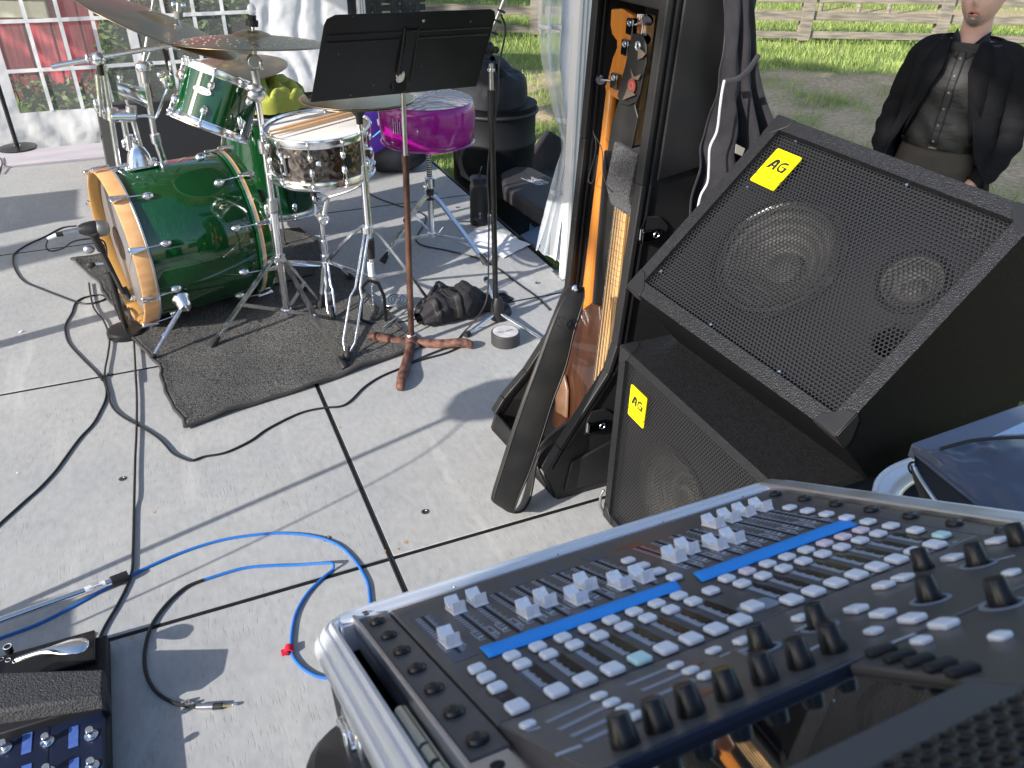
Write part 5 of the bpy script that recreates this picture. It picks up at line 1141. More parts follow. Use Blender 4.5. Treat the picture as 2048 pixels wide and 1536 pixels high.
# large crash on the boom: three measured rim points give its plane
cc = T(357, 34)
e1 = (onY(458, 102, TY - .10) - onY(180, -8, TY + .02)).normalized(); dn = Vector(ray(330, 45)); ax2 = (Vector((0, 0, 1)) * 1.0); 
sidev = e1; nrm2 = sidev.cross(dn).normalized(); 
if nrm2.z < 0: nrm2 = -nrm2
tiltv = (nrm2 * math.cos(math.radians(9)) - dn * math.sin(math.radians(9))).normalized()
cr2 = cymbal('crash_cymbal', 'large dark bronze cymbal tilted steeply on the boom arm at upper left', onY(318, 34, TY) , tiltv, 0.275, K['darkbronze'], h=0.08)
cr3 = cymbal('ride_cymbal', 'dark bronze ride cymbal half hidden behind the rack tom', Vector(CAM + ray(462, 124) * 4.0), (-0.06, -0.05, 1), 0.24, K['darkbronze'])
MB().cyl(Vector(CAM + ray(462, 118) * 4.0), (0.18, 3.98, 0.02), .008, seg=10).build('cymbal_stand_pole', K['chrome'], cr3)
# tall stand of the crash
cs = thing('cymbal_stand', 'tall chrome cymbal stand with three braced legs on the carpet', 'cymbal stand', (CS.x, CS.y, 0))
MB().cyl(C1(574, 628), C1(546, 418), 0.0155, seg=20).build('lower_tube', K['chrome'], cs)
MB().cyl(C1(546, 425), C1(544, 398), 0.0195, seg=20).build('collar', K['steel'], cs); MB().torus(C1(546, 422), (0, 0, 1), .0175, .003, 20, 6).build('memory_ring', mat('purple_band', (0.12, 0.07, 0.22), .4), cs)
MB().cyl(C1(544, 402), C1(526, 268), 0.0120, seg=20).build('middle_tube', K['chrome'], cs); MB().cyl(C1(529, 305), C1(525, 280), 0.0185, seg=18).build('collar', K['steel'], cs)
MB().cyl(C1(526, 270), C1(516, 205), 0.0105, seg=18).build('middle_tube', K['chrome'], cs)
for px, py, s in ((513, 190, 1.2), (509, 175, 1.0)): blob(MB(), C1(px, py), .026 * s, .020, .020 * s, 16).build('boom_clamp', K['steel'], cs, smooth=30)
MB().cyl(C1(515, 172), C1(508, 140), 0.013, seg=16).build('upper_tube', K['steel'], cs); c = C1(508, 122); MB().cyl(c + Vector((0, -.016, 0)), c + Vector((0, .016, 0)), .022, seg=24).build('tilter', K['steel'], cs, bevel=.003); blob(MB(), c + Vector((.02, -.02, -.01)), .008, .006, .018).build('wing_nut', K['steel'], cs)
MB().cyl(c, C1(505, 38), .0060, seg=12).build('cymbal_rod', K['chrome'], cs); MB().cyl(C1(504, 52), C1(504, 40), .020, seg=18).build('felt', K['rubber'], cs); MB().cyl(C1(504, 40), C1(504, 30), .013, seg=18).build('felt', mat('black_felt', (.02, .02, .02), 1), cs)
blob(MB(), C1(503, 20), .015, .012, .020).build('wing_nut', mat('clear_plastic', (.85, .87, .9), .1, trans=.6), cs)
blob(MB(), C1(480, 245), .010, .010, .022).build('wing_nut', K['chrome'], cs); blob(MB(), C1(533, 420), .010, .010, .024).build('wing_nut', K['chrome'], cs)
hub = C1(558, 515)
MB().cyl(hub + Vector((0, 0, -.014)), hub + Vector((0, 0, .012)), .024, seg=20).build('hub', K['steel'], cs, bevel=.002)
lowh = C1(573, 622); MB().cyl(lowh + Vector((0, 0, -.008)), lowh + Vector((0, 0, .010)), .022, seg=18).build('lower_hub', K['chrome'], cs); 
for f, kn in ((G(421, 695, .012), onY(510, 518, CS.y - .06)), (G(690, 738, .012), None), (G(648, 612, .012), None)):
    f = Vector(f); kn = hub.lerp(f, .12) + Vector((0, 0, .022)) 
    lg = leg(cs, hub, kn, f, w=.017); pm_ = kn.lerp(f, .50)
    MB().bar(lowh, pm_, .005, .014, (0, 0, 1)).build('leg_brace', K['chrome'], lg); MB().cyl(pm_ + Vector((0, -.01, 0)), pm_ + Vector((0, .01, 0)), .005, seg=8).build('rivet', K['chrome'], lg)

# ---- hi-hat
HX = Vector((0.652, 2.748, 0))
def H1(px, py): return up(px, py, HX.x, HX.y)
cymbal('hi_hat_cymbal', 'upper hi-hat cymbal just below the music stand desk', (HX.x, HX.y, 0.876), (0.02, 0.03, 1), 0.192, K['bronze'], h=.07)
cymbal('hi_hat_cymbal', 'lower hi-hat cymbal turned upside down under the upper one', (HX.x, HX.y, 0.838), (-0.03, -0.03, -1), 0.190, K['darkbronze'], h=.07)
hh = thing('hi_hat_stand', 'chrome hi-hat stand with black frame and round pedal plate', 'cymbal stand', (HX.x, HX.y, 0))
MB().cyl((HX.x, HX.y, .82), (HX.x, HX.y, .95), .004, seg=8).build('pull_rod', K['chrome'], hh)
MB().lathe([(.024, 0.828), (.022, .813), (.012, .798), (.011, .775)], HX, (0, 0, 1), 20).build('cymbal_seat', K['rubber'], hh)
MB().cyl(H1(719, 245), H1(728, 345), .0100, seg=18).build('upper_tube', K['chrome'], hh); MB().cyl(H1(726, 330), H1(729, 362), .0135, seg=18).build('collar', K['chrome'], hh); blob(MB(), H1(716, 327), .009, .010, .012).build('wing_nut', K['chrome'], hh); blob(MB(), H1(736, 327), .009, .010, .012).build('wing_nut', K['chrome'], hh)
MB().cyl(H1(729, 360), H1(737, 462), .0145, seg=18).build('middle_tube', K['chrome'], hh); MB().cyl(H1(737, 455), H1(745, 570), .0095, seg=14).build('lower_tube', K['chrome'], hh)
MB().cyl(H1(739, 478), H1(741, 515), .018, seg=18).build('height_clutch', K['blackplastic'], hh); MB().cyl(H1(741, 525), H1(743, 552), .0125, seg=16).build('white_band', K['white'], hh)
hub = H1(734, 458); MB().cyl(hub + Vector((0, 0, -.012)), hub + Vector((0, 0, .012)), .022, seg=18).build('hub', K['chrome'], hh)
lh = H1(744, 556); MB().cyl(lh + Vector((0, 0, -.012)), lh + Vector((0, 0, .012)), .015, seg=14).build('lower_hub', K['chrome'], hh)
f = G(692, 722, .012); leg(hh, hub, hub.lerp(f, .4), f, dbl=True, gap=.045)
for f in (G(866, 612, .012), (0.44, 3.14, .012)):
    f = Vector(f); kn = hub.lerp(f, .22) + Vector((0, 0, .035)); lg = leg(hh, hub, kn, f, w=.018); MB().bar(lh, kn.lerp(f, .45), .004, .013, (0, 0, 1)).build('leg_brace', K['chrome'], lg)
fr_ = MB(); A = [H1(723, 645), H1(722, 580), H1(735, 562), H1(752, 566), H1(768, 590), H1(772, 650)]
pf = [onP(px, py, (HX.x, HX.y - .01, 0), (0, 1, 0)) for px, py in ((722, 640), (722, 575), (738, 560), (756, 566), (768, 592), (773, 655), (722, 640))]
m = MB()
for a, b_ in zip(pf, pf[1:]): m.bar(a, b_, .012, .009, (0, 1, 0))
m.build('pedal_frame', K['blackmetal'], hh, bevel=.001)
c = G(795, 602, .03); MB().prism([(.062 * math.cos(a), .045 * math.sin(a)) for a in np.linspace(0, 6.283, 25)[:-1]], c, (1, 0.3, 0), (-.3, 1, 0), (0, 0, .006)).build('foot_plate', K['steel'], hh, bevel=.002)
for r_ in (.05, .034, .018): MB().torus(c + Vector((0, 0, .0065)), (0, 0, 1), r_, .0016, 26, 5, sy=.72).build('plate_ring', K['blackmetal'], hh)
MB().bar(c, G(748, 640, .012), .02, .006, (0, 0, 1)).build('pedal_arm', K['blackmetal'], hh); MB().cyl(G(767, 655, .02), G(825, 612, .03), .0035, seg=8).build('spur_rod', K['chrome'], hh)
m = MB()
for k in range(9):
    m = MB().torus(H1(737 + k * .4, 575 + k * 4.5) + Vector((0.012, 0, 0)), (1, .2 * (-1) ** k, .3), .0055, .0018, 10, 5).build('pull_chain_link', K['chrome'], hh)
# ---- bass drum pedal between drum and snare stand
bp4 = thing('bass_drum_pedal', 'chrome bass drum pedal clamped behind the bass drum', 'drum pedal', G(600, 560))
c = bc + ba * (LB + .03) + Vector((0, 0, -.28)); MB().box(-.05, .30, -.035, .035, .0, .006, Matrix.Translation((c.x, c.y, .014)) @ Matrix.Rotation(ph, 4, 'Z')).build('base_plate', K['blackmetal'], bp4, bevel=.001)
MB().add([c + ba * .02 + bs * .03 + Vector((0, 0, .09)), c + ba * .02 - bs * .03 + Vector((0, 0, .09)), c + ba * .30 - bs * .035 + Vector((0, 0, .01)), c + ba * .30 + bs * .035 + Vector((0, 0, .01))], [(0, 1, 2, 3)]).build('footboard', K['chrome'], bp4, solid=.006)
for s in (-1, 1): MB().cyl(c + ba * .03 + bs * .045 * s, c + ba * .03 + bs * .045 * s + Vector((0, 0, .2)), .007, seg=10).build('post', K['chrome'], bp4)
MB().cyl(c + ba * .03 - bs * .055 + Vector((0, 0, .2)), c + ba * .03 + bs * .055 + Vector((0, 0, .2)), .006, seg=10).build('axle', K['chrome'], bp4)
MB().cyl(c + ba * .03 + Vector((0, 0, .2)), c + ba * .06 + Vector((0, 0, .36)), .0035, seg=8).build('beater_shaft', K['chrome'], bp4); blob(MB(), c + ba * .055 + Vector((0, 0, .37)), .022, .022, .03).build('beater', K['rubber'], bp4)

# ---- drum throne
TC = Vector((1.105, 3.40, 0))
K['magenta'] = mat('magenta_sparkle_vinyl', (0.30, 0.0, 0.22), 0.26, c2=(0.46, 0.01, 0.36), nscale=260, lo=.45, hi=.7, coat=.6, bump=.1, bscale=20)
dt = thing('drum_throne', 'drum throne with magenta sparkle sides and fluffy grey top', 'drum stool', TC)
MB().lathe([(.15, .500), (.192, .510), (.203, .530), (.210, .60), (.209, .645), (.203, .672), (.196, .680)], TC, (0, 0, 1), 72).build('seat_side', K['magenta'], dt, smooth=60)
MB().lathe([(.203, .505), (.208, .508), (.203, .514)], TC, (0, 0, 1), 60).build('piping', K['magenta'], dt); MB().lathe([(.19, .508), (.19, .502), (0, .500)], TC, (0, 0, 1), 48).build('seat_base', K['blackplastic'], dt)
ft2 = bpy.data.materials.new('plush_seat_top'); ft2.use_nodes = True; n = ft2.node_tree.nodes; l = ft2.node_tree.links; b = n['Principled BSDF']; b.inputs['Roughness'].default_value = .95
tc = n.new('ShaderNodeTexCoord'); wv = n.new('ShaderNodeTexWave'); wv.wave_type = 'BANDS'; wv.bands_direction = 'Y'; wv.inputs['Scale'].default_value = 14; wv.inputs['Distortion'].default_value = 7.0; wv.inputs['Detail Scale'].default_value = 0.8; wv.inputs['Detail'].default_value = 2; l.new(tc.outputs['Object'], wv.inputs[0])
rr = ramp(wv.outputs[0], (.42, .38, .38), (.78, .74, .74), .2, .6); l.new(rr.outputs[0], b.inputs['Base Color']); bpx = n.new('ShaderNodeBump'); bpx.inputs['Distance'].default_value = .006; l.new(wv.outputs[0], bpx.inputs['Height']); l.new(bpx.outputs[0], b.inputs['Normal'])
MB().grid(lambda u, v: (TC.x + .199 * v * math.cos(u * 6.2832), TC.y + .199 * v * math.sin(u * 6.2832), .680 + .018 * math.sqrt(max(0, 1 - v ** 4)) + .002 * math.sin(v * 40)), 72, 18).build('seat_top', ft2, dt, smooth=60)
lbm = MB()
for k, a in enumerate(np.linspace(-2.62, -2.40, 5)): lbm.bar(TC + Vector((math.cos(a) * .2115, math.sin(a) * .2115, .58)), TC + Vector((math.cos(a) * .2115, math.sin(a) * .2115, .64 - .01 * (k % 2))), .006, .001)
lbm.build('seat_lettering', K['white'], dt, kind='stuff')
MB().cyl(TC + Vector((0, 0, .33)), TC + Vector((0, 0, .50)), .0115, seg=16).build('threaded_rod', K['steel'], dt)
for k in range(14): MB().torus(TC + Vector((0, 0, .345 + .0105 * k)), (0, 0, 1), .0115, .0020, 16, 5).build('screw_thread', K['blackchrome'], dt) if k % 1 == 0 else None
MB().cyl(TC + Vector((0, 0, .29)), TC + Vector((0, 0, .34)), .022, seg=18).build('collar', K['chrome'], dt, bevel=.003); MB().cyl(TC + Vector((0, 0, .05)), TC + Vector((0, 0, .27)), .014, seg=18).build('base_tube', K['chrome'], dt); MB().cyl(TC + Vector((0, 0, .235)), TC + Vector((0, 0, .285)), .018, seg=18).build('hub', K['blackplastic'], dt)
blob(MB(), TC + Vector((-.03, -.02, .30)), .010, .010, .018).build('wing_nut', K['chrome'], dt)
lh = TC + Vector((0, 0, .065)); MB().cyl(lh + Vector((0, 0, -.01)), lh + Vector((0, 0, .01)), .02, seg=14).build('lower_hub', K['chrome'], dt); MB().cyl(lh + Vector((.03, -.02, .01)), lh + Vector((.05, -.025, .04)), .004, seg=8).build('wing_bolt', K['chrome'], dt)
for f in (G(764, 525, .014), G(972, 527, .014), (1.08, 3.74, .014)):
    f = Vector(f); hb0 = TC + Vector((0, 0, .255)); kn = hb0.lerp(f, .25) + Vector((0, 0, .025)); lg = leg(dt, hb0, kn, f, w=.020)
    d_ = (f - hb0); d_.z = 0; MB().bar(lh, kn.lerp(f, .62), .004, .015, (0, 0, 1)).build('leg_brace', K['chrome'], lg)

# ---- music stand
ms = thing('music_stand', 'black music stand with rusty three legged cast base', 'music stand', G(824, 690))
MX = Vector((0.735, 2.545, 0))
def M1(px, py): return up(px, py, MX.x, MX.y)
MB().cyl(M1(823, 680), M1(811, 312), .0115, .0110, seg=16).build('lower_pole', K['rustpole'], ms); MB().cyl(M1(812, 325), M1(811, 310), .0135, seg=16).build('pole_ring', K['rustpole'], ms)
MB().cyl(M1(811, 312), M1(806, 185), .0080, seg=16).build('upper_pole', K['steel'], ms)
hub = M1(823, 683); MB().lathe([(.034, -.022), (.031, .0), (.022, .016), (.018, .030), (0, .030)], hub, (0, 0, 1), 20).build('base_hub', K['rust'], ms, smooth=60)
MB().torus(hub + Vector((0, 0, .030)), (0, 0, 1), .015, .004, 20, 6).build('weld_ring', K['steel'], ms)
for (px, py) in ((738, 677), (945, 692), (800, 778)):
    f = G(px, py, .014); m_ = hub.lerp(f, .5); m_.z = hub.z * .92; d_ = (f - hub); d_.z = 0; d_.normalize()
    pts = smoothp([hub + Vector((0, 0, -.006)) + d_ * .012, m_, hub.lerp(f, .85) + Vector((0, 0, .012)), f], 16)
    MB().tube(pts, [.0185] * 9 + [.0180, .0175, .017, .0165, .016, .0155, .0145, .011], 14).build('leg', K['rust'], ms, smooth=60)
# desk
dx = Vector((0.978, 0.205, -0.033)).normalized(); dy = Vector((0.05, -0.44, 0.88)); dy = (dy - dx * dy.dot(dx)).normalized(); dz = dx.cross(dy)
dO = onY(621, 204, 2.50); DW = (onP(951, 176, dO, dz) - dO).dot(dx); DH = (onP(650, 30, dO, dz) - dO).dot(dy)
DM = Matrix([[dx[i], dy[i], dz[i], dO[i]] for i in range(3)] + [[0, 0, 0, 1]])
def dm(m, nm, mt='desk', **k): return m.xf(DM).build(nm, K[mt], ms, **k)
K['desk'] = mat('scuffed_black_paint', (0.008, 0.008, 0.009), 0.36, c2=(0.016, 0.016, 0.018), nscale=6, bump=.06, bscale=60)
cw = 0.02
dsh = (onP(650, 30, dO, dz) - dO).dot(dx); DW2 = (onP(998, 13, dO, dz) - dO).dot(dx)
dm(MB().prism([(0, 0), (DW, 0), (DW2 - .002, DH - .03), (DW2 - .012, DH - .008), (DW2 - .03, DH), (dsh + .03, DH), (dsh + .006, DH - .012), (dsh, DH - .03)], (0, 0, 0), (1, 0, 0), (0, 1, 0), (0, 0, .0022)), 'desk', bevel=.0008)
for y_ in (DH - .062, DH - .085): dm(MB().tube([(dsh + .015, y_, .0028), (DW2 - .015, y_, .0028)], .0035, 8), 'desk_rib')
DMi = DM.inverted()
def dq(px, py, h=0.0): q = DMi @ onP(px, py, dO, dz); return Vector((q.x, q.y, h))
for a, b_ in (((809, 54), (793, 146)), ((836, 54), (818, 158))): dm(MB().tube([dq(*a, .003), dq((a[0] + b_[0]) / 2, (a[1] + b_[1]) / 2, .010), dq(*b_, .012)], .0042, 8), 'desk_rib')
dm(MB().prism([tuple(dq(*p_))[:2] for p_ in ((812, 58), (833, 58), (816, 152), (797, 145))], (0, 0, .003), (1, 0, 0), (0, 1, 0), (0, 0, .006)), 'desk_channel', bevel=.002)
dm(MB().lathe([(.005, 0), (.004, .0015), (0, .002)], (DW * .55, DH - .03, .0022), seg=14), 'desk_rivet', 'chip2' if 'chip2' in K else 'steel')
dm(MB().add([(0, 0, 0), (DW, 0, 0), (DW, -.005, -.05), (0, -.005, -.05)], [(0, 1, 2, 3)]), 'desk_shelf', solid=.002)
c = M1(801, 150); br_ = MB().prism([(-.026, .055), (-.006, .075), (.016, .06), (.016, -.045), (-.004, -.055), (-.030, -.045)], c + Vector((0, -.012, 0)), (1, 0, 0), (0.05, 0, 1), (0, .024, 0)).build('tilt_bracket', K['desk'], ms, bevel=.003)
MB().lathe([(.024, 0), (.024, .003), (.016, .006), (.006, .007), (.006, .011), (0, .011)], M1(797, 147) + Vector((-.004, -.014, 0)), (-.75, -.6, .1), 22).build('tilt_washer', mat('washer_grey', (.42, .41, .40), .4, .4), br_)
for px_, py_, L in ((676, 110, .004), (842, 134, .005), (940, 45, .006), (700, 192, .005), (925, 70, .003), (746, 172, .004), (706, 34, .003)):
    q = onP(px_, py_, dO + dz * .0025, dz); MB().bar(q, q + dx * L * .6 + dy * L, .0012, .0006, dz).build('paint_chip', mat('chip_paint', (.3, .28, .25), .7) if 'cpn' not in K else K['cpn'], ms, smooth=0)

# ================================================================== TENT
K['vinyl'] = mat('white_tent_vinyl', (0.86, 0.88, 0.92), 0.42, c2=(0.86, 0.86, 0.87), nscale=3, bump=0.9, bscale=3.2, bdist=0.05, bstretch=(1, 1, 1.0))
K['roof'] = mat('white_roof_fabric', (0.8, 0.8, 0.82), 0.6)
for k_ in ('vinyl', 'roof'):
    n = K[k_].node_tree.nodes; l = K[k_].node_tree.links; b = n['Principled BSDF']; tr_n = n.new('ShaderNodeBsdfTranslucent'); tr_n.inputs[0].default_value = (0.85, 0.88, 0.92, 1); mxs = n.new('ShaderNodeMixShader'); mxs.inputs[0].default_value = 0.22
    out = [q for q in n if q.type == 'OUTPUT_MATERIAL'][0]; l.new(b.outputs[0], mxs.inputs[1]); l.new(tr_n.outputs[0], mxs.inputs[2]); l.new(mxs.outputs[0], out.inputs[0])
K['clear'] = mat('clear_window_film', (0.92, 0.95, 0.97), 0.08, trans=0.0, alpha=0.13, spec=0.6)
K['clearc'] = mat('clear_curtain_film', (0.80, 0.85, 0.90), 0.12, alpha=0.40, bump=0.6, bscale=16, bstretch=(4, 4, .5), bdist=.01)
K['tentalu'] = mat('white_painted_leg', (0.80, 0.80, 0.80), 0.3)
tent = thing('party_tent', 'white party tent over the back of the stage with grid windows in its rear wall', 'tent', (0, 4.4, GZ))
YW = 5.97
wx = [(-0.742, -0.02), (0.036, 0.755)]; wz0, wz1 = 0.180, 1.55
def wallp(x, z, dep=0.0): return Vector((x, YW + 0.006 * math.sin(x * 9 + z * 3) + 0.012 * mnoise.noise(Vector((x * 2.2, z * 2.2, 0))) * (1 if z < .2 else .3) + dep, z))
def wallsheet(x0, x1, z0, z1, nx=10, nz_=10): return MB().grid(lambda u, v: wallp(x0 + (x1 - x0) * u, z0 + (z1 - z0) * v), nx, nz_)
for (x0, x1, z0, z1, nx, nz_) in ((-1.55, 1.40, GZ, wz0, 160, 36), (-1.55, wx[0][0], wz0, 1.75, 20, 30), (wx[0][1], wx[1][0], wz0, 1.75, 4, 30), (wx[1][1], 1.40, wz0, 1.75, 50, 60)):
    def wf(u, v, x0=x0, x1=x1, z0=z0, z1=z1):
        x = x0 + (x1 - x0) * u; z = z0 + (z1 - z0) * v; p = wallp(x, z)
        cr = 0.008 * (abs(math.sin(x * 16 + 5 * z + 3 * mnoise.noise(Vector((x * 3, z * 3, 1))))) ** 5 - .3) + 0.006 * mnoise.noise(Vector((x * 11 + z * 7, z * 9, 3)))
        e = min(1, min(u * abs(x1 - x0), (1 - u) * abs(x1 - x0), v * (z1 - z0), (1 - v) * (z1 - z0)) / .06)
        p.y += cr * e * (1.6 if z < wz0 or x > .8 else .6); return p
    MB().grid(wf, nx, nz_).build('wall_sheet', K['vinyl'], tent, smooth=70)
cl_ = 0
for wi, (x0, x1) in enumerate(wx):
    MB().grid(lambda u, v: wallp(x0 + (x1 - x0) * u, wz0 + (wz1 - wz0) * v, .004), 12, 12).build('window_film', K['clear'], tent, smooth=70)
    for k in range(1, 4):
        x = x0 + (x1 - x0) * k / 4 + (0.0)
        MB().grid(lambda u, v: wallp(x - .011 + .022 * u, wz0 + (wz1 - wz0) * v, -.003), 1, 14).build('window_bar', K['vinyl'], tent, smooth=0, solid=.002)
    for z in (0.430, 0.710, 0.99, 1.27): MB().grid(lambda u, v: wallp(x0 + (x1 - x0) * u, z - .011 + .022 * v, -.0055), 14, 1).build('window_bar', K['vinyl'], tent, smooth=0, solid=.002)
for (x, y, z0) in ((1.560, 2.885, 0.0), (1.50, 6.0, GZ), (-1.50, 2.88, 0.0), (-1.55, 6.0, GZ)):
    lg = MB().box(x - .026, x + .026, y - .026, y + .026, z0, 2.26).build('tent_leg', K['tentalu'], tent, bevel=.002)
    for s in (-.012, .006): MB().box(x + s, x + s + .006, y - .0285, y - .0265, z0, 2.26).build('leg_groove', mat('leg_groove', (.35, .35, .35), .4) if 'lgv' not in K else K['lgv'], lg, smooth=0)
    MB().box(x - .05, x + .05, y - .05, y + .05, z0, z0 + .008).build('leg_foot', K['steel'], lg)
ex = [(-1.62, 2.80), (1.66, 2.80), (1.66, 6.08), (-1.62, 6.08)]
apex = Vector((0, 4.44, 3.2))
for i in range(4):
    a, b_ = ex[i], ex[(i + 1) % 4]; A, B_ = Vector((a[0], a[1], 2.30)), Vector((b_[0], b_[1], 2.30))
    MB().add([A, B_, apex], [(0, 1, 2)]).build('roof_panel', K['roof'], tent, smooth=0, solid=.002)
    MB().cyl(A, B_, .018, seg=10).build('eave_pole', K['tentalu'], tent)
    MB().cyl(A, apex, .016, seg=10).build('hip_pole', K['tentalu'], tent)
# gathered clear side curtain at the near right leg
Lc = [(1078, -60), (1078, 0), (1081, 60), (1086, 120), (1096, 170), (1107, 215), (1117, 250), (1124, 292), (1113, 340), (1097, 400), (1078, 460), (1067, 497)]
Rc = [(1165, -60), (1162, 0), (1158, 60), (1153, 120), (1150, 170), (1148, 215), (1146, 250), (1143, 292), (1140, 340), (1137, 400), (1133, 460), (1131, 530)]
LL = smoothp([onY(a, b_, 2.93) for a, b_ in Lc], 44); RR = smoothp([onY(a, b_, 2.93) for a, b_ in Rc], 44)
def curt(u, v):
    i = min(int(u * 44), 43); f = u * 44 - i; a = LL[i].lerp(LL[i + 1], f); b_ = RR[i].lerp(RR[i + 1], f); p = a.lerp(b_, v)
    p.y += 0.03 * math.sin(v * 21 + 2 * math.sin(u * 5)) * (.6 + .4 * math.sin(u * 9)); p.x += .004 * math.sin(v * 33 + u * 8); return p
cu_ = MB().grid(lambda u, v: curt(u, v * .52), 70, 34).build('curtain_film', K['clearc'], tent, smooth=70)
MB().grid(lambda u, v: curt(u, .52 + v * .48), 70, 24).build('curtain_fabric', K['vinyl'], tent, smooth=70)
for (u0, w_) in ((.165, .016), (.51, .03), (.79, .012)):
    MB().grid(lambda u, v: curt(u0 + w_ * u, v * .6) + Vector((0, -.004, 0)), 3, 30).build('curtain_tape', K['vinyl'], tent, smooth=70, solid=.001)

# ================================================================== BARN, VINES, TREES
K['redboard'] = mat('weathered_red_board', (0.30, 0.022, 0.040), 0.85, c2=(0.50, 0.085, 0.11), nscale=5, stretch=(6, 6, 1), bump=.5, bscale=40, bstretch=(4, 4, .5), lo=.35, hi=.7)
K['paleboard'] = mat('cream_trim_paint', (0.62, 0.58, 0.46), 0.7, c2=(0.7, 0.66, 0.55), nscale=8)
bn = thing('barn', 'red board barn with cream trim seen through the tent window', 'barn', (-1.5, 8.6, GZ))
BA, BB = Vector((-4.6, 10.1, 0)), Vector((0.5, 8.0, 0)); bdv = (BB - BA).normalized(); bnv = Vector((bdv.y, -bdv.x, 0)); bl = (BB - BA).length; pos = 0; k = 0
MB().prism([(0, GZ - .1), (bl, GZ - .1), (bl, 2.3), (0, 2.3)], BA - bnv * .12, bdv, (0, 0, 1), -bnv * .15).build('barn_wall', K['slot'], bn)
while pos < bl:
    w_ = random.uniform(.20, .30); o_ = random.uniform(0, .03); t = BA + bdv * pos - bnv * (.05 + o_)
    m = MB().prism([(0.006, GZ), (w_ - .012, GZ), (w_ - .012, 2.3), (0.006, 2.3)], t, bdv, (0, 0, 1), bnv * .03); m.build('wall_board', K['redboard'], bn, bevel=.003); pos += w_
q1, q2 = onP(-60, 40, BA, bnv), onP(76, -60, BA, bnv); s0_, s1_ = (q1 - BA).dot(bdv), (q2 - BA).dot(bdv); zt = onP(30, 34, BA, bnv).z
for k in range(6): MB().prism([(s0_, zt + k * .14), (s1_, zt + k * .14), (s1_, zt + k * .14 + .13), (s0_, zt + k * .14 + .13)], BA + bnv * .01, bdv, (0, 0, 1), bnv * (.03 + .008 * (k % 2))).build('trim_board', K['paleboard'], bn, bevel=.004)
K['leaf'] = mat('vine_leaf', (0.025, 0.060, 0.008), 0.5, c2=(0.11, 0.17, 0.03), nscale=4, lo=.3, hi=.7)
def leafmass(name, label, cat, boxes, n_, size, parent=None, mt='leaf'):
    V = []; F = []
    for _ in range(n_):
        c, r = random.choice(boxes); d = Vector((random.gauss(0, 1), random.gauss(0, 1), random.gauss(0, 1))).normalized() * random.random() ** .4
        p = Vector(c) + Vector((d.x * r[0], d.y * r[1], d.z * r[2])); a = Vector((random.gauss(0, 1), random.gauss(0, 1), random.gauss(0, .6))).normalized(); s = size * random.uniform(.5, 1.3)
        b_ = a.cross(Vector((random.gauss(0, 1), random.gauss(0, 1), random.gauss(0, 1)))).normalized(); o_ = len(V)
        V += [p - a * s, p - a * s * .2 + b_ * s * .42, p + a * s, p - a * s * .2 - b_ * s * .42]; F.append((o_, o_ + 1, o_ + 2, o_ + 3))
    m = MB(); m.v = V; m.f = F; return m
def bush(name, label, cat, boxes, n_, size, trunk=None, group=None):
    c = Vector(boxes[0][0]); t = thing(name, label, cat, (c.x, c.y, GZ), group)
    leafmass('', '', '', boxes, n_, size).build('foliage', K['leaf'], t, smooth=0, kind='stuff')
    K.setdefault('bark', mat('bark', (0.07, 0.05, 0.035), 0.95, c2=(0.13, 0.10, 0.07), nscale=20, bump=.6, bscale=30))
    for k in range(3 if trunk is None else 1):
        b_ = Vector((c.x + random.uniform(-.1, .1), c.y + random.uniform(-.1, .1), GZ)); MB().tube([b_, b_.lerp(c, .5) + Vector((random.uniform(-.1, .1), 0, 0)), c + Vector((random.uniform(-.2, .2), 0, .2))], [(trunk or .02), (trunk or .02) * .7, (trunk or .02) * .3], 8).build('stem', K['bark'], t)
    return t
def bq(px, py, y, r): p = onY(px, py, y); return ((p.x, p.y, p.z), r)
bush('climbing_vine', 'leafy green vine climbing the barn corner left of the window post', 'vine', [bq(222, 40, 7.6, (.10, .2, .25)), bq(230, 100, 7.5, (.14, .2, .25)), bq(238, 150, 7.4, (.16, .2, .22)), bq(245, 190, 7.3, (.16, .2, .2)), bq(205, 5, 7.8, (.10, .2, .15))], 2000, .04)
bush('climbing_vine', 'large green vine filling the right hand tent window', 'vine', [bq(330, 60, 7.9, (.45, .3, .35)), bq(420, 30, 8.1, (.5, .3, .3)), bq(300, 120, 7.7, (.3, .2, .25)), bq(330, 160, 7.6, (.35, .2, .2)), bq(470, 50, 8.2, (.4, .3, .4)), bq(420, 110, 8.0, (.4, .3, .3))], 9000, .045)
bush('weeds', 'dark green weeds at the foot of the red barn', 'plant', [bq(75, 190, 7.1, (.25, .2, .18)), bq(110, 205, 7.0, (.3, .2, .12))], 450, .04)
bush('weeds', 'low weeds behind the middle of the tent window', 'plant', [bq(165, 195, 7.2, (.22, .2, .18)), bq(140, 212, 6.9, (.4, .2, .10))], 450, .04)
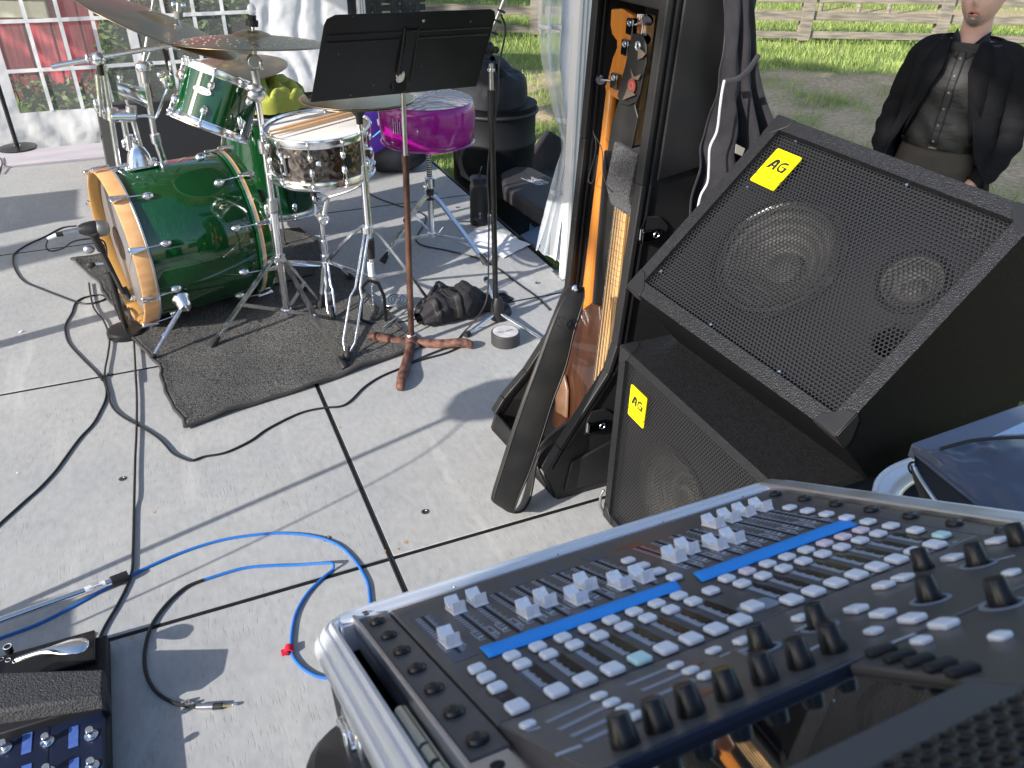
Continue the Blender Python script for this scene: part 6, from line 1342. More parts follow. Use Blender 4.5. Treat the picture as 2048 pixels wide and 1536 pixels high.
# distant trees that shade the lawn and close the view in reflections
for i, (x, y, h, r) in enumerate(((-7.5, 9, 5.5, 2.6), (-3, 14, 6, 3.0), (3.0, 24, 6.5, 3.2), (12, 30, 7, 3.5), (22, 27, 6.5, 3.2), (-26, 6, 6, 3), (-5.6, 2.6, 6.6, 0))):
    bs_ = [((x + random.uniform(-r, r) * .5, y + random.uniform(-r, r) * .5, h * random.uniform(.45, 1.0)), (r * .6, r * .6, r * .45)) for _ in range(9)]
    if i == 6: bs_ = [((-5.4 + random.uniform(-.8, .8), yy_, random.uniform(4.9, 6.6)), (1.3, .9, .95)) for yy_ in np.linspace(.2, 4.8, 15)]  # last tree is added out of view, crown placed to shade the path
    t = thing('tree', ['broad leafy tree left of the barn', 'broad leafy tree behind the barn', 'leafy tree far beyond the fence, leftmost', 'leafy tree far beyond the fence, middle', 'leafy tree far beyond the fence, rightmost', 'leafy tree on the open left side of the stage', 'tall unseen tree added on the left, its crown placed to shade the path'][i], 'tree', (x, y, GZ))
    leafmass('', '', '', bs_, 3800, .22).build('crown', K['leaf'], t, smooth=0, kind='stuff')
    MB().tube([(x, y, GZ), (x + .1, y, h * .3), (x, y + .1, h * .75)], [.22, .17, .07], 12).build('trunk', K['bark'], t)

# ================================================================== FENCE
K['oldwood'] = mat('weathered_fence_wood', (0.16, 0.14, 0.115), 0.85, c2=(0.33, 0.29, 0.24), nscale=3.5, stretch=(1, 1, 9), bump=.4, bscale=25, bstretch=(1, 1, 8), det=7)
fn = thing('board_fence', 'weathered wooden board fence across the field behind the tent', 'fence', (8.5, 10.3, GZ))
f0 = G(1043, 78, GZ); f1 = G(1601, 86, GZ); f2 = G(1868, 92, GZ); fd = (f2 - f1); fd.z = 0; ln = fd.length; fd.normalize(); fnv = Vector((fd.y, -fd.x, 0)) 
posts = [f1 + fd * (ln * k) for k in range(-6, 5)]
def zrow(px, py, off=0.0): return onP(px, py, f1 + fnv * .06, fnv).z
rz = [(zrow(1560, 76), zrow(1560, 62)), (zrow(1560, 40), zrow(1560, 22)), (zrow(1560, 4), zrow(1560, -14)), (zrow(1560, -32), zrow(1560, -50))]
for k, p in enumerate(posts):
    p = Vector((p.x, p.y, GZ))
    MB().tube([p - fnv * .03, p - fnv * .03 + Vector((0, 0, rz[3][1] - GZ + .05))], .075, 12).build('post', K['oldwood'], fn)
    MB().box(-.085, .085, -.018, .018, rz[0][0] - .02, rz[3][1] + .05, Matrix.Translation((p.x + fnv.x * .095, p.y + fnv.y * .095, 0)) @ Matrix.Rotation(math.atan2(fd.y, fd.x), 4, 'Z')).build('face_board', K['oldwood'], fn, bevel=.004)
for k in range(len(posts) - 1):
    a, b_ = posts[k], posts[k + 1]
    for (z0, z1) in rz:
        t = random.uniform(-.012, .012); t2 = random.uniform(-.012, .012); zc = (z0 + z1) / 2
        A = Vector((a.x, a.y, zc + t)) + fnv * .056; B_ = Vector((b_.x, b_.y, zc + t2)) + fnv * .056; g = (B_ - A).normalized() * .004
        MB().bar(A + g, B_ - g, .028, z1 - z0, (0, 0, 1)).build('rail_board', K['oldwood'], fn, bevel=.003)
# far field details
fp = thing('field_fence', 'thin far fence of pale stakes beyond the board fence', 'fence', (13, 16, GZ))
for px, py in ((1716, 22), (1775, 26), (1640, 18), (1228, 3)): 
    q = G(px, py + 4, GZ); MB().cyl(q, q + Vector((0, 0, .55)), .04, seg=8).build('stake', K['oldwood'], fp)
# dark gate boards behind the music stand
gt = thing('wooden_gate', 'dark slatted wooden gate behind the music stand', 'gate', (2.2, 9.8, GZ))
def GT(px, py): return onY(px, py, 9.6)
K['darkwood'] = mat('dark_old_wood', (0.03, 0.028, 0.028), 0.8, c2=(0.07, 0.065, 0.06), nscale=5, stretch=(3, 3, 1))
for px in (703, 735, 755, 790, 812, 832): a = GT(px, 30); b_ = GT(px - 4, -40); MB().bar(a, b_, .035, .10, (1, 0, 0)).build('slat', K['darkwood'], gt, bevel=.003)
for py in (18, 2, -20): MB().bar(GT(690, py), GT(850, py - 4), .03, .06, (0, 0, 1)).build('crossbar', K['darkwood'], gt)

# ================================================================== THINGS BEHIND THE STAGE EDGE
bx = thing('rubbish_barrel', 'black plastic barrel standing on the grass behind the drum stool', 'barrel', (1.99, 4.62, GZ))
bc2 = Vector((1.93, 4.62, GZ)); MB().lathe([(.20, 0), (.235, .02), (.25, .30), (.256, .31), (.256, .33), (.252, .34), (.255, .60), (.262, .61), (.262, .63), (.255, .64), (.255, .82), (.262, .84), (0, .84)], bc2, (0, 0, 1), 48).build('drum_body', mat('barrel_black', (.006, .007, .010), .6, spec=.3), bx)
K['nylon'] = mat('black_nylon', (0.007, 0.008, 0.012), 0.7, c2=(0.016, 0.017, 0.024), nscale=5, bump=.5, bscale=14, bdist=.01)
def bagf(u, v):
    a = u * 2 * math.pi; r = math.sin(v * math.pi / 2) ** .55; n_ = mnoise.noise(Vector((math.cos(a) * 1.4, math.sin(a) * 1.4, v * 2.2)))
    return (bc2.x - .02 + (.245 + .035 * n_) * r * math.cos(a) + .03 * math.sin(a * 2), bc2.y + (.23 + .03 * n_) * r * math.sin(a), GZ + .79 + .27 * math.cos(v * math.pi / 2) ** .75 * (1 + .25 * n_) - .05 * (v > .92) + .012 * math.sin(a * 9) * v)
bgx = thing('cymbal_bag', 'slumped black nylon bag resting on top of the black barrel', 'bag', (bc2.x, bc2.y, GZ + .8)); MB().grid(bagf, 72, 24).build('bag_body', K['nylon'], bgx, smooth=60)
MB().torus((bc2.x, bc2.y, GZ + .80), (0, 0, 1), .262, .012, 40, 8).build('zip_band', K['rubber'], bgx)
# rack case with padded cover
rk = thing('rack_case', 'dark rack case on the grass with riveted edges under the padded cover', 'road case', (2.35, 4.75, GZ))
K['darkalu'] = mat('dark_case_edge', (0.07, 0.08, 0.08), 0.4, .6)
ra, rb_ = G(1033, 448, GZ), G(1100, 462, GZ); rd = (rb_ - ra); rd.normalize(); rn = Vector((rd.y, -rd.x, 0)); RKM = Matrix([[rd.x, -rn.x, 0, ra.x], [rd.y, -rn.y, 0, ra.y], [0, 0, 1, GZ], [0, 0, 0, 1]])
MB().box(0, .55, 0, .45, 0, .26, RKM).build('case_body', mat('case_grey_green', (.03, .035, .033), .5), rk, bevel=.004)
for z in (.02, .12, .24): MB().box(-.004, .554, -.004, .02, z - .012, z + .012, RKM).build('case_edge', K['darkalu'], rk, bevel=.002)
for x in (0.012, .27, .54): MB().box(x - .012, x + .012, -.005, .02, .0, .26, RKM).build('case_edge', K['darkalu'], rk, bevel=.002)
for k in range(12): MB().lathe([(.005, 0), (.004, .003), (0, .004)], RKM @ Vector((.03 + .045 * k, -.006, .235 if k % 2 else .13)), RKM.to_3x3() @ Vector((0, -1, 0)), 8).build('rivet', K['chrome'], rk)
kc = thing('padded_cover', 'black padded instrument cover with white KIESEL lettering on the rack case', 'bag', (2.35, 4.7, GZ + .27))
K['neoprene'] = mat('black_neoprene', (0.030, 0.026, 0.030), 0.7, c2=(0.038, 0.034, 0.038), nscale=9, bump=.3, bscale=300, bdist=.0008)
kp = [onP(px, py, (2.2, 4.55, .0), (0, .12, 1)) for px, py in ((1002, 344), (1030, 332), (1066, 334), (1110, 356), (1150, 380), (1150, 440), (1100, 432), (1060, 408), (1006, 372))]
kz = Vector((0, .12, 1)).normalized(); cen = sum(kp, Vector()) / len(kp); nn = len(kp)
MB().add(kp + [p - kz * .085 for p in kp], [tuple(range(nn)), tuple(range(2 * nn - 1, nn - 1, -1))] + [(i, nn + i, nn + (i + 1) % nn, (i + 1) % nn) for i in range(nn)]).build('cushion', K['neoprene'], kc, bevel=.022, seg=5)
pk_ = [onY(px, py, 5.05) for px, py in ((1048, 334), (1102, 262), (1122, 275), (1150, 300), (1150, 380), (1080, 352))]; nn = len(pk_)
MB().add(pk_ + [p + Vector((.02, .12, -.02)) for p in pk_], [tuple(range(nn)), tuple(range(2 * nn - 1, nn - 1, -1))] + [(i, nn + i, nn + (i + 1) % nn, (i + 1) % nn) for i in range(nn)]).build('raised_flap', K['neoprene'], kc, bevel=.012, seg=4)
ta, tb_ = onP(1097, 374, cen + kz * .001, kz), onP(1045, 352, cen + kz * .001, kz)
tx2 = (ta - tb_).normalized(); ty2 = kz.cross(tx2)
TM = Matrix([[-tx2[i], -ty2[i], kz[i], ((ta + tb_) / 2)[i]] for i in range(3)] + [[0, 0, 0, 1]])
text_mb('KIESEL', .062, TM @ Matrix.Translation((-.01, 0, .001)), .0003, 1.0).build('brand_lettering', K['white'], kc, smooth=0, kind='stuff'); text_mb('GUITARS', .022, TM @ Matrix.Translation((-.02, -.045, .001)), .0003, 1.3).build('brand_lettering', K['white'], kc, smooth=0, kind='stuff')
for s in (-.030, .030): MB().bar(TM @ Vector((-.10, s, .001)), TM @ Vector((.115, s, .001)), .003, .0006, kz).build('lettering_frame', K['white'], kc, smooth=0)
bh = thing('broken_box', 'pale blue grey folded cardboard pieces on the grass by the stage edge', 'box', G(1060, 478, GZ))
for pts, h in ((((1018, 452), (1060, 446), (1078, 462), (1040, 474)), .03), (((1040, 470), (1076, 452), (1110, 460), (1090, 505), (1062, 486)), .05)):
    pv = [G(a, b_, GZ + h) for a, b_ in pts]; nn = len(pv); MB().add(pv + [p - Vector((0, 0, .02)) for p in pv], [tuple(range(nn)), tuple(range(2 * nn - 1, nn - 1, -1))] + [(i, nn + i, nn + (i + 1) % nn, (i + 1) % nn) for i in range(nn)]).build('flap', mat('bluegrey_card', (.30, .36, .48), .6), bh, bevel=.003)
# purple bag on the stage
pb_ = thing('backpack', 'purple and black backpack lying behind the drum stool', 'bag', (1.28, 4.95, 0))
K['purple'] = mat('purple_nylon', (0.13, 0.03, 0.42), 0.6, c2=(0.18, 0.06, 0.55), nscale=8, bump=.5, bscale=25, bdist=.006)
def bpf(cx, cy, cz, rx, ry, rz, sd_): return lambda u, v: (cx + rx * math.cos(u * 6.2832) * math.sin(v * math.pi) ** .7 * (1 + .2 * mnoise.noise(Vector((u * 4 + sd_, v * 4, 0)))), cy + ry * math.sin(u * 6.2832) * math.sin(v * math.pi) ** .7, cz - rz * math.cos(v * math.pi) * (1 + .15 * mnoise.noise(Vector((u * 5, v * 3, sd_)))))
MB().grid(bpf(1.16, 4.62, .20, .17, .11, .16, 1), 40, 20).build('main_pocket', K['purple'], pb_, smooth=60)
MB().grid(bpf(1.28, 4.60, .09, .20, .14, .085, 4), 40, 20).build('bottom_pocket', K['nylon'], pb_, smooth=60)
MB().tube(smoothp([onY(745, 275, 4.46), onY(765, 258, 4.45), onY(785, 240, 4.45), onY(800, 262, 4.45)], 14), .004, 6).build('zip', mat('cyan_cord', (.1, .45, .7), .5), pb_)
MB().bar(G(790, 318, .01), G(852, 312, .01), .03, .006, (0, 0, 1)).build('strap', mat('cyan_strap', (.12, .5, .7), .5), pb_)
MB().bar(onY(757, 238, 4.48), onY(760, 250, 4.48), .02, .004, (0, 1, 0)).build('tag', K['white'], pb_)
# cup of beer
cp = G(790, 331); cup = thing('plastic_cup', 'clear plastic cup half full of beer on the stage', 'cup', cp)
K['cupfilm'] = mat('clear_cup', (0.95, 0.97, 1), 0.05, alpha=0.28, spec=.8)
MB().lathe([(0, .001), (.033, .001), (.046, .115), (.049, .118)], cp, (0, 0, 1), 32).build('cup_wall', K['cupfilm'], cup)
MB().lathe([(0, .003), (.0315, .003), (.040, .072), (0, .072)], cp, (0, 0, 1), 32).build('beer', mat('beer', (0.55, 0.33, 0.06), 0.1, alpha=.9), cup)
MB().cyl(cp + Vector((.0, .0, .07)), cp + Vector((.02, -.01, .19)), .003, seg=6).build('straw', mat('pink_straw', (.6, .2, .25), .4), cup)
# tumbler
tp = G(958, 440); tp = Vector((tp.x, tp.y, 0)); tu = thing('tumbler', 'matt black travel tumbler with a straw at the stage edge', 'bottle', tp)
tp = G(958, 447)
K['matblack'] = mat('matt_black', (0.014, 0.015, 0.019), 0.5)
MB().lathe([(0, 0), (.040, .0), (.045, .006), (.045, .195), (.043, .205), (.041, .208), (.041, .222), (.0435, .224), (.0435, .240), (.041, .243), (.039, .2415), (0, .2415)], tp, (0, 0, 1), 40).build('body', K['matblack'], tu, smooth=35)
MB().cyl(tp + Vector((.004, 0, .24)), tp + Vector((.012, -.01, .295)), .0035, seg=8).build('straw', K['glassblack'], tu)
lg = MB(); q = tp + Vector((-.012, -.0445, .055)); 
lg.bar(q, q + Vector((0, 0, .010)), .0015, .001, (0, 1, 0)); lg.bar(q + Vector((0, 0, .010)), q + Vector((-.005, 0, .018)), .0015, .001, (0, 1, 0)); lg.bar(q + Vector((0, 0, .010)), q + Vector((.005, 0, .018)), .0015, .001, (0, 1, 0)); lg.bar(q + Vector((-.006, 0, -.008)), q + Vector((.006, 0, -.008)), .0015, .001, (0, 1, 0)); lg.build('logo_mark', K['white'], tu, smooth=0, kind='stuff')
# papers
pa = thing('paper_sheet', 'crumpled white sheets of paper on the stage edge by the tumbler', 'paper', G(990, 490))
q = [G(935, 482, .004), G(975, 456, .004), G(1062, 489, .006), G(1006, 517, .004)]
MB().grid(lambda u, v: q[0].lerp(q[1], v).lerp(q[3].lerp(q[2], v), u) + Vector((0, 0, .010 * abs(mnoise.noise(Vector((u * 3, v * 3, 2))))  + .001)), 24, 24).build('sheet', K['paper'], pa, smooth=50)
q2_ = [G(912, 482, .002), G(952, 460, .002), G(1000, 475, .002), G(985, 515, .002)]
MB().grid(lambda u, v: q2_[0].lerp(q2_[1], v).lerp(q2_[3].lerp(q2_[2], v), u) + Vector((0, 0, .001 + .003 * abs(mnoise.noise(Vector((u * 3, v * 3, 7)))))), 10, 10).build('sheet', K['paper'], pa, smooth=50)
# gaffer tape roll
gp = G(1015, 690); gp = Vector((gp.x, gp.y + .02, 0)); gf = thing('tape_roll', 'roll of black gaffer tape with pale core lying on the stage', 'tape', gp)
MB().lathe([(.0385, 0.001), (.053, 0), (.0545, .002), (.0545, .046), (.053, .048), (.0385, .048)], gp, (0, 0, 1), 48).build('tape_winding', mat('gaffer_black', (.045, .045, .047), .55, bump=.3, bscale=12, bstretch=(1, 1, 60)), gf, smooth=35)
MB().lathe([(.048, .0487), (.0485, .0492), (.0, .0492)], gp, (0, 0, 1), 40).build('paper_label', mat('tape_label', (.62, .6, .6), .5, c2=(.38, .38, .4), nscale=20), gf)
text_mb('PRO GAFF', .014, Matrix.Translation(gp + Vector((0, 0, .0494))), .0001).build('label_print', K['ink'], gf, smooth=0, kind='stuff')
# black photo bag
pbx = thing('shoulder_bag', 'crumpled black canvas shoulder bag at the foot of the microphone stand', 'bag', G(930, 640))
K['canvas'] = mat('black_canvas', (0.018, 0.016, 0.019), 0.85, c2=(0.034, 0.031, 0.036), nscale=12, bump=.6, bscale=400, bdist=.001)
Bo = G(850, 665); Bx = (G(1035, 600) - Bo); Blen = Bx.length; Bx.normalize(); By = Vector((-Bx.y, Bx.x, 0))
def bagg(u, v):
    # u along the bag, v round it
    a = v * 2 * math.pi; L = Blen * (.02 + .96 * u); wd = .085 * (1 - .35 * abs(u - .45) * 1.6); ht = .115 * (math.sin(min(1, u * 1.15 + .12) * math.pi) ** .6 + .12) * (1 if u < .72 else .75)
    n_ = mnoise.noise(Vector((u * 6, math.cos(a) * 1.2, math.sin(a) * 1.2))); n3 = abs(mnoise.noise(Vector((u * 13, math.cos(a) * 2.5, math.sin(a) * 2.5))))
    c, s = math.cos(a), math.sin(a); ca = abs(c) ** .7 * (1 if c > 0 else -1); sa = abs(s) ** .7 * (1 if s > 0 else -1); k = (math.sin(math.pi * min(1, max(0, u * .94 + .03))) ** .25)
    p = Bo + Bx * L + By * (.05 + wd * ca * k * (1 + .25 * n_)) + Vector((0, 0, max(.003, ht / 2 * (1 + sa * k) * (1 + .35 * n_) - .018 * n3))); return p
MB().grid(bagg, 80, 60).build('bag_body', K['canvas'], pbx, smooth=50)
for u in (.10, .30, .74): MB().grid(lambda a, b_: bagg(u + .05 * a, -.02 + .60 * b_) * 1.0 + Vector((-.002, -.004, .004)), 3, 24).build('webbing', K['rubber'], pbx, smooth=50, solid=.002)
MB().tube(smoothp([bagg(.12, .12) + Vector((0, -.01, .005)), bagg(.2, .2) + Vector((0, -.01, .01)), bagg(.33, .14) + Vector((0, -.015, .0)), bagg(.36, .0) + Vector((0, -.01, 0))], 20), .0035, 6).build('pocket_piping', K['rubber'], pbx)
for k in range(6): MB().tube(smoothp([bagg(.05 + .02 * k, .06 - .015 * k) + Vector((0, -.006, 0)), bagg(.2, .05 - .018 * k) + Vector((0, -.008, 0)), bagg(.33, .03 - .015 * k) + Vector((0, -.006, 0))], 12), .0028, 5).build('pocket_seam', K['canvas'], pbx)
MB().cyl(G(835, 622, .06), G(862, 612, .075), .004, seg=8).build('buckle', K['chrome'], pbx)
# ---- vocal microphone stand
mk = thing('microphone_stand', 'black boom microphone stand beside the guitar case with its cable wound round it', 'microphone stand', G(995, 640))
NX = Vector((1.105, 2.605, 0))
def N1(px, py): return up(px, py, NX.x, NX.y)
MB().cyl(N1(992, 640), N1(984, 240), .0105, seg=16).build('lower_tube', K['blackmetal'], mk); MB().cyl(N1(984, 245), N1(983, 180), .0150, seg=16).build('clutch_grip', K['rubber'], mk); MB().cyl(N1(983, 185), N1(982, 128), .0075, seg=12).build('upper_tube', K['steel'], mk)
MB().cyl(N1(982, 142), N1(982, 138), .013, seg=14).build('lock_ring', K['chrome'], mk)
blob(MB(), N1(978, 98), .020, .016, .024).build('boom_clutch', K['blackmetal'], mk); blob(MB(), N1(992, 100), .012, .010, .012).build('wing_knob', K['rubber'], mk)
ba0, ba1 = N1(946, 158), N1(1012, -10); bdir = (ba1 - ba0).normalized()
MB().cyl(N1(950, 148), ba1 + bdir * .35, .0075, seg=12).build('boom_tube', K['steel'], mk)
MB().tube([ba0, ba0.lerp(ba1, .03), ba0.lerp(ba1, .12), ba0.lerp(ba1, .2), ba0.lerp(ba1, .30)], [.012, .0155, .0135, .015, .011], 14).build('counterweight_grip', K['rubber'], mk)
h = N1(995, 628); MB().tube([h + Vector((0, 0, -.02)), h, h + Vector((0, 0, .05)), h + Vector((0, 0, .075))], [.028, .030, .024, .014], 16).build('leg_housing', K['blackplastic'], mk)
MB().lathe([(.032, -.03), (.036, .0), (.030, .03), (0, .04)], h + Vector((.02, .01, 0)), (.9, .3, .1), 20).build('housing_dome', K['blackmetal'], mk)
for f in (G(1088, 682, .01), G(935, 668, .01), (1.2, 2.95, .01)): MB().cyl(h + Vector((0, 0, .01)), f, .0075, seg=12).build('leg', K['chrome'], mk); MB().lathe([(.011, -.01), (.012, .012), (0, .014)], f, Vector(f) - h, 12).build('leg_cap', K['rubber'], mk)
mc = thing('microphone_cable', 'thin black cable running down the boom microphone stand', 'cable', N1(975, 300))
c1_ = [N1(1012, -10) + Vector((.012, 0, 0)), N1(1000, 20), N1(1000, 60) + Vector((.02, 0, 0)), N1(996, 130) + Vector((.0, -.01, 0)), N1(992, 200) + Vector((0, -.015, 0)), N1(976, 330), N1(978, 420), N1(977, 500), N1(968, 590) + Vector((0, -.03, 0)), G(950, 640, .05), G(930, 662, .006), G(905, 690, .006), G(880, 700, .006), G(850, 712, .006), G(800, 735, .006)]
MB().tube(smoothp(c1_, 120), .0032, 8).build('cable_jacket', K['rubber'], mc)
for (px, py) in ((1003, 22), (996, 42), (989, 66)): MB().torus(N1(px, py), bdir, .011, .0035, 16, 6).build('cable_turn', K['rubber'], mc)
# ---- kick drum microphone on a short stand
km = thing('microphone_stand', 'short black microphone stand with round base in front of the bass drum', 'microphone stand', G(252, 672))
KX = G(254, 668)
def K1(px, py): return up(px, py, KX.x, KX.y)
MB().lathe([(.066, 0), (.069, .004), (.068, .020), (.062, .026), (.015, .028), (0, .028)], KX + Vector((0, 0, .0)), (0, 0, 1), 40).build('round_base', K['blackmetal'], km)
MB().cyl(K1(253, 660), K1(228, 575), .0105, seg=14).build('lower_tube', K['blackmetal'], km); MB().cyl(K1(228, 578), K1(219, 545), .0145, seg=14).build('clutch_grip', K['rubber'], km); MB().cyl(K1(220, 550), K1(203, 490), .0095, seg=14).build('upper_tube', K['blackmetal'], km)
for a, b_, r in (((203, 497), (186, 462), .014), ((205, 505), (222, 535), .0115), ((222, 535), (246, 580), .0085), ((246, 572), (258, 592), .0125)):
    MB().cyl(K1(*a) + Vector((0.0, -.012, 0)), K1(*b_) + Vector((0.0, -.03, 0)), r, seg=14).build('boom_section', K['rubber'], km)
blob(MB(), K1(190, 495) + Vector((-.02, -.01, 0)), .020, .014, .016).build('side_knob', K['steel'], km); blob(MB(), K1(188, 527) + Vector((-.01, -.01, 0)), .016, .010, .012).build('side_knob', K['rubber'], km)
MB().cyl(K1(188, 528), K1(210, 526), .004, seg=8).build('knob_rod', K['chrome'], km); blob(MB(), K1(265, 590) + Vector((0, -.03, 0)), .012, .010, .012).build('lock_screw', K['chrome'], km)
kx = thing('microphone', 'large black kick drum microphone with silver grille at the bass drum opening', 'microphone', K1(180, 460))
ma, mb_ = K1(156, 459), K1(214, 456); md = (mb_ - ma).normalized()
MB().lathe([(0, 0), (.014, .002), (.022, .018), (.027, .040), (.0285, .055), (.027, .060)], ma, md, 28).build('body', K['blackplastic'], kx, smooth=50)
MB().lathe([(.028, .058), (.0295, .063), (.0295, .073), (.027, .086), (.018, .098), (0, .101)], ma, md, 28).build('grille', mat('mic_grille', (.30, .30, .30), .35, .8, bump=.8, bscale=500), kx, smooth=60)
x_, y_, _z = frame(md)
for k in range(16):
    a = 2 * math.pi * k / 16; MB().bar(ma + md * .063 + (x_ * math.cos(a) + y_ * math.sin(a)) * .030, ma + md * .094 + (x_ * math.cos(a) + y_ * math.sin(a)) * .021, .002, .0015).build('grille_rib', K['steel'], kx)
MB().cyl(K1(112, 470), K1(128, 466), .0085, seg=14).build('connector_boot', K['rubber'], kx); MB().cyl(K1(126, 467), K1(160, 460), .0105, seg=16).build('connector', K['steel'], kx); MB().cyl(K1(95, 478), K1(114, 470), .006, .008, seg=10).build('white_marker', K['white'], kx)
# ---- cables on the floor
def px3(pts, ox=0, oy=380, s=3.657, z=.0035): return [G(ox + a / s, oy + b_ / s, z) for a, b_ in pts]
K['cable'] = mat('black_cable', (0.018, 0.018, 0.019), 0.42); K['bluecable'] = mat('blue_cable', (0.012, 0.12, 0.46), 0.5, c2=(0.02, 0.17, 0.55), nscale=300)
pA = [K1(97, 477), K1(84, 488) + Vector((0, -.01, 0)), G(100, 500, .09), G(150, 497, .05), G(176, 487, .03)] 
pA = px3([(560, 262), (450, 278), (330, 340), (200, 400), (110, 462), (95, 520), (120, 600), (180, 670), (300, 722), (450, 780), (560, 820), (640, 832), (720, 818), (775, 790), (740, 768), (680, 772), (600, 792), (550, 830), (525, 900), (482, 980), (480, 1050), (510, 1130), (600, 1230), (700, 1330), (752, 1395)]) + px3([(1020, 250), (1068, 330), (1090, 420), (1075, 520), (1030, 620), (950, 760), (820, 900), (700, 1060), (560, 1250), (400, 1420), (270, 1536), (20, 1760), (-300, 2050)], 0, 700, 5.12)
def cab(label, pts, n_, r=.0036, mt='cable', grp='cables on the stage floor'):
    t = thing('cable', label, 'cable', pts[0], grp); MB().tube(smoothp(pts, n_), r, 8).build('cable_jacket', K[mt], t); return t
cab('black cable looping left from the kick microphone and off to the lower left', pA, 300)
pB = [K1(97, 477), K1(92, 492), K1(100, 502), K1(125, 497), K1(150, 482), K1(195, 478), K1(212, 492), G(215, 540, .2), G(225, 600, .10), G(240, 640, .04)]
cab('short black cable curling down from the kick microphone connector', pB, 80, .0028)
pB = px3([(650, 680), (665, 780), (690, 870), (760, 960), (800, 1080), (790, 1200), (770, 1300), (765, 1370)], z=.009) + px3([(1072, 230), (1080, 330), (1110, 440), (1140, 560), (1200, 640), (1300, 710), (1400, 762), (1500, 820), (1620, 900), (1700, 980), (1760, 1050), (1850, 1100), (1960, 1132)], 0, 700, 5.12, .006) + px3([(-280, 655), (-150, 630), (0, 560), (100, 490), (250, 412), (350, 375), (460, 355), (560, 345), (620, 310), (700, 230), (800, 165), (930, 110), (1020, 70), (1200, 20), (1290, -20)], 500, 700, 3.072, .004)
cab('black cable winding from the carpet corner across the seams to the music stand', pB, 300)
pC = px3([(940, 860), (955, 930)], z=.035) + px3([(975, 1050), (985, 1200), (995, 1400)], z=.014) + px3([(1385, 200), (1400, 450), (1400, 720), (1395, 900), (1385, 1100), (1380, 1300), (1375, 1500)], 0, 700, 5.12, .0085) + [G(268, 1020, .005), G(266, 1100, .005), G(264, 1140, .005), G(255, 1170, .004), G(235, 1210, .004), G(205, 1262, .004), G(180, 1330, .004)]
cab('black cable running straight toward the pedalboard from the short stand', pC, 160)
pD = [G(a / 2.695, 1000 + b_ / 2.695, .004) for a, b_ in [(-300, 860), (0, 745), (200, 670), (400, 570), (600, 460), (800, 360), (1000, 275), (1200, 215), (1400, 185), (1550, 180), (1700, 197), (1820, 240), (1900, 310), (1960, 400), (1990, 490), (1990, 700), (1900, 900), (1820, 950)]]
pE = [G(a / 2.695, 1000 + b_ / 2.695, .0045) for a, b_ in [(1820, 950), (1730, 955), (1650, 920), (1590, 860), (1570, 800), (1575, 700), (1600, 600), (1660, 500), (1740, 420), (1790, 378), (1798, 366), (1770, 360), (1600, 350), (1450, 355), (1300, 370), (1100, 430)]]
pE[-6] += Vector((0, 0, .012)); pE[-5] += Vector((0, 0, .014))
cab('blue cable with a red tie looping between the case and the black jack cable', pD + pE[1:], 300, .0038, 'bluecable')
pF = [G(a / 2.695, 1000 + b_ / 2.695, .0045) for a, b_ in [(1100, 430), (1000, 472), (900, 560), (820, 670), (785, 780), (778, 880), (800, 970), (850, 1040), (930, 1090), (1000, 1108), (1060, 1116)]]
jc = cab('black sleeved end of the blue cable with a metal jack plug', pF, 120, .0042)
ja, jb, jd, je, jf = [G(a / 2.695, 1000 + b_ / 2.695, .006) for a, b_ in [(1060, 1116), (1150, 1113), (1198, 1110), (1250, 1104), (1283, 1101)]]
MB().cyl(ja, jb, .0062, .0075, seg=16).build('plug_sleeve', K['steel'], jc); MB().cyl(jb, jd, .0070, seg=16).build('plug_collar', K['rubber'], jc); MB().cyl(jd, je, .0032, seg=12).build('plug_shaft', mat('brass', (.75, .6, .3), .2, 1), jc); MB().tube([je, je.lerp(jf, .3), je.lerp(jf, .6), jf], [.0022, .0034, .0030, .0008], 12).build('plug_tip', K['chrome'], jc)
for k in (0, 1): 
    p_ = G((1000 - 90 * k * 0) / 2.695 - 9 * k, 1000 + (1108 - 12 * k) / 2.695, .0055); q_ = p_ + Vector((.018, -.002, 0)); MB().bar(p_, q_, .0052, .0094, (0, 0, 1)).build('printed_sleeve', mat('sleeve_print', (.35, .35, .38), .5, c2=(.04, .04, .04), nscale=300), jc)
rt = G(578, 1299, .008); tie = thing('cable_tie', 'small red hook and loop tie wrapped round the blue cable', 'cable tie', rt)
MB().lathe([(.0075, -.010), (.010, -.009), (.0105, .009), (.0075, .010)], rt, pE[4] - pE[5], 16).build('tie_loop', mat('red_velcro', (.55, .01, .04), .8, bump=.4, bscale=300), tie); MB().box(-.012, .004, -.008, .008, -.002, .003, Matrix.Translation(rt + Vector((-.006, -.004, .0)))).build('tie_tab', mat('red_velcro2', (.5, .01, .04), .8), tie, bevel=.001)
# small cable under the throne, edge cable by the case
cab('black cable on the floor under the drum stool', [G(a, b_, .004) for a, b_ in [(735, 385), (760, 398), (800, 412), (840, 425), (852, 440), (835, 470), (833, 482), (850, 492), (900, 502), (960, 518), (1000, 540), (1040, 570), (1075, 595), (1100, 620)]], 120, .0035)
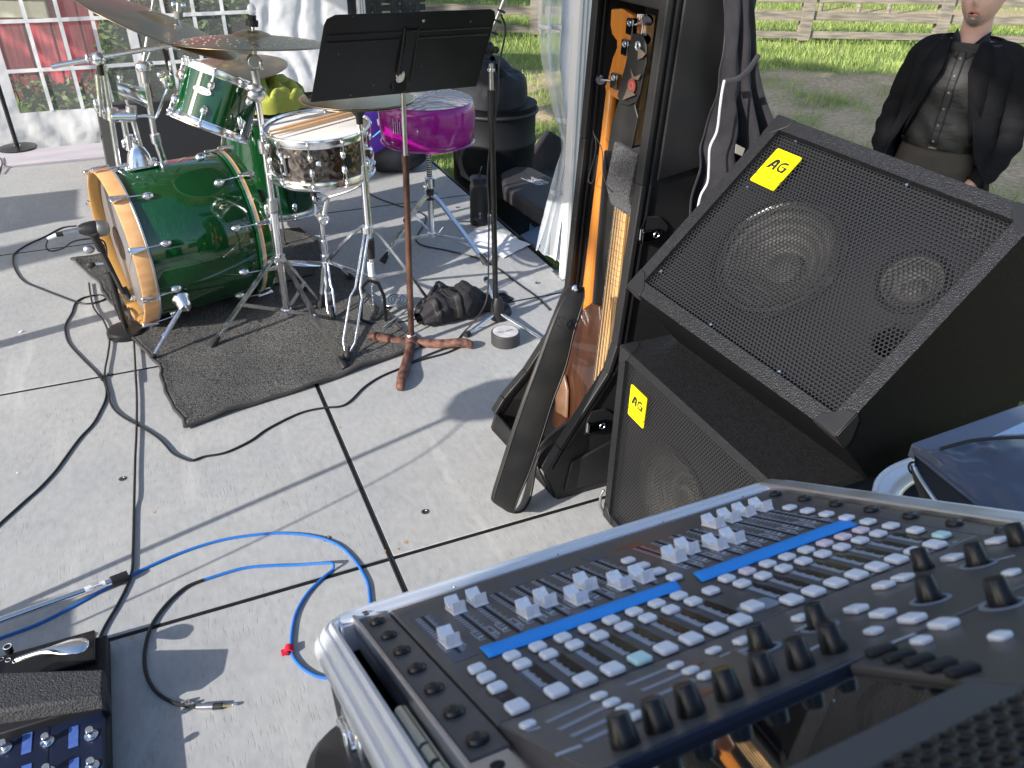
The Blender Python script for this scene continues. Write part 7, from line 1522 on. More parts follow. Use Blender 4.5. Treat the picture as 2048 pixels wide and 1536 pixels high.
# chrome stand leg entering at the left
tl = thing('stand_leg', 'chrome stand leg with black rubber end and paper label, entering from the left', 'microphone stand', G(235, 1155))
a0 = G(-60, 1262, .05); a1 = G(222, 1163, .018); a2 = G(255, 1150, .014)
MB().cyl(a0, a1, .0085, seg=18).build('tube', K['chrome'], tl); MB().cyl(a1, a2, .0125, .0120, seg=18).build('rubber_end', K['rubber'], tl)
la, lb2 = a0.lerp(a1, .80), a0.lerp(a1, .955); MB().cyl(la, lb2, .0088, seg=18).build('paper_label', K['paper'], tl)
ldir = (lb2 - la).normalized(); lup = Vector((0, -.55, .83)); lup = (lup - ldir * lup.dot(ldir)).normalized(); lside = lup.cross(ldir)
LMx = Matrix([[-ldir[i], lside[i] * 1, lup[i], (la.lerp(lb2, .5) + lup * .0089)[i]] for i in range(3)] + [[0, 0, 0, 1]])
if LMx.determinant() < 0: LMx = LMx @ Matrix.Diagonal((1, -1, 1, 1))
text_mb('MS6701C', .0075, LMx @ Matrix.Translation((0, .002, 0)), .0001).build('label_print', K['ink'], tl, smooth=0, kind='stuff'); text_mb('|||||||||||', .006, LMx @ Matrix.Translation((0, -.005, 0)), .0001).build('label_barcode', K['ink'], tl, smooth=0, kind='stuff')
# scraps
for px, py, lab in ((35, 667, 'small torn white paper scrap on the stage at far left'), (32, 948, 'tiny white crumb on the stage below the torn scrap')):
    q = G(px, py, .001); s = .012 if py < 700 else .005; tag(MB().add([q, q + Vector((s, .002, .001)), q + Vector((s * 1.5, s * .6, .008 * s / .012)), q + Vector((s * .6, s * .9, .002))], [(0, 1, 2), (0, 2, 3)]).build('paper_scrap', K['paper'], smooth=0, solid=.0006), lab, 'paper scrap')

# ---- stage monitor behind the kit
mw_ = thing('stage_monitor', 'black wedge stage monitor with fine grille behind the bass drum', 'loudspeaker', (0.15, 5.0, 0))
A0, A1 = onY(212, 345, 4.75), onY(212, 345, 4.75)
x0m, x1m, yf_, yb_ = -.27, .62, 4.78, 5.30
MB().add([(x0m, yf_, 0), (x1m, yf_, 0), (x1m, yb_ + .05, 0), (x0m, yb_ + .05, 0), (x0m, yf_ + .02, .10), (x1m, yf_ + .02, .10), (x1m, yb_ - .02, .36), (x0m, yb_ - .02, .36), (x0m, yb_ + .05, .30), (x1m, yb_ + .05, .30)],
    [(0, 3, 2, 1), (0, 1, 5, 4), (4, 5, 6, 7), (7, 6, 9, 8), (8, 9, 2, 3), (0, 4, 7, 8, 3), (1, 2, 9, 6, 5)]).build('cabinet', mat('monitor_grey', (.05, .05, .048), .6), mw_, bevel=.008)
gd = Vector((0, yb_ - .02 - yf_ - .02, .26)).normalized(); gnn = Vector((1, 0, 0)).cross(gd)
GM = Matrix([[1, gd.x, gnn.x, x0m + .07], [0, gd.y, gnn.y, yf_ + .03], [0, gd.z, gnn.z, .106], [0, 0, 0, 1]])
hexgrille(.78, .50, .0125, .0052, GM @ Matrix.Translation((0, 0, .006))).build('grille', K['grille'], mw_, smooth=0, kind='stuff'); MB().prism([(0, 0), (.78, 0), (.78, .5), (0, .5)], GM @ Vector((0, 0, .003)), (1, 0, 0), gd, gnn * .001).build('grille_cloth', mat('monitor_foam', (.012, .013, .02), .9), mw_, smooth=0)
MB().lathe([(.018, 0), (.015, .002), (0, .002)], (x0m - .001, 5.05, .22), (-1, 0, 0), 18).build('side_plate', K['steel'], mw_)
# thin stand pole at far left
ls = thing('microphone_stand', 'slim black stand pole at the left edge by the tent wall', 'microphone stand', (-.79, 5.80, 0))
MB().cyl((-.79, 5.80, 0.01), (-.79, 5.80, .95), .013, seg=12).build('tube', K['blackmetal'], ls); MB().cyl((-.79, 5.8, .46), (-.79, 5.8, .50), .018, seg=12).build('collar', K['rubber'], ls); MB().lathe([(.11, 0.012), (.11, .02), (.02, .03)], (-.79, 5.80, 0), (0, 0, 1), 24).build('base', K['blackmetal'], ls)
cab('coiled black cable end at the left edge of the back plank', [G(-8, 312, .03), G(2, 318, .02), G(4, 330, .018), G(-4, 345, .016)], 14, .004)

# ================================================================== PEDALBOARD
pd = thing('pedalboard', 'black pedalboard at lower left with volume treadle and labelled footswitches', 'pedalboard', (-.6, 1.3, 0))
K['board'] = mat('dusty_black_board', (0.010, 0.010, 0.012), 0.55, c2=(0.05, 0.048, 0.047), nscale=9, lo=.55, hi=.85, bump=.3, bscale=160)
ZB = .045
def PB(px, py, z=ZB): return G(px, py, z)
e1_, e2_ = PB(213, 1268), PB(220, 1536); xr = (e1_.x + e2_.x) / 2
MB().box(-1.15, xr, .55, e1_.y, 0.012, ZB).build('board', K['board'], pd, bevel=.004)
for y in (.6, 1.45): MB().box(-1.1, xr - .02, y - .02, y + .02, 0, .012).build('board_foot', K['rubber'], pd)
mfx = thing('effects_unit', 'blue black multi effects floor unit with silver footswitches and blue label strips', 'effects pedal', (-.6, 1.1, ZB))
K['fxblue'] = mat('effects_panel', (0.006, 0.010, 0.030), 0.3, c2=(0.012, 0.018, 0.045), nscale=5)
t1 = PB(205, 1345, .075); MB().box(-1.1, t1.x, .58, 1.335, ZB, .072).build('panel', K['fxblue'], mfx, bevel=.003)
Z2 = .0725
strips = [((54, 1486), 1), ((147, 1474), 0), ((148, 1540), 0), ((52, 1552), 1)]
for (px, py), _k in strips:
    q = G(px, py, Z2); MB().box(q.x - .0085, q.x + .0085, q.y - .024, q.y + .024, Z2, Z2 + .0012).build('label_strip', mat('label_strip_blue', (.045, .10, .34), .6, c2=(.07, .14, .42), nscale=80) if 'lsb' not in K else K['lsb'], mfx, smooth=0)
fsw = None
for px, py in ((95, 1484), (183, 1471), (185, 1533), (97, 1546), (10, 1497)):
    q = G(px, py, Z2)
    r_ = MB().lathe([(.0125, 0), (.0125, .002), (.008, .003), (.0055, .0035), (.0055, .012), (.0075, .013), (.0075, .019), (.0065, .021), (0, .0212)], q, (0, 0, 1), 24).build('footswitch', K['chrome'], mfx)
MB().box(G(100, 1440, Z2).x - .001, G(100, 1440, Z2).x, .6, 1.33, Z2, Z2 + .0006).build('panel_joint', K['slot'], mfx, smooth=0)
tr = thing('expression_pedal', 'black expression pedal with rough gritty tread', 'effects pedal', (-.6, 1.36, ZB))
K['grit'] = mat('grit_tread', (0.018, 0.019, 0.024), 0.6, c2=(0.05, 0.05, 0.055), nscale=240, bump=1.0, bscale=260, bdist=.003)
qa, qb, qc, qd = G(0, 1331, .13), G(208, 1333, .13), G(208, 1400, .105), G(0, 1418, .115)
xl_ = G(-60, 1340, .13).x
P_ = [Vector((xl_, qa.y, .135)), Vector((qb.x, qb.y, .125)), Vector((qc.x, qc.y, .118)), Vector((xl_, qd.y, .125))]
dn_ = Vector((0, -.012, -.030))
MB().add(P_ + [p + dn_ for p in P_], [(0, 3, 2, 1), (4, 5, 6, 7), (0, 1, 5, 4), (1, 2, 6, 5), (2, 3, 7, 6), (3, 0, 4, 7)]).build('treadle', K['grit'], tr, bevel=.006, seg=3)
MB().box(xl_, qb.x - .005, qc.y + .005, qb.y - .01, ZB, .095).build('pedal_base', K['blackplastic'], tr, bevel=.003)
su = thing('sustain_pedal', 'small sustain pedal with a polished spoon shaped lever on the pedalboard', 'pedal', G(100, 1310, ZB))
q = G(190, 1330, ZB); q3 = G(0, 1285, .06)
MB().box(-.72, G(190, 1300, .06).x, G(100, 1345, .06).y, G(100, 1285, .06).y, ZB, .062).build('pedal_body', K['blackmetal'], su, bevel=.003)
sA, sB = G(32, 1322, .085), G(178, 1292, .100); sx_ = (sB - sA); sl_ = sx_.length; sx_.normalize(); sy_ = Vector((0, 0, 1)).cross(sx_).normalized(); sz_ = sx_.cross(sy_)
def spoon(u, v):
    w_ = .006 + .0155 * sstep(.35, .80, u) ; w_ *= math.sqrt(max(0.0, 1 - max(0, (u - .86) / .14) ** 2)) if u > .86 else 1
    s = (v - .5) * 2; return sA + sx_ * (sl_ * u) + sy_ * (w_ * s) + sz_ * (.010 * math.sin(u * 3.0) + .006 * (1 - s * s) * (1 - (u > .97) * .5))
MB().grid(spoon, 40, 12).build('lever', K['chrome'], su, solid=.003, smooth=70)
kb_ = G(20, 1304, .062); MB().lathe([(.008, 0), (.0085, .012), (.0075, .018), (.0, .0175)], kb_, (0, 0, 1), 20).build('knob', K['knob'], su); MB().torus(kb_ + Vector((0, 0, .018)), (0, 0, 1), .0075, .0008, 20, 5).build('knob_ring', K['white'], su)
m = MB()
for k in range(3): m.torus(G(2 + k * 14, 1318 + k * 2, .0625), (0, 0, 1), .005, .0006, 14, 4)
m.build('printed_marks', K['white'], su, kind='stuff')

# ================================================================== RIGHT EDGE: second case, lid and gig bag
oc = thing('open_case', 'open black case with a rounded aluminium rim under the soft bag', 'road case', (.95, .62, .75))
pts = [(1748, 990), (1755, 965), (1775, 945), (1805, 930), (1850, 915), (1900, 905), (1960, 900)]
pin = [(1796, 1004), (1805, 985), (1825, 968), (1850, 958), (1880, 950), (1930, 940), (1980, 935)]
pl_ = [onP(a, b_, (.8, .62, .80), (0, -.35, .94)) for a, b_ in pts]; pi_ = [onP(a, b_, (.8, .62, .80), (0, -.35, .94)) for a, b_ in pin]
Lr, Ri = smoothp(pl_, 24), smoothp(pi_, 24)
def rimf(u, v): i = min(int(u * 24), 23); f = u * 24 - i; return Lr[i].lerp(Lr[i + 1], f).lerp(Ri[i].lerp(Ri[i + 1], f), v) + Vector((0, 0, .006 * math.sin(v * math.pi)))
MB().grid(rimf, 40, 8).build('aluminium_rim', K['alu'], oc, solid=.006, smooth=60); MB().tube([p + Vector((0, 0, .004)) for p in Lr], .004, 8).build('rim_lip', K['alu'], oc)
c = onP(1950, 1020, (.8, .62, .72), (0, 0, 1)); MB().box(.74, 1.30, .42, .72, .40, .66).build('case_body', K['casewall'], oc, bevel=.02, seg=4)
ld = thing('laptop', 'closed dark grey laptop lying on the case at the right edge', 'laptop', (1.05, .72, .84))
lp_ = [(1822, 893), (1826, 885), (2042, 808), (2200, 850), (2200, 1000), (1990, 1000)]
zl = .88
q = [G(1822, 886, zl), G(2046, 806, zl), G(2260, 905, zl), G(2010, 985, zl)]
MB().add(q + [p - Vector((0, 0, .022)) for p in q], [(0, 1, 2, 3), (7, 6, 5, 4), (0, 4, 5, 1), (1, 5, 6, 2), (2, 6, 7, 3), (3, 7, 4, 0)]).build('lid', mat('laptop_grey', (.13, .15, .21), .34, .2), ld, bevel=.003)
q = [G(1970, 880, zl + .002), G(2060, 838, zl + .002), G(2120, 872, zl + .002), G(2030, 905, zl + .002)]
MB().add(q + [p - Vector((0, 0, .0015)) for p in q], [(0, 1, 2, 3), (7, 6, 5, 4), (0, 4, 5, 1), (1, 5, 6, 2), (2, 6, 7, 3), (3, 7, 4, 0)]).build('silver_plate', mat('silver_plate', (.5, .55, .65), .2, .9), ld)
gb = thing('gig_bag', 'soft black nylon bag with curved zip lying over the laptop at the right edge', 'bag', (1.05, .6, .9))
K['bagnylon'] = mat('shiny_black_nylon', (0.075, 0.09, 0.135), 0.34, c2=(0.11, 0.125, 0.175), nscale=6, bump=.5, bscale=9, bdist=.012)
TL1 = [(1822, 900, .905), (1850, 898, .915), (1900, 895, .920), (1950, 880, .922), (2010, 872, .925), (2100, 860, .925)]
BT1 = [(1828, 905, .900), (1870, 940, .905), (1925, 985, .905), (1975, 1025, .900), (2030, 1060, .897), (2110, 1110, .895)]
P1, P2 = smoothp([G(*p) for p in TL1], 24), smoothp([G(*p) for p in BT1], 24)
def gbf(u, v):
    i = min(int(u * 24), 23); f = u * 24 - i; a, b_ = P1[i].lerp(P1[i + 1], f), P2[i].lerp(P2[i + 1], f); p = a.lerp(b_, v); p.z += .020 * math.sin(v * math.pi) * u * (1 + .4 * mnoise.noise(Vector((u * 3, v * 3, 0)))) + .006 * mnoise.noise(Vector((u * 7, v * 5, 3))); return p
MB().grid(gbf, 50, 30).build('bag_top', K['bagnylon'], gb, smooth=70)
def gbs(u, v):
    i = min(int(u * 24), 23); f = u * 24 - i; b_ = P2[i].lerp(P2[i + 1], f); return b_ + Vector((-.02 * v - .012 * math.sin(v * math.pi), -.015 * math.sin(v * math.pi) - .012 * v, -.055 * v * (math.sin(min(1, u * 2.2) * math.pi / 2))))
MB().grid(gbs, 50, 12).build('bag_side', mat('bag_side_black', (.010, .010, .012), .45, bump=.4, bscale=120), gb, smooth=70)
MB().tube([p + Vector((-.001, -.001, .001)) for p in P2], .0028, 8).build('piping', K['bagnylon'], gb); MB().tube([gbs(k / 30, .45) + Vector((-.002, -.002, 0)) for k in range(31)], .0024, 6).build('zip', K['steel'], gb)
MB().torus(P2[0] + Vector((-.004, -.012, -.016)), (1, .2, 0), .009, .0014, 18, 6).build('zip_pull', K['blackchrome'], gb)
MB().tube(smoothp([G(1880, 898, .925), G(1940, 882, .94), (G(2000, 876, .945)), G(2060, 874, .94)], 16), .0022, 6).build('cord', K['rubber'], gb)
# ---- hooded jacket hanging behind the case
hj = thing('hooded_jacket', 'dark grey hooded jacket with white drawcord hanging beside the guitar case', 'jacket', (1.35, 1.75, 1.0))
K['fleece'] = mat('dark_fleece', (0.016, 0.015, 0.020), 0.95, c2=(0.024, 0.023, 0.029), nscale=30, bump=.4, bscale=350, bdist=.001, sheen=.2)
Lh = [(1462, -60), (1460, 0), (1457, 60), (1452, 120), (1447, 165), (1442, 210), (1433, 265), (1417, 305), (1414, 350), (1396, 405), (1390, 450)]
Rh = [(1512, -60), (1514, 0), (1514, 60), (1516, 105), (1521, 150), (1530, 200), (1541, 250), (1552, 300), (1565, 350), (1575, 405), (1580, 450)]
HL, HR = smoothp([onY(a, b_, 1.475) for a, b_ in Lh], 40), smoothp([onY(a, b_, 1.475) for a, b_ in Rh], 40)
def hjf(u, v):
    i = min(int(u * 40), 39); f = u * 40 - i; p = HL[i].lerp(HL[i + 1], f).lerp(HR[i].lerp(HR[i + 1], f), v); amp = sstep(.42, .62, u)
    p.y += (.026 * amp + .005) * math.sin(v * 6.2832 * 2.6 + .6 + .5 * math.sin(u * 4)) + .01 * mnoise.noise(Vector((u * 6, v * 5, 0))) + .05 * abs(v - .5) ** 2
    return p
MB().grid(hjf, 90, 60).build('cloth', K['fleece'], hj, smooth=70, solid=.004)
MB().tube(smoothp([onY(1448, 163, 1.455), onY(1475, 158, 1.435), onY(1497, 140, 1.435), onY(1516, 112, 1.455)], 16), .006, 8).build('seam_roll', K['fleece'], hj)
MB().tube(smoothp([onY(a, b_, 1.435) for a, b_ in [(1449, 160), (1444, 185), (1440, 215), (1434, 262), (1420, 295), (1418, 335), (1415, 365), (1402, 390), (1396, 415)]], 40), .0030, 8).build('drawcord', mat('white_cord', (.55, .55, .58), .6), hj)
MB().add([onY(a, b_, 1.43) for a, b_ in ((1472, 288), (1490, 297), (1484, 312), (1470, 306))], [(0, 1, 2, 3)]).build('label_patch', mat('beige_label', (.5, .47, .42), .8), hj, smooth=0, solid=.001)
# ---- shoe of someone standing outside the picture at right
sh = thing('shoe', 'dark blue shoe on the gravel at the right edge', 'shoe', G(2045, 787, GZ)); q = G(2062, 786, GZ)
MB().grid(lambda u, v: (q.x + .14 * (u * 2 - 1) * 1.0, q.y + .05 * math.cos(v * math.pi) * (1 - .5 * abs(u * 2 - 1) ** 3), GZ + .03 + (.055 + .05 * u) * math.sin(v * math.pi) * math.sqrt(max(0, 1 - (u * 2 - 1) ** 6))), 24, 16).build('upper', mat('navy_shoe', (.01, .015, .05), .5), sh, smooth=60); MB().prism([(.145 * math.cos(a), .055 * math.sin(a)) for a in np.linspace(0, 6.283, 24)[:-1]], (q.x, q.y, GZ), (1, 0, 0), (0, 1, 0), (0, 0, .03)).build('sole', K['rubber'], sh)
# ---- loudspeaker stack added out of frame on the left to shade the console
pa_ = thing('shade_loudspeaker', 'unseen black loudspeaker stack added at left to shade the console', 'loudspeaker', (-1.75, -.02, 0))
MB().box(-2.05, -1.55, -1.0, -.06, 0, .62).build('subwoofer', K['tolex'], pa_, bevel=.01); MB().box(-2.0, -1.6, -.98, -.09, .62, 2.28).build('top_cabinet', K['tolex'], pa_, bevel=.01); MB().prism([(-.92, .05), (-.15, .05), (-.15, 1.55), (-.92, 1.55)], (-1.595, 0, .66), (0, 1, 0), (0, 0, 1), (.006, 0, 0)).build('grille', K['grille'], pa_)
am = thing('shade_amplifier', 'unseen black amplifier box added at left to shade the floor by the pedalboard', 'amplifier', (-1.35, 1.2, 0))  # unseen box added so its shadow falls beside the pedalboard
MB().box(-1.60, -1.34, .95, 1.42, 0.02, .50).build('cabinet', K['tolex'], am, bevel=.008); MB().box(-1.342, -1.336, .98, 1.39, .05, .40).build('grille_cloth', K['blackcloth'], am); MB().tube([(-1.47, 1.05, .50), (-1.47, 1.08, .525), (-1.47, 1.29, .525), (-1.47, 1.32, .50)], .009, 8).build('handle', K['rubber'], am)
s3_ = thing('microphone_stand', 'unseen chrome stand added at left to cast the long floor shadow', 'microphone stand', (-1.12, 1.52, 0))  # unseen stand added to cast the long shadow with its round blob
MB().cyl((-1.12, 1.52, 0), (-1.12, 1.52, 1.02), .0095, seg=12).build('tube', K['chrome'], s3_); MB().lathe([(.13, 0), (.13, .012), (.02, .03)], (-1.12, 1.52, 0), (0, 0, 1), 30).build('base', K['blackmetal'], s3_)
MB().lathe([(0, -.07), (.06, -.06), (.10, -.02), (.095, .03), (.06, .07), (0, .08)], (-1.12, 1.52, 1.05), (0, 0, 1), 24).build('shadow_head', K['blackcloth'], s3_)

cab('unseen black cable added beside the left stand for a second thin shadow', [Vector((-1.10, 1.50, 1.0)), Vector((-1.02, 1.42, .8)), Vector((-1.0, 1.40, .4)), Vector((-1.04, 1.44, .01)), Vector((-1.3, 1.5, .004))], 40, .0035)  # added out of view for a second thin shadow line
tk = thing('shade_trunk', 'unseen black trunk added at back left to shade the stage floor', 'road case', (-2.3, 4.2, 0))  # unseen trunk added to throw shade on the back left floor
MB().box(-2.65, -2.05, 3.95, 4.42, 0.0, .86).build('trunk_body', K['casewall'], tk, bevel=.01)
for z in (.01, .43, .85): MB().box(-2.66, -2.04, 3.935, 3.955, z - .012, z + .012).build('trunk_edge', K['alu'], tk)

# ================================================================== PERSON
pr_xy = Vector((3.305, 2.58, GZ))
face = math.atan2(-pr_xy.y, -pr_xy.x)            # looks towards the camera
PMx = Matrix.Translation(pr_xy) @ Matrix.Rotation(face + math.pi / 2 - 0.22, 4, 'Z')   # local -Y = facing direction
per = thing('person', 'man in open black blazer, black shirt and grey trousers, hands in his pockets', 'person', mw=PMx)
K['skin'] = mat('skin', (0.58, 0.34, 0.27), 0.5, c2=(0.66, 0.42, 0.35), nscale=12, sss=.0)
K['blazer'] = mat('black_blazer', (0.011, 0.011, 0.013), 0.9, c2=(0.014, 0.014, 0.016), nscale=6, bump=.5, bscale=6, bstretch=(1, 1, 1.8), bdist=.03, spec=.15)
K['shirt'] = mat('black_shirt', (0.022, 0.022, 0.023), 0.62, c2=(0.030, 0.030, 0.031), nscale=8, bump=.5, bscale=11, bstretch=(1, 1, 2.4), bdist=.02)
K['trouser'] = mat('charcoal_trousers', (0.060, 0.052, 0.046), 0.8, c2=(0.075, 0.066, 0.058), nscale=8, bump=.45, bscale=8, bdist=.025)
def pp(m, name, mt, **k): return m.build(name, mt, per, local=True, **k)
def loft(m, secs, seg=36, cap=True):     # secs: (cx, cy, cz, rx, ry, power)
    vs = []
    for cx, cy, cz, rx, ry, pw in secs:
        for k in range(seg):
            a = 2 * math.pi * k / seg; c, s = math.cos(a), math.sin(a); vs.append((cx + rx * abs(c) ** pw * (1 if c >= 0 else -1), cy + ry * abs(s) ** pw * (1 if s >= 0 else -1), cz))
    n_ = len(secs); fs = [(i * seg + k, i * seg + (k + 1) % seg, (i + 1) * seg + (k + 1) % seg, (i + 1) * seg + k) for i in range(n_ - 1) for k in range(seg)]
    if cap: fs += [tuple(range(seg - 1, -1, -1)), tuple((n_ - 1) * seg + k for k in range(seg))]
    return m.add(vs, fs)
# head as a shaped surface
hc = Vector((0.0, -.040, 1.612))
def headf(u, v):
    th_ = u * 2 * math.pi; ph_ = (v - .5) * math.pi          # th 0 = front (-y)
    x = math.sin(th_) * math.cos(ph_); y = -math.cos(th_) * math.cos(ph_); z = math.sin(ph_)
    fr = max(0, -y)
    rx, ry, rz_ = .080, .096, .122
    jaw = 1 - .16 * max(0, -z) ** 1.6; X = x * rx * (jaw if z < 0 else 1); Y = y * ry * (1 - .04 * max(0, -z)); Z = z * rz_
    g = lambda cx, cz, sx, sz: math.exp(-((X - cx) / sx) ** 2 - ((Z - cz) / sz) ** 2) * (fr > .1)
    Y -= .024 * g(0, -.018, .011, .020) + .014 * g(0, .006, .008, .020)          # nose
    Y -= .010 * g(0, -.098, .022, .018) + .006 * g(0, -.058, .024, .010)          # chin, lips
    Y += .010 * (g(.030, .012, .016, .012) + g(-.030, .012, .016, .012)); Y -= .006 * g(0, .034, .05, .010)
    Y -= .005 * (g(.042, -.02, .02, .02) + g(-.042, -.02, .02, .02)); Y += .010 * g(0, -.066, .018, .007)
    if Z < -.06 and y > 0: Y *= .75
    return (hc.x + X, hc.y + Y, hc.z + Z)
body = MB().grid(headf, 64, 48)
loft(body, [(0, 0, 1.40, .075, .070, .9), (0, -.005, 1.46, .060, .062, 1), (0, -.015, 1.52, .057, .060, 1), (0, -.018, 1.58, .056, .062, 1)])
loft(body, [(0, .0, .90, .15, .105, .85), (0, -.01, 1.05, .150, .110, .85), (0, 0, 1.25, .165, .11, .8), (0, .005, 1.38, .165, .09, .8), (0, .005, 1.43, .10, .07, .9)])
for s in (-1, 1):
    body.tube([(s * .17, .01, 1.37), (s * .235, .02, 1.20), (s * .262, .03, 1.07), (s * .235, -.045, .95), (s * .195, -.085, .87)], [.036, .034, .030, .026, .024], 14)
    body.tube([(s * .195, -.085, .88), (s * .185, -.095, .84), (s * .175, -.10, .80)], [.027, .036, .030], 12)       # palm
    for k in range(4): body.tube([(s * (.195 - .018 * k), -.098 + .004 * k, .81), (s * (.190 - .018 * k), -.100, .775), (s * (.184 - .017 * k), -.092, .745 + .004 * abs(k - 1.3))], [.0095, .0088, .0075], 8)
    body.tube([(s * .165, -.105, .85), (s * .148, -.112, .82), (s * .142, -.110, .795)], [.012, .0105, .009], 8)
    body.tube([(s * .085, .0, .92), (s * .100, -.01, .50), (s * .105, .01, .10), (s * .105, 0, .04)], [.082, .056, .040, .04], 14); body.tube([(s * .105, .03, .05), (s * .11, -.10, .035), (s * .115, -.16, .03)], [.04, .038, .03], 12)
    blob(body, Vector((s * .078, -.02, 1.622)), .010, .018, .030, 10)
bo_ = pp(body, 'body', K['skin'], smooth=0)
rmz = bo_.modifiers.new('join', 'REMESH'); rmz.mode = 'VOXEL'; rmz.voxel_size = .0065; rmz.use_smooth_shade = True
sm_ = bo_.modifiers.new('soft', 'SMOOTH'); sm_.iterations = 2; sm_.factor = .5
# face details
def hp(x, z, off=0.0):      # point on the face surface
    best = min(((headf(u, v)) for u in np.concatenate([np.linspace(0, .14, 15), np.linspace(.86, 1, 15)]) for v in np.linspace(.1, .75, 40)), key=lambda p: (p[0] - x) ** 2 + (p[2] - hc.z - z) ** 2)
    return Vector((x, best[1] - off, hc.z + z))
lips_m = mat('lips', (.42, .17, .15), .5)
for nm, zz, dz_ in (('upper_lip', -.054, .0035), ('lower_lip', -.073, .0045)):
    pts = [hp(x, zz - 26 * x * x * (1 if nm == 'upper_lip' else -.5), .000) for x in (-.023, -.014, -.005, .005, .014, .023)]
    pp(MB().tube(smoothp(pts, 12), [.0015 + dz_ * math.sin(math.pi * k / 12) ** .6 for k in range(13)], 8), nm, lips_m, smooth=70)
lp = [hp(x, z, .0004) for x, z in [(-.021, -.064), (-.010, -.058), (.010, -.058), (.021, -.064), (.010, -.070), (-.010, -.070)]]; pp(MB().add(lp, [(0, 1, 2, 3, 4, 5)]), 'mouth_opening', mat('mouth_dark', (.05, .012, .012), .6), smooth=0)
lp = [hp(x, z, .0012) for x, z in [(-.012, -.0605), (.012, -.0605), (.010, -.0575), (-.010, -.0575)]]; pp(MB().add(lp, [(0, 1, 2, 3)]), 'teeth', mat('teeth', (.6, .57, .5), .3), smooth=0)
bd_ = MB(); random.seed(3)
for _ in range(5200):
    x = random.gauss(0, .030); z = -.094 + random.gauss(0, .016)
    if abs(x) > .06 or z < -.120 or z > -.080 + .55 * abs(x) ** 1.0 or (abs(x) < .012 and z > -.084): continue
    th_ = math.asin(max(-1, min(1, x / .074))); p = None
    u = (th_ / (2 * math.pi)) % 1; v = .5 + math.asin(max(-1, min(1, z / .122))) / math.pi; p = Vector(headf(u, v)); d = Vector((random.gauss(0, .3), -1, -1 + random.gauss(0, .3))).normalized() * random.uniform(.002, .0045); w = Vector((.0004, 0, 0)); bd_.add([p - w, p + w, p + d], [(0, 1, 2)])
pp(bd_, 'beard', mat('grey_beard', (.30, .27, .25), .8), smooth=0, kind='stuff')
hr = MB().grid(lambda u, v: tuple(Vector(hc) + (Vector(headf(u, .52 + .48 * v)) - Vector(hc)) * 1.06 + Vector((0, .006, .004))), 48, 20); 
hr.f = [f for f in hr.f if sum(hr.v[i].y for i in f) / 4 > hc.y - .05 or sum(hr.v[i].z for i in f) / 4 > hc.z + .075]; pp(hr, 'hair', mat('brown_hair', (.10, .06, .04), .8, bump=.8, bscale=160, bstretch=(3, 3, .4)), smooth=60)
for s in (-1, 1):
    e = hp(s * .031, .014, .002); pp(MB().lathe([(0, .004), (.006, .003), (.010, 0)], e + Vector((0, .004, 0)), (0, -1, 0), 16), 'eye', K['white'])
    pp(MB().torus(e + Vector((0, -.012, -.002)), (0, -1, 0), .021, .0016, 28, 6, sy=.85), 'glasses_rim', mat('tortoise', (.10, .03, .02), .3)); pp(MB().bar(e + Vector((s * .021, -.012, .003)), (s * .080, hc.y + .0, hc.z + .01), .002, .003), 'glasses_arm', K['blackplastic'])
pp(MB().bar((-.010, hp(0, .015).y - .006, hc.z + .014), (.010, hp(0, .015).y - .006, hc.z + .014), .002, .003), 'glasses_bridge', K['blackplastic'])
# trousers, belt, shirt
tr_ = MB(); loft(tr_, [(0, -.005, 1.010, .158, .122, .85), (0, -.01, .97, .170, .128, .85), (0, -.005, .90, .182, .132, .85), (0, 0, .84, .180, .122, .85), (0, 0, .80, .172, .10, .8)], 48)
for s in (-1, 1): loft(tr_, [(s * .088, 0, .90, .086, .115, .9), (s * .092, 0, .80, .090, .105, .95), (s * .100, -.005, .50, .072, .078, 1), (s * .105, 0, .15, .060, .068, 1), (s * .107, 0, .06, .062, .07, 1)], 30)
o = pp(tr_, 'trousers', K['trouser'], smooth=0); r_ = o.modifiers.new('join', 'REMESH'); r_.mode = 'VOXEL'; r_.voxel_size = .009; r_.use_smooth_shade = True; r_ = o.modifiers.new('soft', 'SMOOTH'); r_.iterations = 6; r_.factor = .6
bt_ = MB(); loft(bt_, [(0, -.008, .992, .166, .129, .85), (0, -.008, .994, .171, .134, .85), (0, -.008, 1.024, .169, .133, .85), (0, -.008, 1.026, .162, .127, .85)], 60, False); pp(bt_, 'belt', mat('black_belt', (.012, .011, .011), .35))
bk_ = pp(MB().box(-.019, .019, -.146, -.141, .997, 1.022), 'belt_buckle', mat('dull_buckle', (.25, .25, .26), .35, 1.0), bevel=.002)
def shirtf(u, v):
    a = u * 2 * math.pi; z = 1.005 + .43 * v; t = v; rx = .158 + .02 * math.sin(t * 2.2) - .05 * sstep(.8, 1, t); ry = .130 + .018 * math.exp(-((t - .12) / .2) ** 2) - .035 * sstep(.55, 1, t)
    c, s = math.cos(a), math.sin(a); x = rx * abs(c) ** .85 * (1 if c > 0 else -1); y = -.008 + ry * abs(s) ** .85 * (1 if s > 0 else -1)
    w_ = .005 * math.sin(z * 55 + x * 22 + 3 * math.sin(x * 14)) * (1 - t) + .006 * mnoise.noise(Vector((x * 9, z * 14, 0))); return (x, y - w_ * (y < 0), z)
pp(MB().grid(shirtf, 80, 60), 'shirt', K['shirt'], smooth=70)
pl2 = MB()
def sy(x, z):
    t = (z - 1.005) / .43; best = None
    ry = .130 + .018 * math.exp(-((t - .12) / .2) ** 2) - .035 * sstep(.55, 1, t); return -.008 - ry
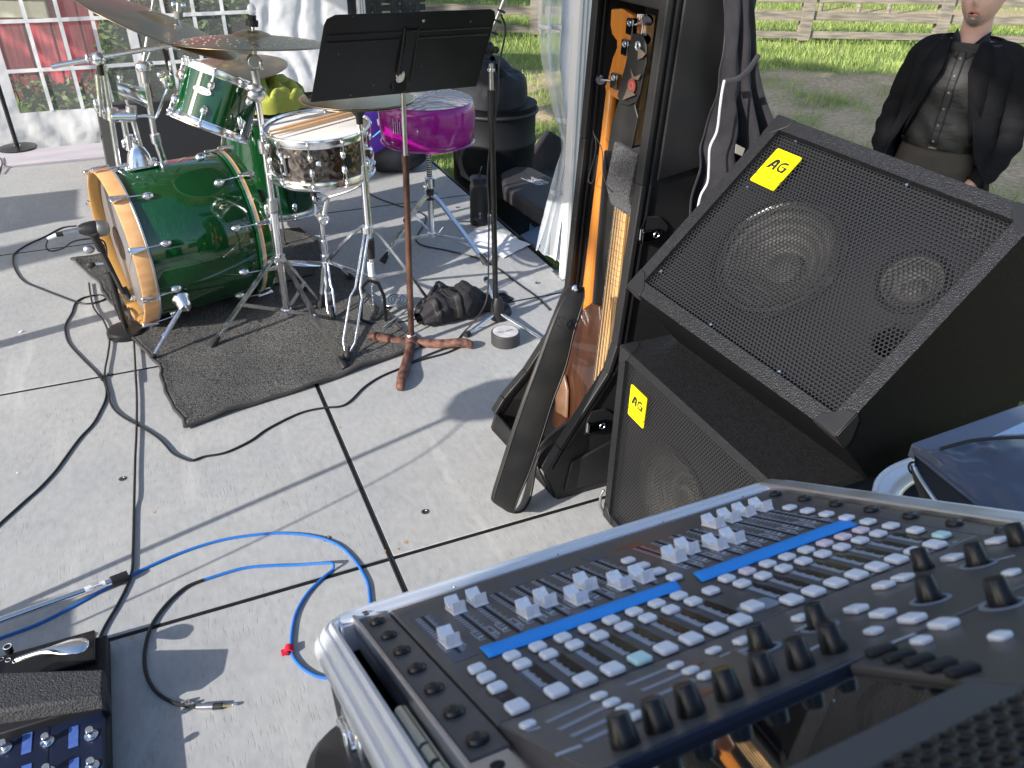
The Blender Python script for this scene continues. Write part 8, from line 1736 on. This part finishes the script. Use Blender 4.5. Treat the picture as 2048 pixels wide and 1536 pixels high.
m = MB().grid(lambda u, v: ((u - .5) * .034, sy(0, 1.02 + .38 * v) - .004 - .002 * math.sin(u * math.pi), 1.02 + .38 * v), 4, 30); pp(m, 'shirt_placket', K['shirt'], smooth=60, solid=.002)
for k in range(6):
    z = 1.035 + .068 * k; pp(MB().lathe([(.0048, 0), (.0046, .0018), (.0025, .002), (0, .0016)], (0, sy(0, z) - .007, z), (0, -1, 0), 14), 'shirt_button', mat('pearl_button', (.22, .23, .25), .25, .3) if 'pb' not in K else K['pb'])
for s in (-1, 1):
    c = [(s * .006, -.100, 1.405), (s * .052, -.078, 1.462), (s * .066, -.03, 1.478), (s * .072, -.045, 1.445), (s * .052, -.103, 1.398), (s * .022, -.118, 1.375)]
    pp(MB().add([Vector(p) for p in c], [(0, 1, 2, 3), (0, 3, 4, 5)]), 'shirt_collar', K['shirt'], solid=.004, smooth=60)
pp(MB().torus((0, -.018, 1.430), (0, -.25, 1), .066, .010, 30, 8, sy=.95), 'undershirt_collar', K['shirt'])
# open blazer: shell with a front opening, flaring at the hem
def openx(z, s):      # half width of the opening, on the wearer's side s
    t = (z - .80) / .62
    return (.060 + .085 * (1 - min(1, max(0, (z - 1.02) / .3))) + .055 * (1 - sstep(.88, 1.02, z)) if s > 0 else .055 + .10 * (1 - min(1, max(0, (z - 1.0) / .32))))
def blaz(s):
    def f(u, v):
        z = .79 + .655 * v; t = v
        rx = .205 - .012 * math.sin(t * 2.6) + .03 * (1 - t) ** 2 - .085 * sstep(.86, 1, t) ; ry = .160 + .025 * (1 - t) ** 1.5 - .045 * sstep(.8, 1, t)
        a0 = math.asin(min(.95, openx(z, s) / rx)); a = a0 + (math.pi - a0) * u      # angle from the front
        x = s * rx * math.sin(a) * (1.0 + .04 * math.sin(a)); y = .0 - ry * math.cos(a)
        fl = (1 - t) ** 2 * .055 * math.exp(-u * 5); y -= fl; x += s * fl * .8
        w_ = .006 * mnoise.noise(Vector((x * 8, y * 8, z * 9))) + .004 * math.sin(z * 38 + a * 5) * (1 - t); return (x + s * w_, y + w_ * .5, z)
    return f
for s in (-1, 1): pp(MB().grid(blaz(s), 40, 44), 'blazer_front', K['blazer'], smooth=70, solid=.006)
for s in (-1, 1):
    P = lambda z, d: Vector((s * (openx(z, s) + d), 0, z))
    pts = [(1.44, .000, .045), (1.38, -.006, .075), (1.33, -.004, .092), (1.318, .0, .070), (1.25, .0, .062), (1.17, .0, .045), (1.09, .0, .020), (1.04, .0, .0)]
    A = []; B_ = []
    for z, i_, o_ in pts:
        x0_ = openx(z, s) + i_; t = (z - .79) / .655; ry = .160 + .025 * (1 - t) ** 1.5 - .045 * sstep(.8, 1, t); rx = .205
        fy = lambda x: -ry * math.sqrt(max(.05, 1 - (x / rx) ** 2)); A.append(Vector((s * x0_, fy(x0_) - .014, z))); B_.append(Vector((s * (x0_ + o_), fy(x0_ + o_) - .012, z)))
    n_ = len(pts); pp(MB().add(A + B_, [(i, i + 1, n_ + i + 1, n_ + i) for i in range(n_ - 1)]), 'lapel', K['blazer'], smooth=40, solid=.004)
    arm = [(s * .10, .015, 1.405), (s * .172, .015, 1.372), (s * .206, .02, 1.28), (s * .236, .035, 1.17), (s * .255, .035, 1.07), (s * .252, -.01, .99), (s * .228, -.055, .92), (s * .200, -.088, .868)]
    am_ = smoothp(arm, 40); rs = [(.046 + .016 * sstep(0, .2, k / 40) - .018 * sstep(.3, 1, k / 40)) * (1 + .06 * math.sin(k * 1.3) * (k > 16)) for k in range(41)]
    m = MB().tube(am_, rs, 26); i0 = 0
    for i, p in enumerate(m.v): q = mnoise.noise(Vector((p.x * 16, p.y * 16, p.z * 18))); m.v[i] = p + Vector((q * .008, q * .008, 0))
    sl2 = pp(m, 'blazer_sleeve', K['blazer'], smooth=70)
    for k in range(3): q = Vector((s * (.236 - .010 * k), -.095 + .002 * k, .905 - .016 * k)); MB().lathe([(.0055, 0), (.005, .003), (0, .003)], q, (s * .7, -.7, .1), 12).build('cuff_button', K['blackchrome'], sl2, local=True)
pp(MB().lathe([(.007, 0), (.0065, .003), (0, .003)], (-.135, -.148, 1.03), (-.4, -1, 0), 14), 'blazer_button', K['blackchrome'])
for s in (-1, 1):
    m = MB().grid(lambda u, v: (s * .107 + .048 * math.cos(v * math.pi) * (1 - .2 * u), .06 - .24 * u, .02 + (.085 - .05 * u) * math.sin(v * math.pi) * math.sqrt(max(0, 1 - (2 * u - 1) ** 8))), 20, 14); pp(m, 'shoe', K['blackplastic'], smooth=60)
